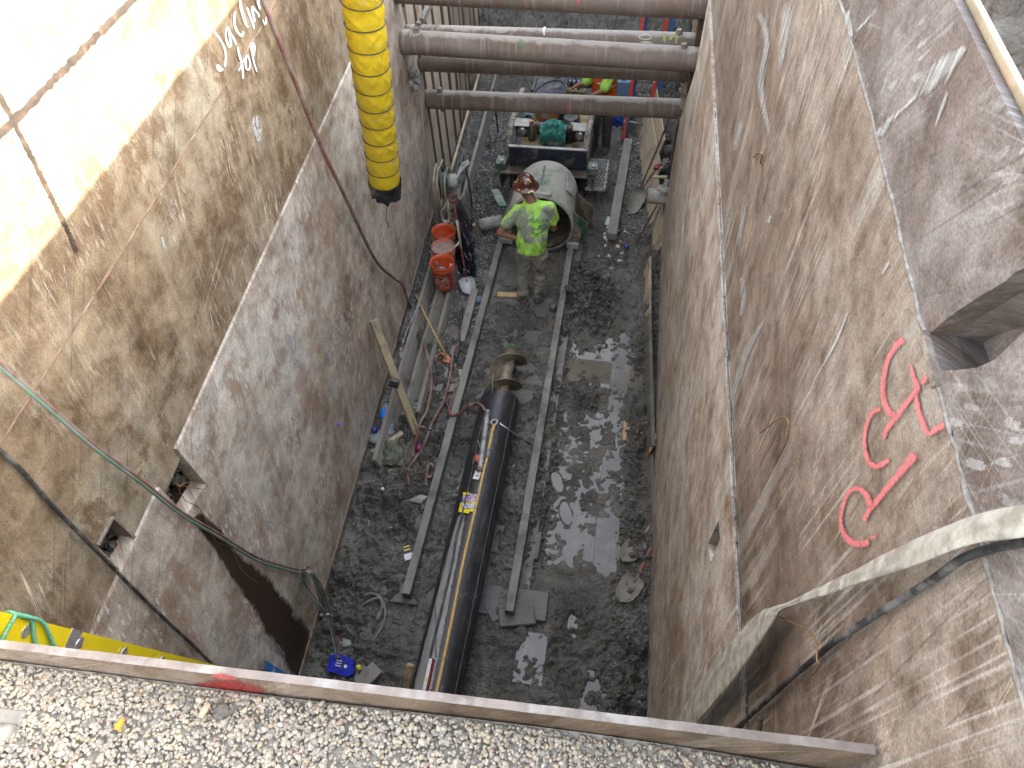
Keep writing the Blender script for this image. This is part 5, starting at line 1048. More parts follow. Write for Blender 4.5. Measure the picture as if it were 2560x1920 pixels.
tag(MB().tube([fl(px('B', 655, 930), 0.08), fl(px('B', 695, 800), 0.11)], 0.022, 10).build('rod_grip', plain('pink_grip', (0.34, 0.22, 0.19), 0.7, 0, 0.3)), 'dusty pink grip lying next to the clear box', 'grip')
# orange grab with chain
gk = thing('chain_hook', fl(px('B', 1290, 1000), 0.1), 'orange lifting clamp with a pile of chain left of the rail', 'clamp')
m_or = plain('orange_paint', (0.42, 0.15, 0.08), 0.55, 0, 0.2, 14, 0.2, (0.22, 0.18, 0.15), 0.35)
gc = fl(px('B', 1240, 990), 0.15); MB().tube([gc+Vector((math.cos(a)*0.055, 0.03*math.sin(a), 0.075*math.sin(a))) for a in np.linspace(0, 2*math.pi, 17)[:-1]], 0.013, 8, closed=True).build('clamp_ring', m_or, gk)
MB().prism([fl(px('B', u, v), 0.13) for u, v in ((1250, 1030), (1330, 940), (1370, 1000), (1350, 1060))], (0, 0, 0.03)).build('clamp_jaw', m_or, gk)
rr = random.Random(3)
for i in range(26):
    c = fl(px('B', 1200+rr.random()*230, 1040+rr.random()*90), 0.06+rr.random()*0.05); rq = Matrix.Rotation(rr.random()*6, 3, 'Z')@Matrix.Rotation(rr.random()*6, 3, 'X')
    MB().tube([c+rq@Vector((math.cos(a)*0.014, math.sin(a)*0.024, 0)) for a in np.linspace(0, 2*math.pi, 11)[:-1]], 0.0058, 5, closed=True).build('chain_link', m_rust if i % 3 else m_steel, gk)
# pipe, timbers, stones left of the rail
for i, (k0, u0, v0, k1, u1, v1, r_, z_, mat, lab) in enumerate((('B', 1190, 1440, 'B', 1330, 1080, 0.035, 0.06, m_timber, 'round grey timber stub pointing at the orange clamp'), ('B', 1510, 760, 'B', 1700, 40, 0.045, 0.10, m_timber, 'split grey log lying along the gravel left of the rail'), ('B', 1400, 950, 'B', 1500, 600, 0.04, 0.09, m_timber, 'second split grey log lying under the black strap'))):
    board('grey_log', fl(px(k0, u0, v0), z_), fl(px(k1, u1, v1), z_), r_*2, r_*1.6, mat, lab, 'log')
hose('black_strap', [fl(px('B', 1530, 280), 0.16), fl(px('B', 1490, 560), 0.15), fl(px('B', 1470, 800), 0.14), fl(px('B', 1440, 980), 0.08)], 0.02, m_black, 'black rubber strap draped over the grey logs', 'strap')
board('wood_scrap', fl(px('B', 1120, 1410), 0.04), fl(px('B', 1180, 1340), 0.05), 0.07, 0.05, m_timber, 'short square block beside the round timber stub', 'block')
tag(MB().blob(fl(px('B', 1380, 630), 0.06), (0.11, 0.13, 0.09), 5, 0.15, 1.4, 3).build('rock', m_earth), 'rounded brown rock beside the split logs', 'rock')
tag(MB().blob(fl(px('B', 1755, 170), 0.06), (0.055, 0.05, 0.05), 8, 0.2, 2.0, 3).build('blue_rag_ball', plain('blue_grey_rag', (0.16, 0.21, 0.28), 0.8, 0, 0.3)), 'crumpled blue rag ball against the left rail', 'rag')
for i, (u0, v0, u1, v1, lab) in enumerate(((1400, 1200, 1560, 1150, 'pale split tie end poking out under the left rail by the clamp'), (1330, 1300, 1500, 1260, 'grey plank end under the left rail below the clamp'), (1310, 1400, 1480, 1370, 'lower grey plank end under the left rail'))):
    board('plank_end', fl(px('B', u0, v0), 0.05), fl(px('B', u1, v1), 0.05), 0.13, 0.06, m_timber if i else m_ply, lab, 'plank')
for i, (k, u0, v0, u1, v1, lab) in enumerate((('B', 1380, 460, 1470, 500, 'bent twig by the brown rock'), ('B', 1620, 460, 1720, 430, 'thin stick lying against the left rail'), ('B', 1660, 300, 1760, 270, 'short stick near the blue rag'), ('B', 1490, 780, 1620, 770, 'thick pale stick near the black strap'), ('B', 1480, 980, 1580, 950, 'thin stick beside the chain'), ('D', 290, 1320, 420, 1210, 'dark steel pin lying right of the left rail'), ('C', 1040, 810, 1160, 800, 'pale stick lying by the red hose'))):
    hose('stick', [fl(px(k, u0, v0), 0.05), fl(px(k, (u0+u1)/2, (v0+v1)/2+6), 0.06), fl(px(k, u1, v1), 0.06)], 0.011 if i != 3 else 0.018, m_timber, lab, 'stick')
# ================================================================== boring machine
m_green_paint = plain('worn_green_paint', (0.028, 0.085, 0.055), 0.5, 0, 0.25, 8, 0.15, (0.22, 0.21, 0.18), 0.6, 5)
m_hood = plain('clay_covered_hood', (0.09, 0.19, 0.135), 0.65, 0, 0.25, 5, 0.3, (0.40, 0.385, 0.33), 0.95, 2.4)
m_navy = plain('oily_navy_steel', (0.022, 0.026, 0.040), 0.4, 0, 0.4, 7, 0.2, (0.17, 0.155, 0.13), 0.3, 5)
m_greasy = plain('greasy_brown_steel', (0.085, 0.065, 0.045), 0.5, 0, 0.4, 9, 0.25, (0.20, 0.175, 0.14), 0.45, 6)
m_orange_eng = plain('orange_engine_paint', (0.40, 0.165, 0.045), 0.5, 0, 0.2, 8, 0.15, (0.20, 0.14, 0.09), 0.35, 7)
m_ochre = plain('ochre_deck', (0.33, 0.25, 0.10), 0.6, 0, 0.35, 8, 0.3, (0.08, 0.065, 0.05), 0.6, 5)
m_barkpipe = plain('scuffed_pipe_paint', (0.30, 0.275, 0.23), 0.65, 0, 0.3, 20, 0.3, (0.075, 0.06, 0.045), 0.6, 22)
m_palesteel = plain('clay_smeared_steel', (0.34, 0.335, 0.31), 0.7, 0, 0.25, 10, 0.3, (0.17, 0.165, 0.15), 0.4, 6)
bmc = thing('boring_machine', (-1.08, 8.8, 0.15), 'green auger boring machine with round clay-covered hood standing on the track', 'boring machine')
HC = Vector((-1.045, 0, 0.485)); HR = 0.435
def yrot(c, y): return Matrix.Translation((c.x, y, c.z))@Matrix.Rotation(-math.pi/2, 4, 'X')
# hood: arched shell, open below at the front, domed at the rear
prof = [(HR, 0.0), (HR, 0.35), (HR*0.995, 0.60), (HR*0.96, 0.78), (HR*0.86, 0.90), (HR*0.62, 0.97), (0.05, 1.0)]
prof_in = [(r-0.018, z) for r, z in reversed(prof[:5])]
def arch(prof, a0, a1, n=48):
    m = MB(); rows = []
    for r, z in prof: rows.append([Vector((HC.x+r*math.sin(a0+(a1-a0)*i/n), 7.40+z, HC.z+r*math.cos(a0+(a1-a0)*i/n))) for i in range(n+1)])
    return m.grid(rows)
hood = arch(prof+prof_in, -2.05, 2.05).build('hood_shell', m_hood, bmc)
arch([(HR-0.02, 0.0), (HR+0.012, 0.0), (HR+0.012, 0.03), (HR-0.02, 0.03), (HR-0.02, 0.0)], -math.pi, math.pi, 64).build('front_ring', m_palesteel, hood)
arch([(HR-0.03, 0.05), (HR-0.05, 0.5)], -math.pi, math.pi, 48).build('inner_barrel', m_greasy, bmc)
rib = MB(); rib.grid([[Vector((HC.x-0.02+dx, 7.40+y, HC.z+rr_+dz)) for dx, dz in ((-0.016, -0.02), (-0.010, h), (0.010, h), (0.016, -0.02))] for y, h, rr_ in ((0.30, 0.01, HR), (0.36, 0.055, HR), (0.50, 0.065, HR), (0.62, 0.05, HR*0.99), (0.70, 0.0, HR*0.975))]).build('lifting_rib', m_palesteel, hood)
MB().bbox((HC.x+0.05, 7.47, HC.z+HR+0.012), (0.20, 0.10, 0.035), None, 0.005).build('hood_lug', m_palesteel, hood)
MB().bbox((HC.x-0.16, 7.50, HC.z+HR-0.01), (0.12, 0.03, 0.035), None, 0.004).build('hood_latch', m_greasy, hood)
MB().beam((HC.x+0.36, 7.72, HC.z+0.30), (HC.x+0.32, 8.06, HC.z+0.34), 0.14, 0.022, (0.7, 0, 0.7), 0.003).build('side_wing', m_palesteel, bmc)
MB().prism([(HC.x+0.42, 7.52, 0.62), (HC.x+0.62, 7.60, 0.40), (HC.x+0.60, 7.55, 0.12), (HC.x+0.46, 7.45, 0.20)], (0.0, 0.03, 0.01)).build('green_chute', m_green_paint, bmc)
MB().prism([(HC.x+0.42, 7.85, 0.70), (HC.x+0.66, 7.80, 0.52), (HC.x+0.68, 7.74, 0.20), (HC.x+0.44, 7.80, 0.30)], (0, 0.03, 0)).build('side_plate', m_greasy, bmc)
for sx in (-1, 1):
    MB().bbox((HC.x+sx*0.47, 7.47, 0.30), (0.13, 0.12, 0.09), Matrix.Rotation(0.1*sx, 3, 'Y'), 0.006).build('clamp_block', m_palesteel if sx < 0 else m_rust, bmc)
    MB().bbox((HC.x+sx*0.44, 7.42, 0.20), (0.16, 0.10, 0.08), None, 0.006).build('skid_shoe', m_palesteel, bmc)
MB().beam((HC.x-0.50, 7.55, 0.62), (HC.x-0.66, 7.85, 0.66), 0.12, 0.03, (0.3, 0, 1), 0.004).build('push_arm', m_green_paint, bmc)
MB().tube([(HC.x-0.56, 7.78, 0.22), (HC.x-0.86, 7.70, 0.18)], 0.085, 18).build('discharge_stub', m_palesteel, bmc)
MB().tube([(HC.x, 7.5, HC.z-0.2), (HC.x, 8.2, HC.z-0.05)], 0.11, 18).build('drive_shaft', m_greasy, bmc)
MB().tube([(HC.x+0.03, 7.52, 0.06), (HC.x+0.03, 7.46, 0.22)], 0.03, 8).build('drain_chain', m_rust, bmc)
# frame
PX0, PX1 = -1.63, -0.56
MB().bbox(((PX0+PX1)/2, 8.60, 0.70), (PX1-PX0, 0.025, 0.30), None, 0.004).build('front_plate', m_navy, bmc)
MB().bbox(((PX0+PX1)/2, 8.595, 0.862), (PX1-PX0+0.01, 0.05, 0.018), None, 0.004).build('plate_lip', m_palesteel, bmc)
MB().bbox(((PX0+PX1)/2+0.02, 8.50, 0.54), (PX1-PX0+0.24, 0.16, 0.03), None, 0.004).build('foot_step', m_greasy, bmc)
for sx, x in ((-1, PX0-0.10), (1, PX1+0.10)):
    MB().prism([(x, 8.42, 0.50), (x, 8.55, 0.20), (x, 8.95, 0.20), (x, 8.95, 0.52)], (0.02*sx, 0, 0)).build('gusset_plate', m_green_paint, bmc)
    MB().bbox((x, 8.55, 0.62), (0.14, 0.20, 0.10), None, 0.006).build('shoe_box', m_green_paint, bmc)
    MB().tube([(x+0.02, 8.46, 0.70), (x+0.02, 8.46, 0.73)], 0.03, 10).build('pin_cap', m_palesteel, bmc)
    MB().beam((-1.09+sx*0.50, 8.62, 0.34), (-1.09+sx*0.50, 11.4, 0.34), 0.10, 0.34, (0, 0, 1), 0.006).build('side_frame', m_navy, bmc)
MB().bbox((-1.09, 9.6, 0.52), (0.96, 1.95, 0.03), None, 0.004).build('deck_plate', m_ochre, bmc)
for sx, cx_, cz_ in ((-1, -1.50, 0.885), (1, -0.685, 0.86)):
    hb = MB().bbox((cx_, 9.02, cz_), (0.19, 0.15, 0.19), None, 0.006).build('lamp_housing', m_navy, bmc)
    MB().bbox((cx_, 8.99, cz_+0.102), (0.21, 0.20, 0.014), None, 0.003).build('lamp_visor', m_palesteel, hb)
    hl = MB().lathe([(0.0, 0.02), (0.035, 0.017), (0.055, 0.006), (0.062, 0.0), (0.062, -0.02)], 20, Matrix.Translation((cx_, 8.94, cz_-0.005))@Matrix.Rotation(math.pi/2, 4, 'X')).build('headlight', plain('lamp_glass', (0.50, 0.52, 0.52), 0.12, 0.6, 0.1), bmc)
    MB().lathe([(0.062, -0.012), (0.070, -0.012), (0.070, 0.008), (0.062, 0.008)], 20, Matrix.Translation((cx_, 8.94, cz_-0.005))@Matrix.Rotation(math.pi/2, 4, 'X')).build('lamp_bezel', m_steel, hl)
for x, nm in ((-1.66, 'l'), (-0.575, 'r')):
    MB().tube(spline([(x, 8.72, 0.30), (x, 8.72, 0.72), (x, 8.80, 0.90), (x+0.01, 8.95, 0.97), (x+0.02, 9.5, 0.99), (x+0.02, 9.9, 0.96), (x+0.02, 10.05, 0.80), (x+0.02, 10.08, 0.5)], 5), 0.045, 14).build('guard_rail', m_barkpipe, bmc)
MB().tube([(-1.62, 9.10, 0.90), (-0.60, 9.10, 0.86)], 0.05, 14).build('cross_tube', m_greasy, bmc)
MB().bbox((-1.245, 9.62, 0.80), (0.34, 0.42, 0.34), None, 0.02).build('engine_cover', m_orange_eng, bmc)
MB().bbox((-1.245, 9.40, 0.90), (0.10, 0.03, 0.12), None, 0.004).build('engine_gauge', m_palesteel, bmc)
for dx in (-0.12, 0.12): MB().bbox((-1.245+dx, 9.40, 0.74), (0.05, 0.02, 0.07), None, 0.003).build('warning_label', plain('white_label', (0.55, 0.45, 0.38), 0.6), bmc)
MB().bbox((-1.245, 10.15, 0.72), (0.50, 0.55, 0.40), None, 0.02).build('engine_block', m_navy, bmc)
MB().tube([(-1.37, 9.0, 0.72), (-1.37, 9.0, 0.98)], 0.05, 12).build('oil_filter', m_greasy, bmc); MB().tube([(-1.37, 9.0, 0.98), (-1.37, 9.0, 1.02)], 0.028, 10).build('filler_cap', m_orange_eng, bmc)
MB().tube([(-0.86, 9.35, 0.56), (-0.86, 9.35, 0.90)], 0.10, 16).build('hydraulic_tank', m_black, bmc); MB().tube([(-0.80, 9.12, 0.88), (-0.80, 9.12, 0.94)], 0.035, 12).build('breather_cap', m_palesteel, bmc)
MB().lathe([(0.0, 0.16), (0.06, 0.15), (0.10, 0.10), (0.11, 0.0), (0.10, -0.1), (0.0, -0.16)], 16, Matrix.Translation((-1.47, 9.45, 0.78))).build('air_cleaner', plain('mint_plastic', (0.16, 0.30, 0.27), 0.5), bmc)
for i, q_ in enumerate(([(-1.60, 9.25, 0.62), (-1.52, 9.35, 0.85), (-1.40, 9.3, 0.90), (-1.30, 9.2, 0.80)], [(-0.95, 9.2, 0.62), (-0.92, 9.45, 0.92), (-0.80, 9.55, 0.95), (-0.72, 9.3, 0.70)], [(-1.55, 9.6, 0.95), (-1.35, 10.0, 1.02), (-1.1, 10.1, 1.04), (-0.95, 9.9, 0.98)], [(-1.20, 10.2, 1.0), (-1.0, 10.25, 1.08), (-0.85, 10.1, 1.05), (-0.78, 9.9, 0.9)])):
    MB().tube(spline(q_, 6), 0.016, 7).build('hydraulic_hose', m_black, bmc)
MB().bbox((-0.86, 10.0, 0.92), (0.30, 0.10, 0.10), None, 0.01).build('valve_bank', m_ochre, bmc)
for k in range(4): MB().tube([(-0.96+k*0.065, 10.0, 0.96), (-0.95+k*0.065, 9.97, 1.12)], 0.008, 6).build('control_lever', m_steel, bmc)
MB().beam((-1.52, 10.3, 0.75), (-1.50, 11.2, 0.80), 0.11, 0.05, (0, 0, 1), 0.004).build('rear_beam', m_greasy, bmc); MB().beam((-1.60, 10.6, 0.74), (-0.6, 10.65, 0.74), 0.13, 0.10, (0, 0, 1), 0.006).build('rear_crossbar', m_navy, bmc)
# expanded metal step, right of the machine
est = thing('mesh_step', (-0.41, 9.0, 0.25), 'expanded-metal step plate beside the right of the boring machine', 'step')
sm = MB(); y0s, y1s = 8.52, 9.25; x0s, x1s = -0.55, -0.28
for j in range(13):
    for i in range(5):
        cx_ = x0s+0.03+(i+0.5*(j % 2))*0.054; cy2 = y0s+0.03+j*0.055; sm.tube([(cx_+math.cos(a)*0.024, cy2+math.sin(a)*0.030, 0.30) for a in np.linspace(0, 2*math.pi, 7)[:-1]], 0.006, 4, closed=True, smooth=False)
o = sm.build('mesh_grid', m_palesteel, est); o['kind'] = 'stuff'
for a_, b_ in (((x0s, y0s), (x1s, y0s)), ((x1s, y0s), (x1s, y1s)), ((x0s, y1s), (x1s, y1s))): MB().beam((*a_, 0.30), (*b_, 0.30), 0.02, 0.03).build('step_edge', m_palesteel, est)
# green jacket on the machine
def cloth(name, pts_fn, nu, nv, mat, label, cat):
    P = [[pts_fn(i/nu, j/nv) for i in range(nu+1)] for j in range(nv+1)]; return tag(MB().grid(P).build(name, mat), label, cat)
def jac(u, v):
    a = (u-0.5)*2; x = -1.07+a*0.185; r = 0.13*math.cos(a*1.35)+0.02; ph = v*2.9-0.6; n = mnoise.noise(Vector((u*6, v*6, 1)))*0.035+abs(mnoise.noise(Vector((u*11+2, v*9, 4))))*0.03
    return Vector((x+n*0.6, 9.02-math.cos(ph)*0.12-n*0.5, 0.86+math.sin(ph)*(0.12+r*0.4)+n-abs(a)*0.06))
cloth('work_jacket', jac, 40, 36, plain('teal_cloth', (0.035, 0.20, 0.165), 0.85, 0, 0.25, 12, 0.3, (0.20, 0.22, 0.20), 0.18, 6), 'crumpled teal jacket thrown over the machine\'s cross tube', 'jacket')
cl2 = tag(MB().blob((-1.04, 8.88, 0.70), (0.15, 0.10, 0.12), 7, 0.3, 2.2, 3).build('dark_bag', plain('dark_cloth', (0.035, 0.045, 0.04), 0.7, 0, 0.4, 10, 0.3)), 'dark bag hanging in front of the teal jacket', 'bag')
# ---- long planks and boards beside the machine
board('kick_board', Vector((-2.20, 8.0, 0.16)), Vector((-2.38, 12.2, 0.16)), 0.045, 0.34, m_timber, 'long grey kick board on edge left of the gravel strip', upv=(-0.12, 0, 1))
board('pale_batten', Vector((-2.52, 8.0, 0.22)), Vector((-2.72, 12.6, 0.30)), 0.035, 0.05, m_ply, 'pale batten lying along the foot of the left sheets')
board('floor_timber', fl(px('M', 1930, 1060), 0.08), fl(px('L', 2160, 850), 0.08), 0.13, 0.11, m_timber, 'long grey timber lying in the mud right of the machine', 'timber')
board('wood_block', fl(px('M', 1985, 1000), 0.04), fl(px('M', 2035, 985), 0.04), 0.08, 0.08, m_black, 'dark stub block at the near end of the grey timber', 'block')
# ---- vertical sheets left beyond the shield
sheetL = thing('sheet_lagging', (-2.7, 10, 0), 'row of rusty upright lagging boards beyond the left shield', 'lagging')
m_lag = [wood('lagging_a', (0.40, 0.34, 0.265), 0.2, (14, 14, 1.0), (0.15, 0.09, 0.055), 0.35), wood('lagging_b', (0.26, 0.22, 0.17), 0.25, (14, 14, 1.0), (0.12, 0.075, 0.05), 0.45), plain('lagging_dark', (0.045, 0.024, 0.014), 0.8, 0, 0.4, 9, 0.3)]
rr = random.Random(11); y = 8.0
while y < 14.6:
    w = rr.uniform(0.24, 0.36); x = lx(y+w/2)+0.02+rr.uniform(-0.015, 0.015); tl = rr.uniform(-0.03, 0.03)
    MB().beam((x, y+w/2, -0.1), (x-0.06, y+w/2+tl, 4.9), w-0.02, 0.04, (1, 0, 0), 0.004).build('lagging_board', m_lag[rr.choice((0, 0, 1))], sheetL)
    g = rr.uniform(0.06, 0.17); y += w
    MB().beam((x-0.008, y+g/2, -0.1), (x-0.068, y+g/2+tl, 4.9), g+0.03, 0.03, (1, 0, 0)).build('lagging_gap_plate', m_lag[2], sheetL); y += g
br_ = thing('brace_timber', (lx(9)+0.1, 9, 2.9), 'slanted scarred brace timber across the upright boards behind the top strut', 'brace')
MB().beam(lw(px('O', 410, 300), 0.16), lw(px('O', 520, 60), 0.16), 0.07, 0.05, (1, 0, 0), 0.004).build('brace_bar', m_rail, br_)
# ---- right far shield and post
shF = thing('trench_shield', (0.80, 10, 0.2), 'far rusty shield standing on the right beyond the struts', 'trench shield')
fix_normals(loop_slab([(7.1, 2.2), (15.0, 2.6), (15.0, 5.75), (7.1, 5.75)], [], lambda y, o_: 0.80+o_, 0.0, 0.06).build('wall_plate', m_rust, shF))
MB().beam((0.60, 7.75, 2.2), (0.62, 7.75, 5.2), 0.07, 0.10, (0, 1, 0), 0.004).build('end_post', m_dark_rust, shF)
MB().beam((0.60, 8.25, 0.5), (0.62, 8.25, 5.2), 0.10, 0.06, (0, 1, 0), 0.004).build('end_post', m_ply, shF)
# ---- far end: bent steel sheet and mud bank
board('blue_steel_sheet', Vector((-2.0, 14.3, 2.2)), Vector((-1.2, 14.25, 2.2)), 0.03, 1.1, plain('blue_black_steel', (0.06, 0.072, 0.09), 0.5, 0, 0.3, 4, 0.2, (0.16, 0.15, 0.14), 0.4), 'blue-black steel sheet standing in the far mud bank', 'steel sheet', upv=(0, 0, 1))
# ================================================================== ladders behind the machine
def far_ladder(name, base, top, w, mat, label, wvec, rl=0.09, rd=0.035, logos=False):
    t = thing(name, base, label, 'ladder'); ax = (top-base).normalized(); wv = Vector(wvec).normalized(); wv = (wv-ax*wv.dot(ax)).normalized(); n = ax.cross(wv)
    for s_ in (-0.5, 0.5):
        r_ = MB().beam(base+wv*w*s_, top+wv*w*s_, rd, rl, n, 0.004).build('side_rail', mat, t)
    L = (top-base).length; k = 0.28
    while k < L-0.1:
        c = base+ax*k; MB().tube([c-wv*w/2, c+wv*w/2], 0.017, 8).build('rung', m_galv, t)
        for s_ in (-0.5, 0.5):
            e = c+wv*w*s_; MB().tube([e-wv*(rd/2+0.003)*1.0, e+wv*(rd/2+0.003)], 0.026, 12).build('rung_plate', m_ink_white, t)
        k += 0.305
    return t, ax, wv, n
m_redfg = plain('red_fibreglass', (0.50, 0.045, 0.025), 0.4, 0, 0.15, 8, 0.08, (0.22, 0.12, 0.09), 0.25); m_bluefg = plain('blue_fibreglass', (0.03, 0.13, 0.30), 0.45, 0, 0.15, 8, 0.08, (0.13, 0.14, 0.15), 0.3)
lb = fl((1556, 357), 0.03); lt = aty((1622, -30), 11.4)
t, ax, wv, n = far_ladder('red_ladder', lb+Vector((0.17, 0.05, 0)), lt+Vector((0.17, 0.05, 0)), 0.36, m_redfg, 'red fibreglass ladder rising from the pit floor behind the struts', (1, 0.35, 0), 0.085, 0.04)
lb2 = lb+Vector((0.22, 0.25, 0)); lt2 = lt+Vector((0.25, 0.22, 0))
far_ladder('blue_ladder', lb2, lt2, 0.40, m_bluefg, 'blue fibreglass ladder directly behind the red one', (1, 0.25, 0), 0.14, 0.05)
bt_ = thing('blue_tank', aty(px('P', 1120, 1300), 10.75), 'pale blue box standing left of the red ladder', 'box')
cbt = aty(px('P', 1110, 1240), 10.8); MB().bbox(cbt+Vector((0, 0.1, -0.35)), (0.26, 0.22, 1.0), None, 0.03).build('box_shell', plain('dusty_blue_plastic', (0.15, 0.27, 0.42), 0.5, 0, 0.15, 6, 0.1, (0.25, 0.27, 0.28), 0.3), bt_)
MB().tube([cbt+Vector((-0.03, 0.05, 0.15)), cbt+Vector((-0.03, 0.05, 0.20))], 0.05, 14).build('screw_cap', m_steel, bt_)
def tarp(u, v):
    n = mnoise.noise(Vector((u*5, v*5, 9)))*0.06; p = aty(px('L', 1880+u*210, 480+v*170), 10.15); return p+Vector((0, n+0.1*(v-0.5)**2, n*0.7))
cloth('blue_tarp', tarp, 16, 14, plain('blue_tarpaulin', (0.015, 0.06, 0.34), 0.45, 0, 0.2, 10, 0.2), 'bright blue tarp bundle at the foot of the red ladder', 'tarp')

# ================================================================== people
def remesh(mb, voxel, smooth=3):
    me = mb.mesh('tmp'); ob = bpy.data.objects.new('tmp', me)
    bm = bmesh.new(); bm.from_mesh(me); bmesh.ops.recalc_face_normals(bm, faces=bm.faces); bm.to_mesh(me); bm.free()
    r = ob.modifiers.new('r', 'REMESH'); r.mode = 'VOXEL'; r.voxel_size = voxel; r.use_smooth_shade = True
    s = ob.modifiers.new('s', 'SMOOTH'); s.factor = 0.5; s.iterations = smooth
    return evaluated(ob)
def capsule(m, a, b, ra, rb, n=14):
    a, b = Vector(a), Vector(b); d = (b-a); L = d.length; d.normalize(); pts = []; rad = []
    for k in range(5):
        t_ = math.pi/2*(1-k/4.0); pts.append(a-d*ra*math.sin(t_)); rad.append(max(0.001, ra*math.cos(t_)))
    for k in range(1, 4): pts.append(a+d*L*k/4); rad.append(ra+(rb-ra)*k/4)
    for k in range(5):
        t_ = math.pi/2*k/4.0; pts.append(b+d*rb*math.sin(t_)); rad.append(max(0.001, rb*math.cos(t_)))
    return m.tube(pts, rad, n)
def loft(m, rings, n=28):
    "rings: (centre, rx, ry, rotz) stacked; closed ends"
    V = []; 
    for c, rx_, ry_, rz in rings:
        for k in range(n):
            a = 2*math.pi*k/n; ca, sa = math.cos(a), math.sin(a); e = Vector((math.copysign(abs(ca)**0.85, ca)*rx_, math.copysign(abs(sa)**0.85, sa)*ry_, 0)); V.append(Vector(c)+Matrix.Rotation(rz, 3, 'Z')@e)
    F = [(i*n+k, i*n+(k+1) % n, (i+1)*n+(k+1) % n, (i+1)*n+k) for i in range(len(rings)-1) for k in range(n)]+[tuple(reversed(range(n))), tuple((len(rings)-1)*n+k for k in range(n))]
    return m.add(V, F, True)
def hand(m, wrist, fwd_, palm_n, size=1.0, curl=0.5, side=1):
    "palm and five separate bent fingers"
    f = Vector(fwd_).normalized(); n = Vector(palm_n); n = (n-f*n.dot(f)).normalized(); s_ = f.cross(n)*side; w = Vector(wrist); S = size
    loft_pts = [(w, 0.026), (w+f*0.04*S, 0.030), (w+f*0.085*S, 0.032)]
    for o_ in (-0.027, -0.009, 0.009, 0.027): capsule(m, w+s_*o_*0.7+f*0.01, w+f*0.085*S+s_*o_, 0.017, 0.0125, 8)
    for o_, L in ((-0.028, 0.062), (-0.010, 0.074), (0.009, 0.070), (0.027, 0.056)):
        p = w+f*0.088*S+s_*o_*1.1; d = f
        for q_, rad in ((0.45, 0.0095), (0.32, 0.0088), (0.23, 0.0078)):
            d = (d+n*curl*0.75).normalized(); p2 = p+d*L*q_*S; capsule(m, p, p2, rad, rad*0.92, 7); p = p2
    p = w+f*0.03*S-s_*0.028; d = (f*0.6-s_*0.75+n*0.3).normalized(); p2 = p+d*0.045*S; capsule(m, p, p2, 0.0125, 0.0105, 7); d = (f*0.8-s_*0.2+n*0.5).normalized(); capsule(m, p2, p2+d*0.034*S, 0.010, 0.0085, 7); return m
def head(m, c, face, upv, S=1.0):
    f = Vector(face).normalized(); u = Vector(upv); u = (u-f*u.dot(f)).normalized(); r = f.cross(u); R_ = Matrix((r, f, u)).transposed()
    m.blob(c+u*0.02*S, (0.076*S, 0.095*S, 0.105*S), 1, 0.0, 1, 3, False, R_); m.blob(c+f*0.022*S-u*0.05*S, (0.058*S, 0.068*S, 0.075*S), 1, 0.0, 1, 3, False, R_)
    capsule(m, c+f*0.090*S+u*0.012*S, c+f*0.112*S-u*0.022*S, 0.010, 0.015, 8)                                  # nose
    for s_ in (-1, 1):
        m.blob(c+r*s_*0.078*S+u*0.0-f*0.008, (0.010, 0.020, 0.032), 2, 0.1, 1, 2, False, R_)                       # ears
        capsule(m, c+f*0.085*S+u*0.035*S+r*0.012*s_, c+f*0.072*S+u*0.036*S+r*0.05*s_, 0.010, 0.009, 7)             # brows
    capsule(m, c+f*0.088*S-u*0.052*S-r*0.020, c+f*0.088*S-u*0.052*S+r*0.020, 0.009, 0.009, 7); return R_
m_skin = plain('tanned_skin', (0.235, 0.115, 0.072), 0.5, 0, 0.15, 14, 0.1, (0.15, 0.085, 0.06), 0.25); m_eye = plain('eye_white', (0.6, 0.58, 0.55), 0.2, 0, 0.02, 5, 0)
m_hair = plain('dark_hair', (0.02, 0.014, 0.010), 0.6, 0, 0.3, 60, 0.4); m_boot = plain('muddy_boots', (0.075, 0.058, 0.045), 0.8, 0, 0.35, 14, 0.3, (0.12, 0.115, 0.10), 0.5)
def fold(me, amp, scale, seed, zr=None, squash=(1, 1, 1)):
    "cloth folds: push vertices along their normals"
    NV = [v.normal.copy() for v in me.vertices]
    for v, nv_ in zip(me.vertices, NV):
        q = Vector((v.co.x*squash[0], v.co.y*squash[1], v.co.z*squash[2]))*scale+Vector((seed, 0, 0)); k = 1.0 if zr is None else zr(v.co)
        d = (abs(mnoise.noise(q))-0.25)*amp*k+mnoise.noise(q*2.7)*amp*0.22*k; v.co = v.co+nv_*d
    me.update()
def cloth_mat(name, col, dirt, attr=True, rough=0.85):
    M = Mat(name); c = M.ramp(M.noise(30, 4, 0.6), [(0.3, tuple(q*0.88 for q in col)), (0.7, tuple(min(1, q*1.08) for q in col))])
    a = M.attr('stain'); w = M.math('ADD', a.outputs['Fac'], M.math('MULTIPLY', M.math('SUBTRACT', M.noise(11, 7, 0.75, M.vec(scale=(1.3, 1, 0.7))), 0.5), 2.4))
    c = M.mix(M.math('MULTIPLY', M.step(w, 0.34, 0.60), 0.92), c, M.ramp(M.noise(18, 5), [(0.3, tuple(q*0.8 for q in dirt)), (0.7, dirt)])); M.set('Base Color', c); M.set('Roughness', rough); M.bump(M.noise(260, 2), 0.15, 0.001); return M.m
def stain(me, spots, base=0.0):
    A = []
    for v in me.vertices:
        s_ = base
        for (c, r) in spots: s_ = max(s_, 1-(v.co-Vector(c)).length/(r*1.7))
        A.append(max(0.0, s_))
    at = me.attributes.new('stain', 'FLOAT', 'POINT'); at.data.foreach_set('value', A)

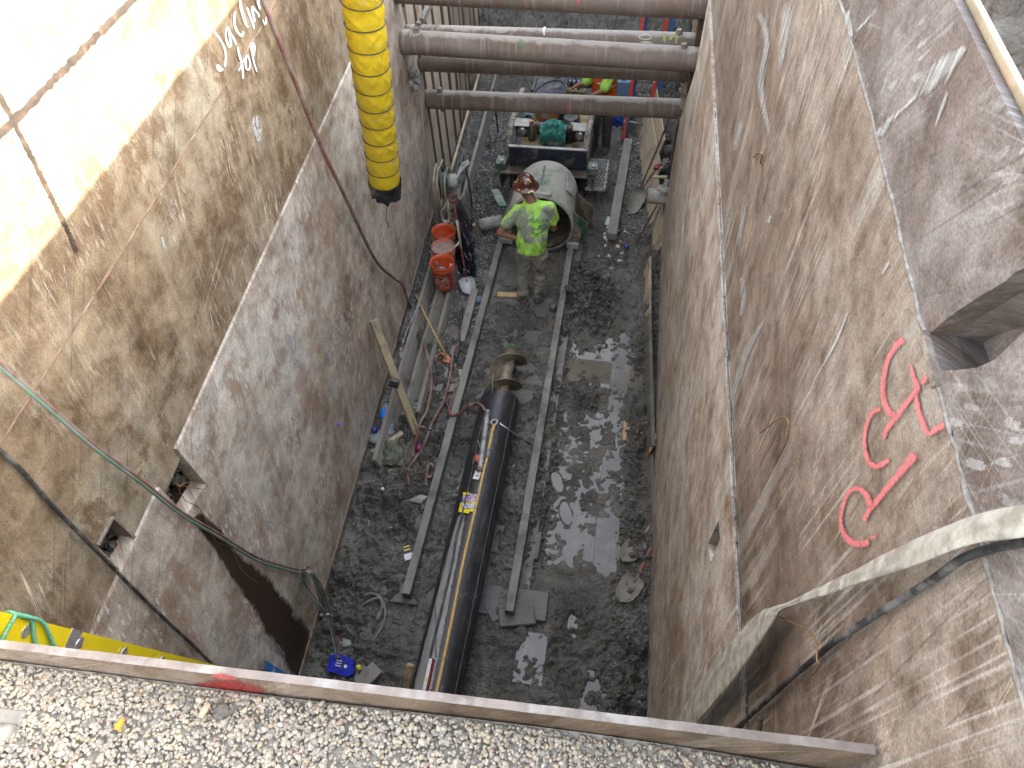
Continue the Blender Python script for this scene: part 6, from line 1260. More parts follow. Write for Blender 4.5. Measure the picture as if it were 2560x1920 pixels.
P1 = thing('person', (-1.03, 6.43, 0.04), 'worker in lime shirt, grey trousers and brown hard hat seen from behind, hand on hip', 'person')
J = dict(hemc=(-1.005, 6.46, 0.90), waist=(-0.995, 6.455, 1.04), chest=(-0.985, 6.52, 1.24), shc=(-0.975, 6.55, 1.38), neck=(-1.02, 6.575, 1.455), head=(-1.085, 6.655, 1.555),
         shL=(-1.155, 6.54, 1.345), shR=(-0.805, 6.55, 1.40), elL=(-1.365, 6.44, 1.085), haL=(-1.175, 6.455, 1.005), elR=(-0.765, 6.585, 1.10), haR=(-0.80, 6.76, 0.97),
         hipL=(-1.095, 6.47, 0.86), hipR=(-0.915, 6.47, 0.86), knL=(-1.115, 6.50, 0.47), knR=(-0.925, 6.52, 0.47), anL=(-1.12, 6.46, 0.10), anR=(-0.93, 6.50, 0.10))
m = MB(); capsule(m, J['hipL'], J['knL'], 0.082, 0.056); capsule(m, J['hipR'], J['knR'], 0.082, 0.056); capsule(m, J['knL'], J['anL'], 0.056, 0.040); capsule(m, J['knR'], J['anR'], 0.056, 0.040)
for a in ('anL', 'anR'): p = Vector(J[a]); capsule(m, p+Vector((0, -0.03, -0.045)), p+Vector((0, 0.13, -0.055)), 0.035, 0.030)
loft(m, [(J['hemc'], 0.14, 0.10, 0), (J['waist'], 0.145, 0.10, 0), (J['chest'], 0.165, 0.108, 0), (J['shc'], 0.15, 0.085, 0), (J['neck'], 0.06, 0.06, 0)])
capsule(m, Vector(J['hemc'])-Vector((0.05, 0, 0.02)), Vector(J['hemc'])+Vector((0.05, 0, -0.02)), 0.11, 0.11); capsule(m, J['shL'], J['elL'], 0.055, 0.044); capsule(m, J['elL'], J['haL'], 0.044, 0.028); capsule(m, J['shR'], J['elR'], 0.055, 0.044); capsule(m, J['elR'], J['haR'], 0.044, 0.028); capsule(m, J['shc'], J['head'], 0.058, 0.055)
hand(m, Vector(J['haL']), (0.75, -0.12, -0.35), (0.25, 0.9, -0.1), 1.0, 0.30, -1); hand(m, Vector(J['haR']), (-0.2, 0.7, -0.35), (-0.3, -0.3, -0.8), 1.0, 0.5, 1)
faceD = Vector((-0.42, 0.85, -0.30)); upD = Vector((-0.12, 0.22, 1)); RH = head(m, Vector(J['head']), faceD, upD)
body = link('body', remesh(m, 0.0085, 2), m_skin, P1)
hc = Vector(J['head'])
for s_ in (-1, 1): MB().blob(hc+RH@Vector((0.030*s_, 0.084, 0.018)), (0.011, 0.008, 0.008), 1, 0, 1, 2).build('eye', m_eye, body)
hm = MB(); hm.blob(hc+RH@Vector((0, -0.016, 0.030)), (0.080, 0.092, 0.098), 3, 0.03, 3, 3, False, RH); link('hair', remesh(hm, 0.008, 1), m_hair, P1)
# shirt
m = MB(); loft(m, [(Vector(J['hemc'])+Vector((0, 0, -0.045)), 0.172, 0.140, 0.0), (J['hemc'], 0.172, 0.142, 0.0), (J['waist'], 0.168, 0.132, 0.0), ((-0.99, 6.49, 1.14), 0.182, 0.132, 0.02), (J['chest'], 0.198, 0.135, 0.05), ((-0.98, 6.54, 1.33), 0.188, 0.118, 0.06), ((-0.98, 6.555, 1.40), 0.150, 0.090, 0.06), (J['neck'], 0.078, 0.076, 0)])
slL = Vector(J['shL']).lerp(Vector(J['elL']), 0.60); slR = Vector(J['shR']).lerp(Vector(J['elR']), 0.58)
capsule(m, J['shL'], slL, 0.074, 0.080); capsule(m, J['shR'], slR, 0.074, 0.078); capsule(m, Vector(J['shL'])+Vector((0.10, 0, 0.02)), J['shL'], 0.07, 0.072); capsule(m, Vector(J['shR'])+Vector((-0.10, 0, 0.0)), J['shR'], 0.07, 0.072)
sh_me = remesh(m, 0.009, 3)
zr = lambda c: 1.0 if c.z < 1.18 else max(0.25, 1-(c.z-1.18)*4)
fold(sh_me, 0.050, 7.0, 3.0, zr, (1.6, 1.0, 0.5)); fold(sh_me, 0.022, 15.0, 8.0, zr, (1.5, 1, 0.4))
for v in sh_me.vertices:                                        # blouse over the belt at the back
    if v.co.z < 0.93: v.co.z = 0.93+(v.co.z-0.93)*0.75+0.012*math.sin(v.co.x*42)
sh_me.update()
stain(sh_me, [((-1.125, 6.40, 1.285), 0.155), ((-1.06, 6.37, 1.20), 0.115), ((-1.02, 6.36, 1.10), 0.07), ((-0.815, 6.44, 1.37), 0.115), ((-0.81, 6.42, 1.24), 0.085), ((-0.845, 6.38, 1.08), 0.065), ((-1.26, 6.44, 1.19), 0.12), ((-1.19, 6.42, 1.32), 0.06)])
m_lime = cloth_mat('lime_shirt', (0.36, 0.66, 0.10), (0.245, 0.25, 0.235)); shirt = link('shirt', sh_me, m_lime, P1)
bvh = BVHTree.FromPolygons([v.co for v in sh_me.vertices], [p.vertices for p in sh_me.polygons])
def back(x, z, lift=0.003):
    h = bvh.ray_cast(Vector((x, 5.8, z)), Vector((0, 1, 0))); return (h[0] if h[0] else Vector((x, 6.4, z)))+Vector((0, -lift, 0))
m_shirtprint = plain('faded_print', (0.035, 0.17, 0.07), 0.85, 0, 0.3, 60, 0)
LC = (-0.925, 1.255)
def arc(x, y):
    a = x/0.125; return back(LC[0]+math.sin(a)*(0.125+y), LC[1]+math.cos(a)*(0.125+y)*0.72-0.02)
text_on('shirt_lettering', 'CONSTRUCTION', 0.034, arc, m_shirtprint, shirt, 0.0006, 1.0)
def tubeback(pts, r): return MB().tube([back(x, z, 0.001) for x, z in pts], r, 6)
tubeback([(LC[0]+math.cos(a)*0.075, LC[1]+math.sin(a)*0.055) for a in np.linspace(2.6, 0.3, 14)], 0.0035).build('shirt_emblem', m_shirtprint, shirt); tubeback([(LC[0]+math.cos(a)*0.05-0.01, LC[1]+math.sin(a)*0.04+0.004) for a in np.linspace(0, 2*math.pi, 18)], 0.0028).build('shirt_emblem', m_shirtprint, shirt)
tubeback([(LC[0]+0.01+k*0.012, LC[1]-0.012+k*0.003) for k in range(8)], 0.008).build('shirt_emblem', m_shirtprint, shirt); tubeback([(LC[0]-0.01+k*0.012, LC[1]-0.036+k*0.003) for k in range(5)], 0.006).build('shirt_emblem', m_shirtprint, shirt); tubeback([(LC[0]+math.sin(a)*0.13, LC[1]-math.cos(a)*0.085+0.0) for a in np.linspace(-0.6, 0.8, 14)], 0.0042).build('shirt_emblem', m_shirtprint, shirt)
# trousers
m = MB(); loft(m, [((-1.005, 6.48, 0.76), 0.165, 0.118, 0), ((-1.005, 6.475, 0.86), 0.165, 0.122, 0), ((-1.0, 6.47, 0.95), 0.152, 0.112, 0)])
for s_ in ('L', 'R'):
    h, k, a = Vector(J['hip'+s_]), Vector(J['kn'+s_]), Vector(J['an'+s_]); capsule(m, h+Vector((0, 0, -0.04)), k, 0.098, 0.077, 18); capsule(m, k, a+Vector((0, 0, 0.02)), 0.077, 0.067, 18); m.tube([a+Vector((0, 0, 0.12)), a+Vector((0, 0, -0.015))], [0.071, 0.073], 18)
tr_me = remesh(m, 0.0095, 3); fold(tr_me, 0.032, 8.0, 5.0, None, (0.8, 0.8, 1.6)); fold(tr_me, 0.018, 15.0, 1.0, None, (0.8, 0.8, 2.2))
stain(tr_me, [((-0.925, 6.41, 0.55), 0.06), ((-0.89, 6.44, 0.17), 0.07), ((-1.12, 6.4, 0.12), 0.05)])
tr_o = link('trousers', tr_me, cloth_mat('grey_trousers', (0.275, 0.265, 0.23), (0.10, 0.095, 0.085)), P1)
MB().bbox((-1.145, 6.352, 0.79), (0.008, 0.075, 0.10), Matrix.Rotation(0.5, 3, 'Z'), 0.003).build('thigh_pocket', cloth_mat('pocket_cloth', (0.21, 0.205, 0.18), (0.1, 0.1, 0.09)), tr_o)
for s_, rz in (('L', 0.35), ('R', -0.10)):
    a = Vector(J['an'+s_]); m = MB(); f = Vector((-math.sin(rz), math.cos(rz), 0)); capsule(m, a+Vector((0, 0, 0.06)), a+Vector((0, 0, -0.02)), 0.058, 0.058); capsule(m, a-f*0.045+Vector((0, 0, -0.045)), a+f*0.15+Vector((0, 0, -0.055)), 0.052, 0.048); capsule(m, a+Vector((0, 0, -0.02)), a+f*0.10+Vector((0, 0, -0.045)), 0.050, 0.045)
    bm_ = remesh(m, 0.009, 2)
    for v in bm_.vertices: v.co.z = max(v.co.z, 0.034)
    link('boot', bm_, m_boot, P1)
# hard hat with full brim
def camo_mat():
    M = Mat('camo_hard_hat'); c = M.mix(M.step(M.noise(13, 2, 0.4, M.vec(loc=(1.3, 0.2, 5))), 0.60, 0.615), (0.075, 0.018, 0.012), (0.42, 0.34, 0.11)); c = M.mix(M.step(M.noise(16, 2, 0.4, M.vec(loc=(6, 3, 1))), 0.60, 0.62), c, (0.035, 0.012, 0.008))
    M.set('Base Color', c); M.set('Roughness', 0.15); M.set('Specular IOR Level', 0.7); return M.m
hat = thing('hard_hat', hc+Vector((0, 0, 0.03)), 'glossy brown and yellow full-brim hard hat on the lime-shirted worker', 'hard hat')
upH = (RH@Vector((0, -0.22, 1))).normalized(); fH = RH@Vector((0, 1, 0)); fH = (fH-upH*fH.dot(upH)).normalized(); rH = fH.cross(upH); MH = Matrix.Translation(hc+RH@Vector((0, -0.005, 0.055)))@Matrix((rH, fH, upH)).transposed().to_4x4()@Matrix.Diagonal((0.92, 1.08, 1, 1))
m_camo = camo_mat()
MB().lathe([(0.0, 0.118), (0.03, 0.116), (0.06, 0.106), (0.085, 0.088), (0.103, 0.06), (0.112, 0.03), (0.116, 0.004), (0.128, -0.006), (0.150, -0.016), (0.160, -0.020), (0.161, -0.024), (0.150, -0.022), (0.112, -0.006), (0.105, 0.03)], 40, MH).build('hat_shell', m_camo, hat)
MB().tube([MH@Vector((0, 0.108*math.cos(a), 0.112*math.sin(a)+0.010)) for a in np.linspace(0.25, math.pi-0.25, 14)], 0.010, 8).build('crown_ridge', m_camo, hat)
MB().lathe([(0.100, -0.055), (0.106, -0.050), (0.106, -0.012), (0.100, -0.010)], 30, MH).build('sweat_band', plain('white_band', (0.5, 0.52, 0.45), 0.7), hat)

# second worker, mostly hidden by the struts
P2 = thing('person', (-0.44, 9.98, 0.02), 'worker in orange vest over lime shirt bending at the machine controls behind the struts', 'person')
K2 = dict(hemc=(-0.44, 9.98, 0.90), waist=(-0.445, 9.97, 1.05), chest=(-0.46, 9.95, 1.26), shc=(-0.47, 9.93, 1.40), neck=(-0.48, 9.90, 1.47), head=(-0.52, 9.84, 1.60), shL=(-0.62, 9.94, 1.37), shR=(-0.31, 9.94, 1.38), elL=(-0.70, 9.86, 1.16), haL=(-0.84, 9.86, 1.10), elR=(-0.44, 9.72, 1.13), haR=(-0.66, 9.66, 1.02), hipL=(-0.53, 9.98, 0.86), hipR=(-0.36, 9.98, 0.86), knL=(-0.54, 9.94, 0.47), knR=(-0.36, 9.96, 0.47), anL=(-0.55, 9.98, 0.10), anR=(-0.36, 10.0, 0.10))
m = MB()
for s_ in ('L', 'R'):
    capsule(m, K2['hip'+s_], K2['kn'+s_], 0.08, 0.055); capsule(m, K2['kn'+s_], K2['an'+s_], 0.055, 0.04); p = Vector(K2['an'+s_]); capsule(m, p+Vector((0, 0.03, -0.045)), p+Vector((0, -0.12, -0.055)), 0.035, 0.03); capsule(m, K2['sh'+s_], K2['el'+s_], 0.054, 0.042); capsule(m, K2['el'+s_], K2['ha'+s_], 0.042, 0.028)
loft(m, [(K2['hemc'], 0.14, 0.10, 0), (K2['waist'], 0.145, 0.10, 0), (K2['chest'], 0.165, 0.108, 0), (K2['shc'], 0.15, 0.085, 0), (K2['neck'], 0.06, 0.06, 0)]); capsule(m, K2['shc'], K2['head'], 0.056, 0.055)
hand(m, Vector(K2['haL']), (-0.7, -0.1, -0.4), (0, -0.3, -1), 1.0, 0.45, 1); hand(m, Vector(K2['haR']), (-0.7, -0.1, -0.3), (0, -0.3, -1), 1.0, 0.45, 1); R2 = head(m, Vector(K2['head']), Vector((-0.5, -0.75, -0.4)), Vector((0, -0.3, 1)))
b2o = link('body', remesh(m, 0.010, 2), m_skin, P2); h2c = Vector(K2['head'])
for s_ in (-1, 1): MB().blob(h2c+R2@Vector((0.030*s_, 0.084, 0.018)), (0.011, 0.008, 0.008), 1, 0, 1, 2).build('eye', m_eye, b2o)
m = MB(); loft(m, [((-0.44, 9.98, 0.84), 0.17, 0.13, 0), (K2['waist'], 0.168, 0.126, 0), (K2['chest'], 0.19, 0.13, 0), ((-0.47, 9.94, 1.36), 0.17, 0.11, 0), (K2['neck'], 0.075, 0.075, 0)])
for s_ in ('L', 'R'): capsule(m, K2['sh'+s_], Vector(K2['sh'+s_]).lerp(Vector(K2['el'+s_]), 0.9), 0.072, 0.074)
s2 = remesh(m, 0.010, 3); fold(s2, 0.02, 8, 2, None, (1.4, 1, 0.6)); stain(s2, []); link('shirt', s2, m_lime, P2)
m = MB(); loft(m, [((-0.435, 9.98, 0.86), 0.182, 0.142, 0), (K2['waist'], 0.180, 0.138, 0), (K2['chest'], 0.198, 0.142, 0), ((-0.465, 9.94, 1.37), 0.165, 0.118, 0)])
v2 = remesh(m, 0.010, 2); fold(v2, 0.016, 8, 7, None, (1.4, 1, 0.6)); stain(v2, []); vest = link('safety_vest', v2, cloth_mat('orange_vest', (0.70, 0.13, 0.015), (0.3, 0.15, 0.08)), P2)
MB().lathe([(0.205, -0.025), (0.208, 0.025)], 36, Matrix.Translation((-0.452, 9.965, 1.16))@Matrix.Rotation(0.35, 4, 'Y')@Matrix.Diagonal((0.96, 0.74, 1, 1))).build('reflective_band', plain('reflective_tape', (0.55, 0.58, 0.52), 0.4), vest)
m = MB(); loft(m, [((-0.445, 9.98, 0.76), 0.165, 0.12, 0), ((-0.445, 9.98, 0.92), 0.158, 0.115, 0)])
for s_ in ('L', 'R'): h, k, a = Vector(K2['hip'+s_]), Vector(K2['kn'+s_]), Vector(K2['an'+s_]); capsule(m, h, k, 0.094, 0.076); capsule(m, k, a, 0.076, 0.068)
t2 = remesh(m, 0.010, 3); fold(t2, 0.018, 9, 4, None, (0.8, 0.8, 1.7)); stain(t2, []); link('trousers', t2, cloth_mat('dark_trousers', (0.07, 0.068, 0.066), (0.1, 0.1, 0.09)), P2)
for s_ in ('L', 'R'):
    a = Vector(K2['an'+s_]); m = MB(); capsule(m, a+Vector((0, 0, 0.05)), a, 0.056, 0.056); capsule(m, a+Vector((0, 0.04, -0.05)), a+Vector((0, -0.14, -0.055)), 0.05, 0.046); link('boot', remesh(m, 0.01, 2), m_boot, P2)
hat2 = thing('hard_hat', h2c+Vector((0, 0, 0.06)), 'plain hard hat on the orange-vested worker, hidden behind the struts', 'hard hat'); M2 = Matrix.Translation(h2c+R2@Vector((0, 0, 0.06)))@R2.to_4x4()
MB().lathe([(0.0, 0.115), (0.06, 0.10), (0.10, 0.06), (0.114, 0.0), (0.14, -0.015), (0.142, -0.02), (0.11, -0.008)], 32, M2).build('hat_shell', plain('white_hat', (0.55, 0.55, 0.52), 0.3), hat2)
# ================================================================== orange buckets
m_bucket = plain('orange_plastic', (0.52, 0.075, 0.022), 0.45, 0, 0.12, 6, 0.1, (0.28, 0.17, 0.13), 0.32, 8)
m_bucket_dirty = plain('muddy_orange_plastic', (0.46, 0.09, 0.045), 0.6, 0, 0.2, 6, 0.1, (0.30, 0.22, 0.18), 0.6, 6)
m_fill = plain('bucket_slurry', (0.22, 0.165, 0.14), 0.7, 0, 0.25, 14, 0.3, (0.34, 0.16, 0.11), 0.3, 10)
def bucket(rim, label, mat, fill=None, logo=False, tools=None, bail=True):
    c = Vector((rim.x, rim.y, rim.z-0.365)); t = thing('bucket', c, label, 'bucket', 'orange buckets in a row by the left shield'); M = Matrix.Translation(c)
    b = MB().lathe([(0.0, 0.0), (0.128, 0.0), (0.131, 0.006), (0.143, 0.28), (0.150, 0.283), (0.150, 0.292), (0.144, 0.294), (0.1445, 0.305), (0.151, 0.307), (0.151, 0.316), (0.145, 0.318), (0.146, 0.340), (0.152, 0.342), (0.152, 0.350), (0.147, 0.352), (0.149, 0.365), (0.146, 0.366), (0.139, 0.30), (0.127, 0.012), (0.0, 0.012)], 40, M).build('bucket_shell', mat, t)
    if bail:
        MB().tube([c+Vector((math.cos(a)*0.155, -0.04-math.sin(a)*0.06, 0.31-math.sin(a)*0.10)) for a in np.linspace(0, math.pi, 16)], 0.003, 6).build('bail_wire', m_steel, t)
    if fill:
        rows = []
        for i in range(9): rows.append([c+Vector((math.cos(a)*0.139*i/8, math.sin(a)*0.139*i/8, fill+0.012*mnoise.noise(Vector((math.cos(a)*i*0.5, math.sin(a)*i*0.5, 3))))) for a in np.linspace(0, 2*math.pi, 25)])
        MB().grid(rows).build('slurry_fill', m_fill, t)
    if logo:
        def cm(x, y):
            ang = -math.pi/2+0.05+x/0.14; r = 0.1395+(y+0.02)*0.043; return c+Vector((math.cos(ang)*(r+0.0022), math.sin(ang)*(r+0.0022), 0.155+y))
        ca, sa = math.cos(0.6), math.sin(0.6)
        def rotm(dx, dy): return lambda x, y: cm((x+dx)*ca-(y+dy)*sa, (x+dx)*sa+(y+dy)*ca)
        ink = spray_mat('worn_white_print', (0.62, 0.46, 0.42), 0.1, 40, thr=-0.3); ink = plain('worn_white_ink', (0.60, 0.44, 0.40), 0.6, 0, 0.2, 20, 0, (0.40, 0.10, 0.05), 0.35, 30)
        for txt, sz_, dx, dy in (('THE', 0.040, -0.035, 0.050), ('HOME', 0.062, 0.0, 0.008), ('DEPOT', 0.048, 0.012, -0.042)): text_on('bucket_lettering', txt, sz_, rotm(dx, dy), ink, b, 0.001)
        sq = [(-0.085, -0.095), (0.085, -0.095), (0.085, 0.085), (-0.085, 0.085), (-0.085, -0.095)]; pts = []
        for (x0, y0), (x1, y1) in zip(sq, sq[1:]): pts += [cm(x0+(x1-x0)*k/6, y0+(y1-y0)*k/6) for k in range(6)]
        MB().tube(pts, 0.0018, 5, closed=True).build('logo_border', ink, b)
    return t, c
def in_bucket(c, items, labels):
    for (a, b_, w, mat), (nm, lab, cat) in zip(items, labels): tag(MB().beam(c+Vector(a), c+Vector(b_), w[0], w[1], (0.3, 1, 0.2), 0.003).build(nm, mat), lab, cat)
t, c1 = bucket(fl(px('J', 282, 1197), 0.585), 'nearest orange bucket with a white printed logo and tools inside', m_bucket, None, True)
in_bucket(c1, [((-0.05, 0.0, 0.05), (-0.09, 0.06, 0.30), (0.05, 0.012), m_galv), ((0.02, -0.02, 0.04), (-0.02, 0.04, 0.24), (0.07, 0.03), m_palesteel), ((0.06, 0.0, 0.04), (0.10, 0.05, 0.30), (0.03, 0.012), m_ink_white)], [('trowel', 'grey trowel blade sticking up in the nearest orange bucket', 'trowel'), ('mortar_block', 'grey lump standing in the middle of the nearest orange bucket', 'block'), ('white_rule', 'white rule leaning in the right of the nearest orange bucket', 'rule')])
t, c2 = bucket(fl(px('J', 293, 1027), 0.585), 'middle orange bucket, brim-full of brown slurry', m_bucket_dirty, 0.325)
tag(MB().beam(c2+Vector((0.135, 0.02, 0.33)), c2+Vector((0.20, 0.06, 0.40)), 0.018, 0.010, (0, 0, 1), 0.002).build('white_rule', m_ink_white), 'white stick poking over the rim of the slurry bucket', 'rule')
t, c3 = bucket(fl(px('J', 297, 855), 0.585), 'farthest orange bucket, nearly empty, under the hose reel', m_bucket)
in_bucket(c3, [((0.0, 0.0, 0.02), (0.01, 0.05, 0.20), (0.025, 0.02), m_rust)], [('chisel', 'rusty chisel standing in the farthest orange bucket', 'chisel')])
# ================================================================== hose reel, pipe and tools behind the buckets
rc_ = fl(px('Z', 430, 450), 0.95); hr = thing('hose_reel', rc_-Vector((0, 0, 0.4)), 'green hose reel hung at the end of the left shield with tan hose loops', 'hose reel')
MX = Matrix.Translation(rc_)@Matrix.Rotation(0.25, 4, 'Z')@Matrix.Rotation(math.pi/2, 4, 'Y'); m_tanhose = plain('tan_hose', (0.30, 0.25, 0.19), 0.6, 0, 0.25, 14, 0.2, (0.20, 0.18, 0.15), 0.4)
MB().lathe([(0.0, -0.05), (0.21, -0.05), (0.21, -0.035), (0.12, -0.03), (0.12, 0.03), (0.21, 0.035), (0.21, 0.05), (0.0, 0.05)], 28, MX).build('reel_drum', m_green_paint, hr)
MB().lathe([(0.0, 0.05), (0.09, 0.05), (0.095, 0.09), (0.09, 0.15), (0.05, 0.165), (0.0, 0.165)], 20, MX).build('reel_motor', m_palesteel, hr)
for k, (dx, r_) in enumerate(((-0.09, 0.27), (-0.055, 0.25), (0.04, 0.225))):
    MB().tube([rc_+Vector((dx, math.cos(a)*r_*0.8, math.sin(a)*r_-(0.12 if math.sin(a) < 0 else 0)*abs(math.sin(a))-0.05)) for a in np.linspace(0, 2*math.pi, 31)[:-1]], 0.018, 8, closed=True).build('hose_turn', m_tanhose, hr)
hose('hose_tail', [rc_+Vector((0.06, -0.15, -0.15)), fl(px('Z', 430, 980), 0.75), fl(px('Z', 360, 1080), 0.68), fl(px('Z', 390, 1230), 0.58), fl(px('Z', 435, 1310), 0.54)], 0.017, m_tanhose, None, parent=hr); hose('hose_tail', [rc_+Vector((0.06, -0.05, -0.2)), fl(px('Z', 500, 950), 0.75), fl(px('Z', 520, 1150), 0.62), fl(px('Z', 500, 1300), 0.54)], 0.017, m_tanhose, None, parent=hr)
MB().bbox(fl(px('Z', 440, 1290), 0.55), (0.05, 0.06, 0.05), None, 0.008).build('hose_coupling', m_palesteel, hr)
hose('thin_strip', [lw(px('Z', 310, 150), 0.04), lw(px('Z', 385, 0), 0.04)], 0.012, m_ply, 'pale strip of wood stuck upright above the hose reel', 'strip')
pv = thing('pipe_offcut', fl(px('Z', 650, 600), 0.72), 'short wide off-white plastic pipe offcut beside the hose reel', 'pipe'); va, vb = fl(px('Z', 560, 600), 0.72), fl(px('Z', 725, 610), 0.72); vd = (vb-va).normalized()
MB().tube([va, vb], 0.118, 26, caps=False).build('pipe_wall', m_palesteel, pv); MB().tube([vb-vd*0.1, vb], [0.106, 0.106], 26, caps=False).build('pipe_bore', m_palesteel, pv); MB().lathe([(0.106, 0), (0.118, 0)], 26, Matrix.Translation(vb)@vd.to_track_quat('Z', 'Y').to_matrix().to_4x4()).build('pipe_lip', m_palesteel, pv)
board('square_post', fl(px('Z', 745, 770), 0.66), fl(px('Z', 920, 1180), 0.25), 0.075, 0.07, m_timber, 'square grey post leaning down from the plastic pipe offcut', 'post')
tag(MB().prism([fl(px('Z', u, v), 0.9) for u, v in ((640, 400), (760, 120), (900, 40), (930, 120), (760, 300), (680, 430))], (0.01, 0.02, 0.03)).build('bent_sheet_scrap', m_palesteel), 'bent grey sheet-metal scrap behind the hose reel', 'metal scrap')
hose('steel_bar', [fl(px('Z', 870, 160), 1.0), fl(px('Z', 985, 830), 0.35), fl(px('J', 612, 700), 0.02)], 0.013, m_dark_rust, 'dark steel bar driven in beside the kick board', 'bar')
hose('steel_bar', [fl(px('L', 290, 130), 1.5), fl(px('L', 335, 480), 0.75), fl(px('L', 358, 740), 0.05)], 0.012, m_dark_rust, 'thin rusty bar standing at the far end of the kick board', 'bar')
def shovel(label, grip, sock, tip, bw, shaft_mat, blade_mat, nrm=(0, 0, 1), dgrip=None, wood_top=None):
    t = thing('shovel', tip, label, 'shovel'); grip, sock, tip = Vector(grip), Vector(sock), Vector(tip); d = (tip-sock).normalized(); n = Vector(nrm); n = (n-d*n.dot(d)).normalized(); s_ = d.cross(n); L = (tip-sock).length
    rows = []
    for f, w in ((0.0, 0.25), (0.10, 0.85), (0.2, 1.0), (0.5, 1.0), (0.75, 0.88), (0.9, 0.6), (1.0, 0.12)): rows.append([sock+d*L*f+s_*bw/2*w*k+n*(0.030*(k*k)-0.012*math.sin(f*3)) for k in (-1, -0.5, 0, 0.5, 1)])
    rows2 = [[p-n*0.004 for p in r] for r in rows]; m = MB().grid(rows).grid(rows2[::-1]); m.build('shovel_blade', blade_mat, t)
    MB().tube([sock+d*0.06, sock-d*0.05, sock+(grip-sock)*0.12], [0.012, 0.021, 0.020], 10).build('blade_socket', blade_mat, t)
    MB().tube(spline([sock, sock.lerp(grip, 0.5), grip], 4), 0.0165, 10).build('shaft', shaft_mat, t)
    if dgrip:
        gd = (grip-sock).normalized(); gs = gd.cross(n).normalized(); P = [grip, grip+gd*0.03+gs*0.045, grip+gd*0.10+gs*0.05, grip+gd*0.10-gs*0.05, grip+gd*0.03-gs*0.045, grip]; MB().tube(P, 0.013, 8).build('d_grip', dgrip, t)
    if wood_top: MB().tube([sock.lerp(grip, 0.40), sock.lerp(grip, 0.78)], 0.018, 10).build('bare_wood_sleeve', wood_top, t)
    return t
m_mudblade = plain('mud_caked_steel', (0.20, 0.185, 0.15), 0.7, 0, 0.25, 10, 0.3, (0.13, 0.12, 0.10), 0.4); m_redpl = plain('faded_red_plastic', (0.33, 0.035, 0.055), 0.5, 0, 0.2); m_darkred = plain('dark_red_shaft', (0.13, 0.03, 0.03), 0.5, 0, 0.25); m_shaft = plain('ash_handle', (0.36, 0.28, 0.19), 0.6, 0, 0.2, 20, 0.15, (0.2, 0.17, 0.13), 0.35)
shovel('shovel with red grip and grey blade leaning beside the black bag', fl(px('Z', 620, 900), 0.95), fl(px('J', 545, 1370), 0.14), fl(px('J', 590, 1560), 0.05), 0.20, m_darkred, plain('grey_blade', (0.34, 0.345, 0.34), 0.5, 0.2, 0.2), (0.2, -0.5, 0.8), m_darkred, m_shaft)
hose('tool_handle', [fl(px('J', 385, 770), 0.45), fl(px('J', 460, 1080), 0.25), fl(px('J', 520, 1330), 0.06)], 0.016, m_shaft, 'long muddy tool handle lying right of the orange buckets', 'handle')
hose('tool_handle', [fl(px('J', 420, 900), 0.35), fl(px('J', 480, 1000), 0.28), fl(px('J', 500, 1120), 0.2)], 0.013, m_rust, 'short rusty bar beside the orange buckets', 'bar')
hose('tool_handle', [fl(px('J', 630, 790), 0.50), fl(px('J', 670, 900), 0.3), fl(px('J', 705, 1035), 0.05)], 0.020, m_shaft, 'wooden handle end sticking out right of the black bag', 'handle')
def bagp(u, v):
    x = 430+u*230*(0.75+0.25*v)+v*(-10); y = 570+v*720; z = 0.75*(1-v)**0.8+0.02; n = mnoise.noise(Vector((u*4, v*7, 3)))*0.06+abs(mnoise.noise(Vector((u*9, v*10, 8))))*0.05; p = fl(px('J', x, y+u*(1-u)*80-(60*u if v < 0.3 else 0)+(1-v)*u*170), z)
    return p+Vector((0.1*math.sin(u*3.14)+n, -0.18*math.sin(u*math.pi)-n, n))
cloth('rubbish_bag', bagp, 24, 34, plain('black_polythene', (0.012, 0.014, 0.02), 0.3, 0, 0.3, 10, 0.25, (0.05, 0.055, 0.065), 0.3), 'black plastic rubbish bag hanging beside the red-grip shovel', 'rubbish bag')

# ================================================================== litter at the left foot
m_clear = Mat('clear_bottle'); m_clear.set('Base Color', (0.75, 0.85, 0.95)).set('Roughness', 0.08).set('Transmission Weight', 0.75).set('IOR', 1.35); m_clear = m_clear.m
bo = fl(px('C', 480, 400), 0.10); bt_a, bt_b = fl(px('C', 440, 235), 0.16), fl(px('C', 480, 690), 0.10); bd = (bt_a-bt_b).normalized(); bl = thing('water_bottle', bo, 'large clear plastic water bottle with a blue label lying at the left shield foot', 'bottle')
MBt = Matrix.Translation(bt_b)@bd.to_track_quat('Z', 'Y').to_matrix().to_4x4(); Lb = (bt_a-bt_b).length
pr_ = [(0.0, 0.0), (0.06, 0.0), (0.07, 0.02)]
for k in range(1, 9): pr_ += [(0.071 if k % 2 else 0.066, Lb*0.09*k)]
pr_ += [(0.070, Lb*0.74), (0.055, Lb*0.84), (0.028, Lb*0.93), (0.02, Lb*0.95), (0.02, Lb), (0.0, Lb)]
MB().lathe(pr_, 24, MBt).build('bottle_shell', m_clear, bl); MB().lathe([(0.073, Lb*0.50), (0.0735, Lb*0.52), (0.0735, Lb*0.70), (0.072, Lb*0.72)], 24, MBt).build('bottle_label', plain('blue_label', (0.02, 0.22, 0.72), 0.35, 0, 0.1), bl); MB().lathe([(0.022, 0.0), (0.022, 0.02), (0.0, 0.022)], 14, Matrix.Translation(bt_b-bd*0.02)@bd.to_track_quat('Z', 'Y').to_matrix().to_4x4()).build('bottle_cap', m_ink_white, bl)
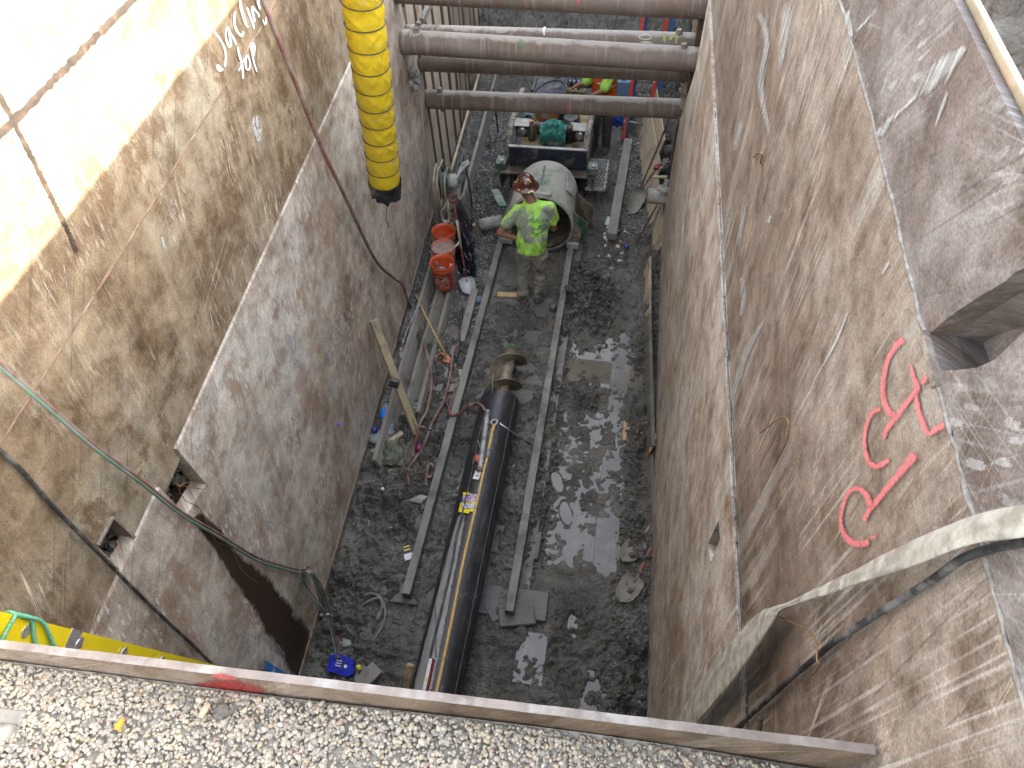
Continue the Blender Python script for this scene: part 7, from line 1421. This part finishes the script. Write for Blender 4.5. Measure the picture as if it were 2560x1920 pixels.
jg = fl(px('C', 345, 710), 0.10); ju = thing('oil_jug', jg, 'squashed clear jug with a dark blue cap half under the left shield', 'jug'); MB().blob(jg, (0.11, 0.10, 0.075), 4, 0.12, 1.5, 3).build('jug_body', plain('cloudy_plastic', (0.20, 0.23, 0.24), 0.25, 0, 0.2, 8, 0.1, (0.20, 0.14, 0.07), 0.4), ju); MB().tube([jg+Vector((-0.03, 0.03, 0.07)), jg+Vector((-0.05, 0.06, 0.12))], 0.03, 12).build('jug_cap', plain('dark_blue_cap', (0.01, 0.03, 0.20), 0.35), ju); MB().tube([jg+Vector((math.cos(a)*0.115, math.sin(a)*0.10, -0.03)) for a in np.linspace(0, 6.28, 21)[:-1]], 0.012, 6, closed=True).build('jug_base', plain('grey_base', (0.13, 0.15, 0.15), 0.3), ju)
board('lath', fl(px('C', 455, 765), 0.16), fl(px('C', 655, 630), 0.18), 0.055, 0.025, m_ply, 'short pale lath lying over the end of the first plank', 'lath')
board('wood_scrap', fl(px('C', 270, 850), 0.05), fl(px('C', 345, 920), 0.05), 0.06, 0.04, m_ply, 'short pale block below the squashed jug', 'block')
def rag(u, v):
    p = fl(px('C', 340+u*320, 740+v*330-u*(1-u)*60), 0.10+0.12*math.sin(u*math.pi)*(1-v*0.6)); n = abs(mnoise.noise(Vector((u*7, v*3, 1))))*0.09+mnoise.noise(Vector((u*4, v*5, 2)))*0.03; return p+Vector((n*0.4, 0, n))
cloth('work_glove_rag', rag, 30, 22, plain('olive_cloth', (0.12, 0.125, 0.085), 0.85, 0, 0.3, 12, 0.3, (0.06, 0.075, 0.055), 0.35), 'crumpled olive cloth draped over the bare end of the first plank', 'cloth')
tag(MB().blob(fl(px('C', 865, 825), 0.05), (0.06, 0.055, 0.045), 6, 0.3, 2.4, 2).build('crisp_packet', plain('magenta_foil', (0.20, 0.02, 0.09), 0.3, 0, 0.5, 30, 0.1)), 'crumpled magenta wrapper under the crossing red hoses', 'wrapper')
cn = fl(px('C', 590, 205), 0.09); ca_ = thing('drink_can', cn, 'green drink can lying behind the leaning post', 'can'); MB().tube([cn+Vector((0.0, -0.06, 0)), cn+Vector((0.02, 0.06, 0.01))], 0.033, 16).build('can_body', plain('green_can', (0.02, 0.16, 0.06), 0.25, 0.5), ca_); MB().tube([cn+Vector((0.0, -0.064, 0)), cn+Vector((0, -0.06, 0))], 0.029, 16).build('can_lid', m_steel, ca_)
tag(MB().blob(fl(px('C', 870, 1500), 0.04), (0.11, 0.05, 0.04), 9, 0.35, 2.0, 2).build('white_rag', plain('dirty_white_cloth', (0.30, 0.295, 0.27), 0.9, 0, 0.2)), 'dirty white rag lying against the left rail', 'rag')
tag(MB().blob(fl(px('C', 395, 1365), 0.05), (0.02, 0.025, 0.015), 2, 0.2, 2, 2).build('white_pebble', m_ink_white), 'single white pebble in the dark mud at lower left', 'pebble')
m_film = plain('clear_film', (0.40, 0.42, 0.43), 0.15, 0, 0.2)
cloth('plastic_wrap', lambda u, v: fl(px('a', 300+u*70, 95+v*45), 0.05)+Vector((0, 0, 0.03*mnoise.noise(Vector((u*4, v*4, 5))))), 8, 6, m_film, 'scrap of clear plastic film on the mud near the left rail', 'plastic film')
cloth('plastic_wrap', lambda u, v: fl(px('a', 330+u*60+v*40, 215-v*30-u*70), 0.05)+Vector((0, 0, 0.03*mnoise.noise(Vector((u*4, v*4, 8))))), 8, 6, m_film, 'twisted clear plastic film beside the black and yellow card', 'plastic film')
cdp = fl(px('a', 435, 255), 0.07); cdk = thing('label_card', cdp, 'black, yellow and white product card against the left rail', 'card'); Rk = Matrix.Rotation(0.45, 3, 'Z')@Matrix.Rotation(0.5, 3, 'X'); MB().box(cdp, (0.085, 0.15, 0.006), Rk).build('card_sheet', m_black, cdk); MB().box(cdp+Rk@Vector((0, -0.045, 0.0035)), (0.085, 0.06, 0.002), Rk).build('card_white', m_ink_white, cdk)
for k in range(2): MB().box(cdp+Rk@Vector((0, 0.02+0.03*k, 0.0035)), (0.06, 0.012, 0.002), Rk).build('card_stripe', m_yel_foil, cdk)
hose('straw', [fl(px('a', 185, 50), 0.06), fl(px('a', 195, 185), 0.07)], 0.004, m_ply, 'thin straw standing out of the dark mud by the left shield', 'straw')

# ================================================================== near foot of the pit
oj = fl(px('F', 585, 1170), 0.12); oil = thing('oil_bottle', oj, 'bright blue oil bottle lying at the near end of the pit', 'bottle'); Ro = Matrix.Rotation(-0.06, 3, 'Z')@Matrix.Rotation(0.25, 3, 'X')
bmj = MB(); prof_o = [(-0.115, -0.075), (0.07, -0.085), (0.105, -0.05), (0.075, 0.055), (-0.06, 0.075), (-0.115, 0.05)]; bmj.prism([oj+Ro@Vector((u*1.05, v, -0.055)) for u, v in prof_o], Ro@Vector((0, 0, 0.11))); ob = bmj.build('bottle_body', plain('blue_bottle', (0.008, 0.018, 0.36), 0.28, 0, 0.15, 8, 0.05), oil); fix_normals(ob)
MB().tube([oj+Ro@Vector((0.11, 0.0, 0)), oj+Ro@Vector((0.145, 0.01, 0))], 0.022, 12).build('bottle_cap', m_yel_foil, oil); MB().box(oj+Ro@Vector((-0.01, -0.005, 0.0562)), (0.10, 0.085, 0.001), Ro).build('bottle_label', plain('navy_label', (0.01, 0.02, 0.20), 0.4), oil); MB().tube([oj+Ro@Vector((0.03, -0.01, 0.0555)), oj+Ro@Vector((0.03, -0.01, 0.058))], 0.014, 14).build('label_badge', m_ink_white, oil)
for k in range(3): MB().box(oj+Ro@Vector((-0.035, 0.022-0.02*k, 0.0572)), (0.05, 0.006, 0.001), Ro).build('label_line', m_ink_white, oil)
hose('welding_lead', [fl(px('F', 370, 1400), 0.05), fl(px('F', 420, 1250), 0.08), fl(px('F', 480, 1130), 0.10), fl(px('F', 560, 1050), 0.06), fl(px('F', 700, 1000), 0.06), fl(px('F', 830, 950), 0.06), fl(px('F', 930, 850), 0.06), fl(px('F', 1000, 700), 0.07), fl(px('F', 1000, 570), 0.08), fl(px('F', 950, 470), 0.10), fl(px('F', 870, 430), 0.10), fl(px('F', 790, 460), 0.09), fl(px('F', 745, 560), 0.07), fl(px('F', 860, 500), 0.10), fl(px('F', 950, 480), 0.12), fl(px('F', 975, 560), 0.09), fl(px('F', 950, 650), 0.07)], 0.013, m_rubber_grey, 'muddy grey welding lead curling across the near left mud', 'cable')
wh = thing('electrode_holder', fl(px('F', 910, 740), 0.06), 'dark welding electrode holder at the end of the curled lead', 'electrode holder'); MB().tube([fl(px('F', 955, 625), 0.07), fl(px('F', 925, 710), 0.07)], 0.024, 12).build('holder_grip', m_rubber_grey, wh); MB().tube([fl(px('F', 925, 710), 0.07), fl(px('F', 870, 860), 0.05)], [0.020, 0.014], 10).build('holder_jaw', m_black, wh)
ck = thing('beam_clamp', fl(px('F', 560, 900), 0.05), 'rusty beam clamp half buried beside the blue oil bottle', 'clamp'); MB().beam(fl(px('F', 470, 905), 0.06), fl(px('F', 620, 905), 0.06), 0.05, 0.05, (0, 0, 1), 0.006).build('clamp_bar', m_rust, ck); MB().beam(fl(px('F', 605, 830), 0.06), fl(px('F', 620, 985), 0.06), 0.07, 0.06, (0, 0, 1), 0.008).build('clamp_head', m_palesteel, ck); MB().beam(fl(px('F', 540, 930), 0.05), fl(px('F', 555, 995), 0.05), 0.05, 0.05, (0, 0, 1), 0.006).build('clamp_tooth', m_palesteel, ck)
board('wood_block', fl(px('F', 735, 1385), 0.09), fl(px('F', 930, 1195), 0.09), 0.13, 0.045, m_timber, 'grey sawn block lying near the end plate, on top of another', 'block')
board('wood_block', fl(px('F', 760, 1180), 0.05), fl(px('F', 720, 1330), 0.05), 0.16, 0.045, m_timber, 'grey sawn block partly under its neighbour beside the blue bottle', 'block')

# ================================================================== right side
shovel('mud-caked shovel lying at the right shield foot, the nearer of two', fl(px('a', 2040, 150), 0.10), fl(px('a', 1912, 415), 0.08), fl(px('a', 1800, 580), 0.05), 0.21, plain('red_brown_shaft', (0.24, 0.085, 0.045), 0.5, 0, 0.25), m_mudblade, (-0.2, -0.1, 1))
shovel('mud-caked shovel lying at the right shield foot, the farther of two', fl(px('a', 2040, 20), 0.10), fl(px('a', 1935, 180), 0.08), fl(px('a', 1815, 320), 0.06), 0.20, m_timber, m_mudblade, (-0.2, -0.1, 1))
def panel(name, quad, th, mat, label, cat='board'):
    q = [Vector(p) for p in quad]; n = (q[1]-q[0]).cross(q[3]-q[0]).normalized(); return tag(fix_normals(MB().prism(q, n*th).build(name, mat)), label, cat)
def leaning(base_n, base_f, dx, h, th, mat, label, name='plywood_panel', dn=0.0):
    a, b = Vector(base_n), Vector(base_f); return panel(name, [a, b, b+Vector((dx, 0, h)), a+Vector((dx, 0, h-dn))], th, mat, label, 'panel')
leaning(fl(px('G', 1120, 930), 0.0), fl(px('G', 1105, 370), 0.0), 0.05, 0.33, 0.03, m_ply, 'pale plywood board on edge at the right shield foot beyond the puddles', dn=0.22)
leaning(fl(px('H', 1110, 600), 0.0), fl(px('G', 1090, 900), 0.0), 0.06, 0.24, 0.04, m_wetplank, 'long dark wet board on edge along the right shield foot', 'side_board')
leaning(fl(px('I', 1150, 300), 0.0), fl(px('H', 1112, 640), 0.0), 0.05, 0.16, 0.04, m_wetplank, 'low dark board on edge nearest the two muddy shovels', 'side_board')
leaning(fl(px('H', 1120, 620), 0.06), fl(px('H', 1195, 430), 0.06), 0.03, 0.16, 0.02, m_orangewood, 'small wet orange board beside the right shield', 'side_board')
leaning(fl(px('W', 300, 1620), 0.0), fl(px('W', 205, 1000), 0.0), 0.13, 0.42, 0.022, m_ply, 'tall pale plywood sheet leaning at the right past the puddles', dn=0.12)
leaning(fl(px('W', 215, 1010), 0.0), fl(px('W', 105, 230), 0.0), 0.16, 0.50, 0.022, m_ply, 'long grey-brown plywood sheet leaning right of the crushed stone')
leaning(fl(px('W', 260, 800), 0.05), fl(px('W', 190, 230), 0.05), 0.14, 0.62, 0.022, m_ply, 'second plywood sheet standing behind the long grey-brown one')
hose('steel_bar', [fl(px('W', 150, 955), 0.05), fl(px('W', 330, 540), 0.75), fl(px('W', 470, 190), 1.35)], 0.013, m_rust, 'long rusty bar leaning at the right just left of the red-grip shovel', 'bar')
hose('steel_bar', [fl(px('W', 465, 815), 0.9), fl(px('W', 570, 200), 1.8)], 0.014, m_dark_rust, 'dark rusty bar standing against the right shield end', 'bar')
hose('steel_bar', [fl(px('W', 125, 1495), 0.03), fl(px('W', 340, 1095), 0.55)], 0.011, m_dark_rust, 'thin dark bar leaning under the strut stub', 'bar')
hose('steel_bar', [fl(px('W', 240, 1440), 0.03), fl(px('W', 380, 1095), 0.50)], 0.013, m_timber, 'thin pale bar leaning under the strut stub', 'bar')
shovel('shovel with a red D grip leaning on the plywood at the right', fl(px('W', 330, 715), 0.62), fl(px('W', 180, 935), 0.16), fl(px('W', 45, 1185), 0.04), 0.22, m_timber, m_mudblade, (0.3, -0.5, 0.8), m_redpl)
sb = thing('strut_stub', aty(px('W', 350, 1000), 8.0), 'short grey strut stub poking out of the right shield, capped with clay', 'strut'); sa_, sb_ = aty(px('W', 245, 990), 8.05), aty(px('W', 470, 1010), 8.05); MB().tube([sa_, sb_+(sb_-sa_)*0.6], 0.098, 26).build('stub_tube', m_palesteel, sb); MB().tube([sa_-(sb_-sa_).normalized()*0.002, sa_+(sb_-sa_).normalized()*0.01], 0.09, 24).build('stub_end', m_pipe, sb)
clods('clay_clump', aty(px('W', 460, 880), 8.0), 26, (0.03, 0.04, 0.035), 0.028, 19, 'crumbly grey clay on top of the short strut stub')
tag(MB().blob(aty(px('W', 410, 925), 7.95), (0.085, 0.06, 0.045), 3, 0.15, 1.5, 2).build('clay_lump', m_palesteel), 'smooth grey clay lump lying on the strut stub', 'mud clump')
tag(MB().blob(fl(px('W', 25, 1520), 0.04), (0.035, 0.04, 0.025), 3, 0.3, 2, 2).build('blue_scrap', plain('blue_scrap', (0.02, 0.03, 0.22), 0.4)), 'tiny blue scrap on the mud left of the plywood', 'scrap')
board('short_lath', fl(px('W', 300, 800), 0.6), fl(px('W', 450, 800), 0.6), 0.04, 0.03, m_ply, 'short lath across the top of the plywood sheets', 'lath')
for i, (u, v, rx_, s_) in enumerate(((430, 400, 0.10, 1), (460, 520, 0.09, 2), (400, 700, 0.08, 3), (440, 650, 0.07, 4))): tag(MB().blob(fl(px('W', u, v), 0.45), (rx_, rx_, rx_*0.8), s_, 0.3, 2.0, 2).build('earth_clod', m_earth), ['large brown clod behind the plywood, uppermost', 'grey clod behind the plywood beside the long bar', 'small clod low behind the plywood sheets', 'clod beside the red D grip'][i], 'clod')
# mud crumbs of the clay heap
# sunlit post outside, small things on the gravel
hose('black_post', [fl((2522, 240), 4.85), fl((2522, 240), 4.85)+Vector((0.30, 0.05, 0.75))], 0.035, m_black, 'black post standing outside beyond the right shield', 'post')
board('wooden_rail', along((2430, 1945), 1.55), along((2600, 1850), 1.45), 0.05, 0.04, m_newwood, 'pale wooden rail end at the lower right corner', 'rail')
op = fl(px('d', 1038, 1075), 4.522); of = thing('foam_earplug', op, 'orange foam earplug lying on the gravel', 'earplug'); MB().tube([op+Vector((-0.001, -0.012, 0)), op+Vector((0.0, 0.0, 0.002)), op+Vector((0.001, 0.010, 0.002)), op+Vector((0.001, 0.014, 0.002))], [0.0085, 0.0075, 0.0055, 0.003], 10).build('plug_body', plain('orange_foam', (0.80, 0.26, 0.03), 0.8, 0, 0.1), of)
op2 = fl(px('d', 1765, 955), 4.522); tag(MB().tube([op2+Vector((-0.003, -0.016, 0)), op2, op2+Vector((0.004, 0.014, 0))], [0.006, 0.0075, 0.006], 8).build('foam_scrap', plain('peach_foam', (0.60, 0.36, 0.22), 0.8, 0, 0.1)), 'faded peach foam scrap on the gravel below the red paint', 'scrap')
tag(MB().blob(fl(px('d', 1915, 260+700), 4.51), (0.02, 0.02, 0.012), 3, 0.2, 2, 2).build('flat_stone', m_earth), 'flat brown stone among the pea gravel right of the foam scrap', 'stone')
board('buried_board', fl(px('d', -80, 985), 4.515), fl(px('d', 215, 1020), 4.515), 0.03, 0.02, m_timber, 'muddy board end showing through the gravel at lower left')
tag(MB().blob(lw(px('S', 2180, 1080), 0.02), (0.012, 0.02, 0.012), 3, 0.2, 2, 2).build('blue_clip', plain('blue_clip', (0.08, 0.08, 0.50), 0.4)), 'tiny blue clip stuck on the left shield', 'clip')
bpy.data.scenes.remove(SCRATCH)
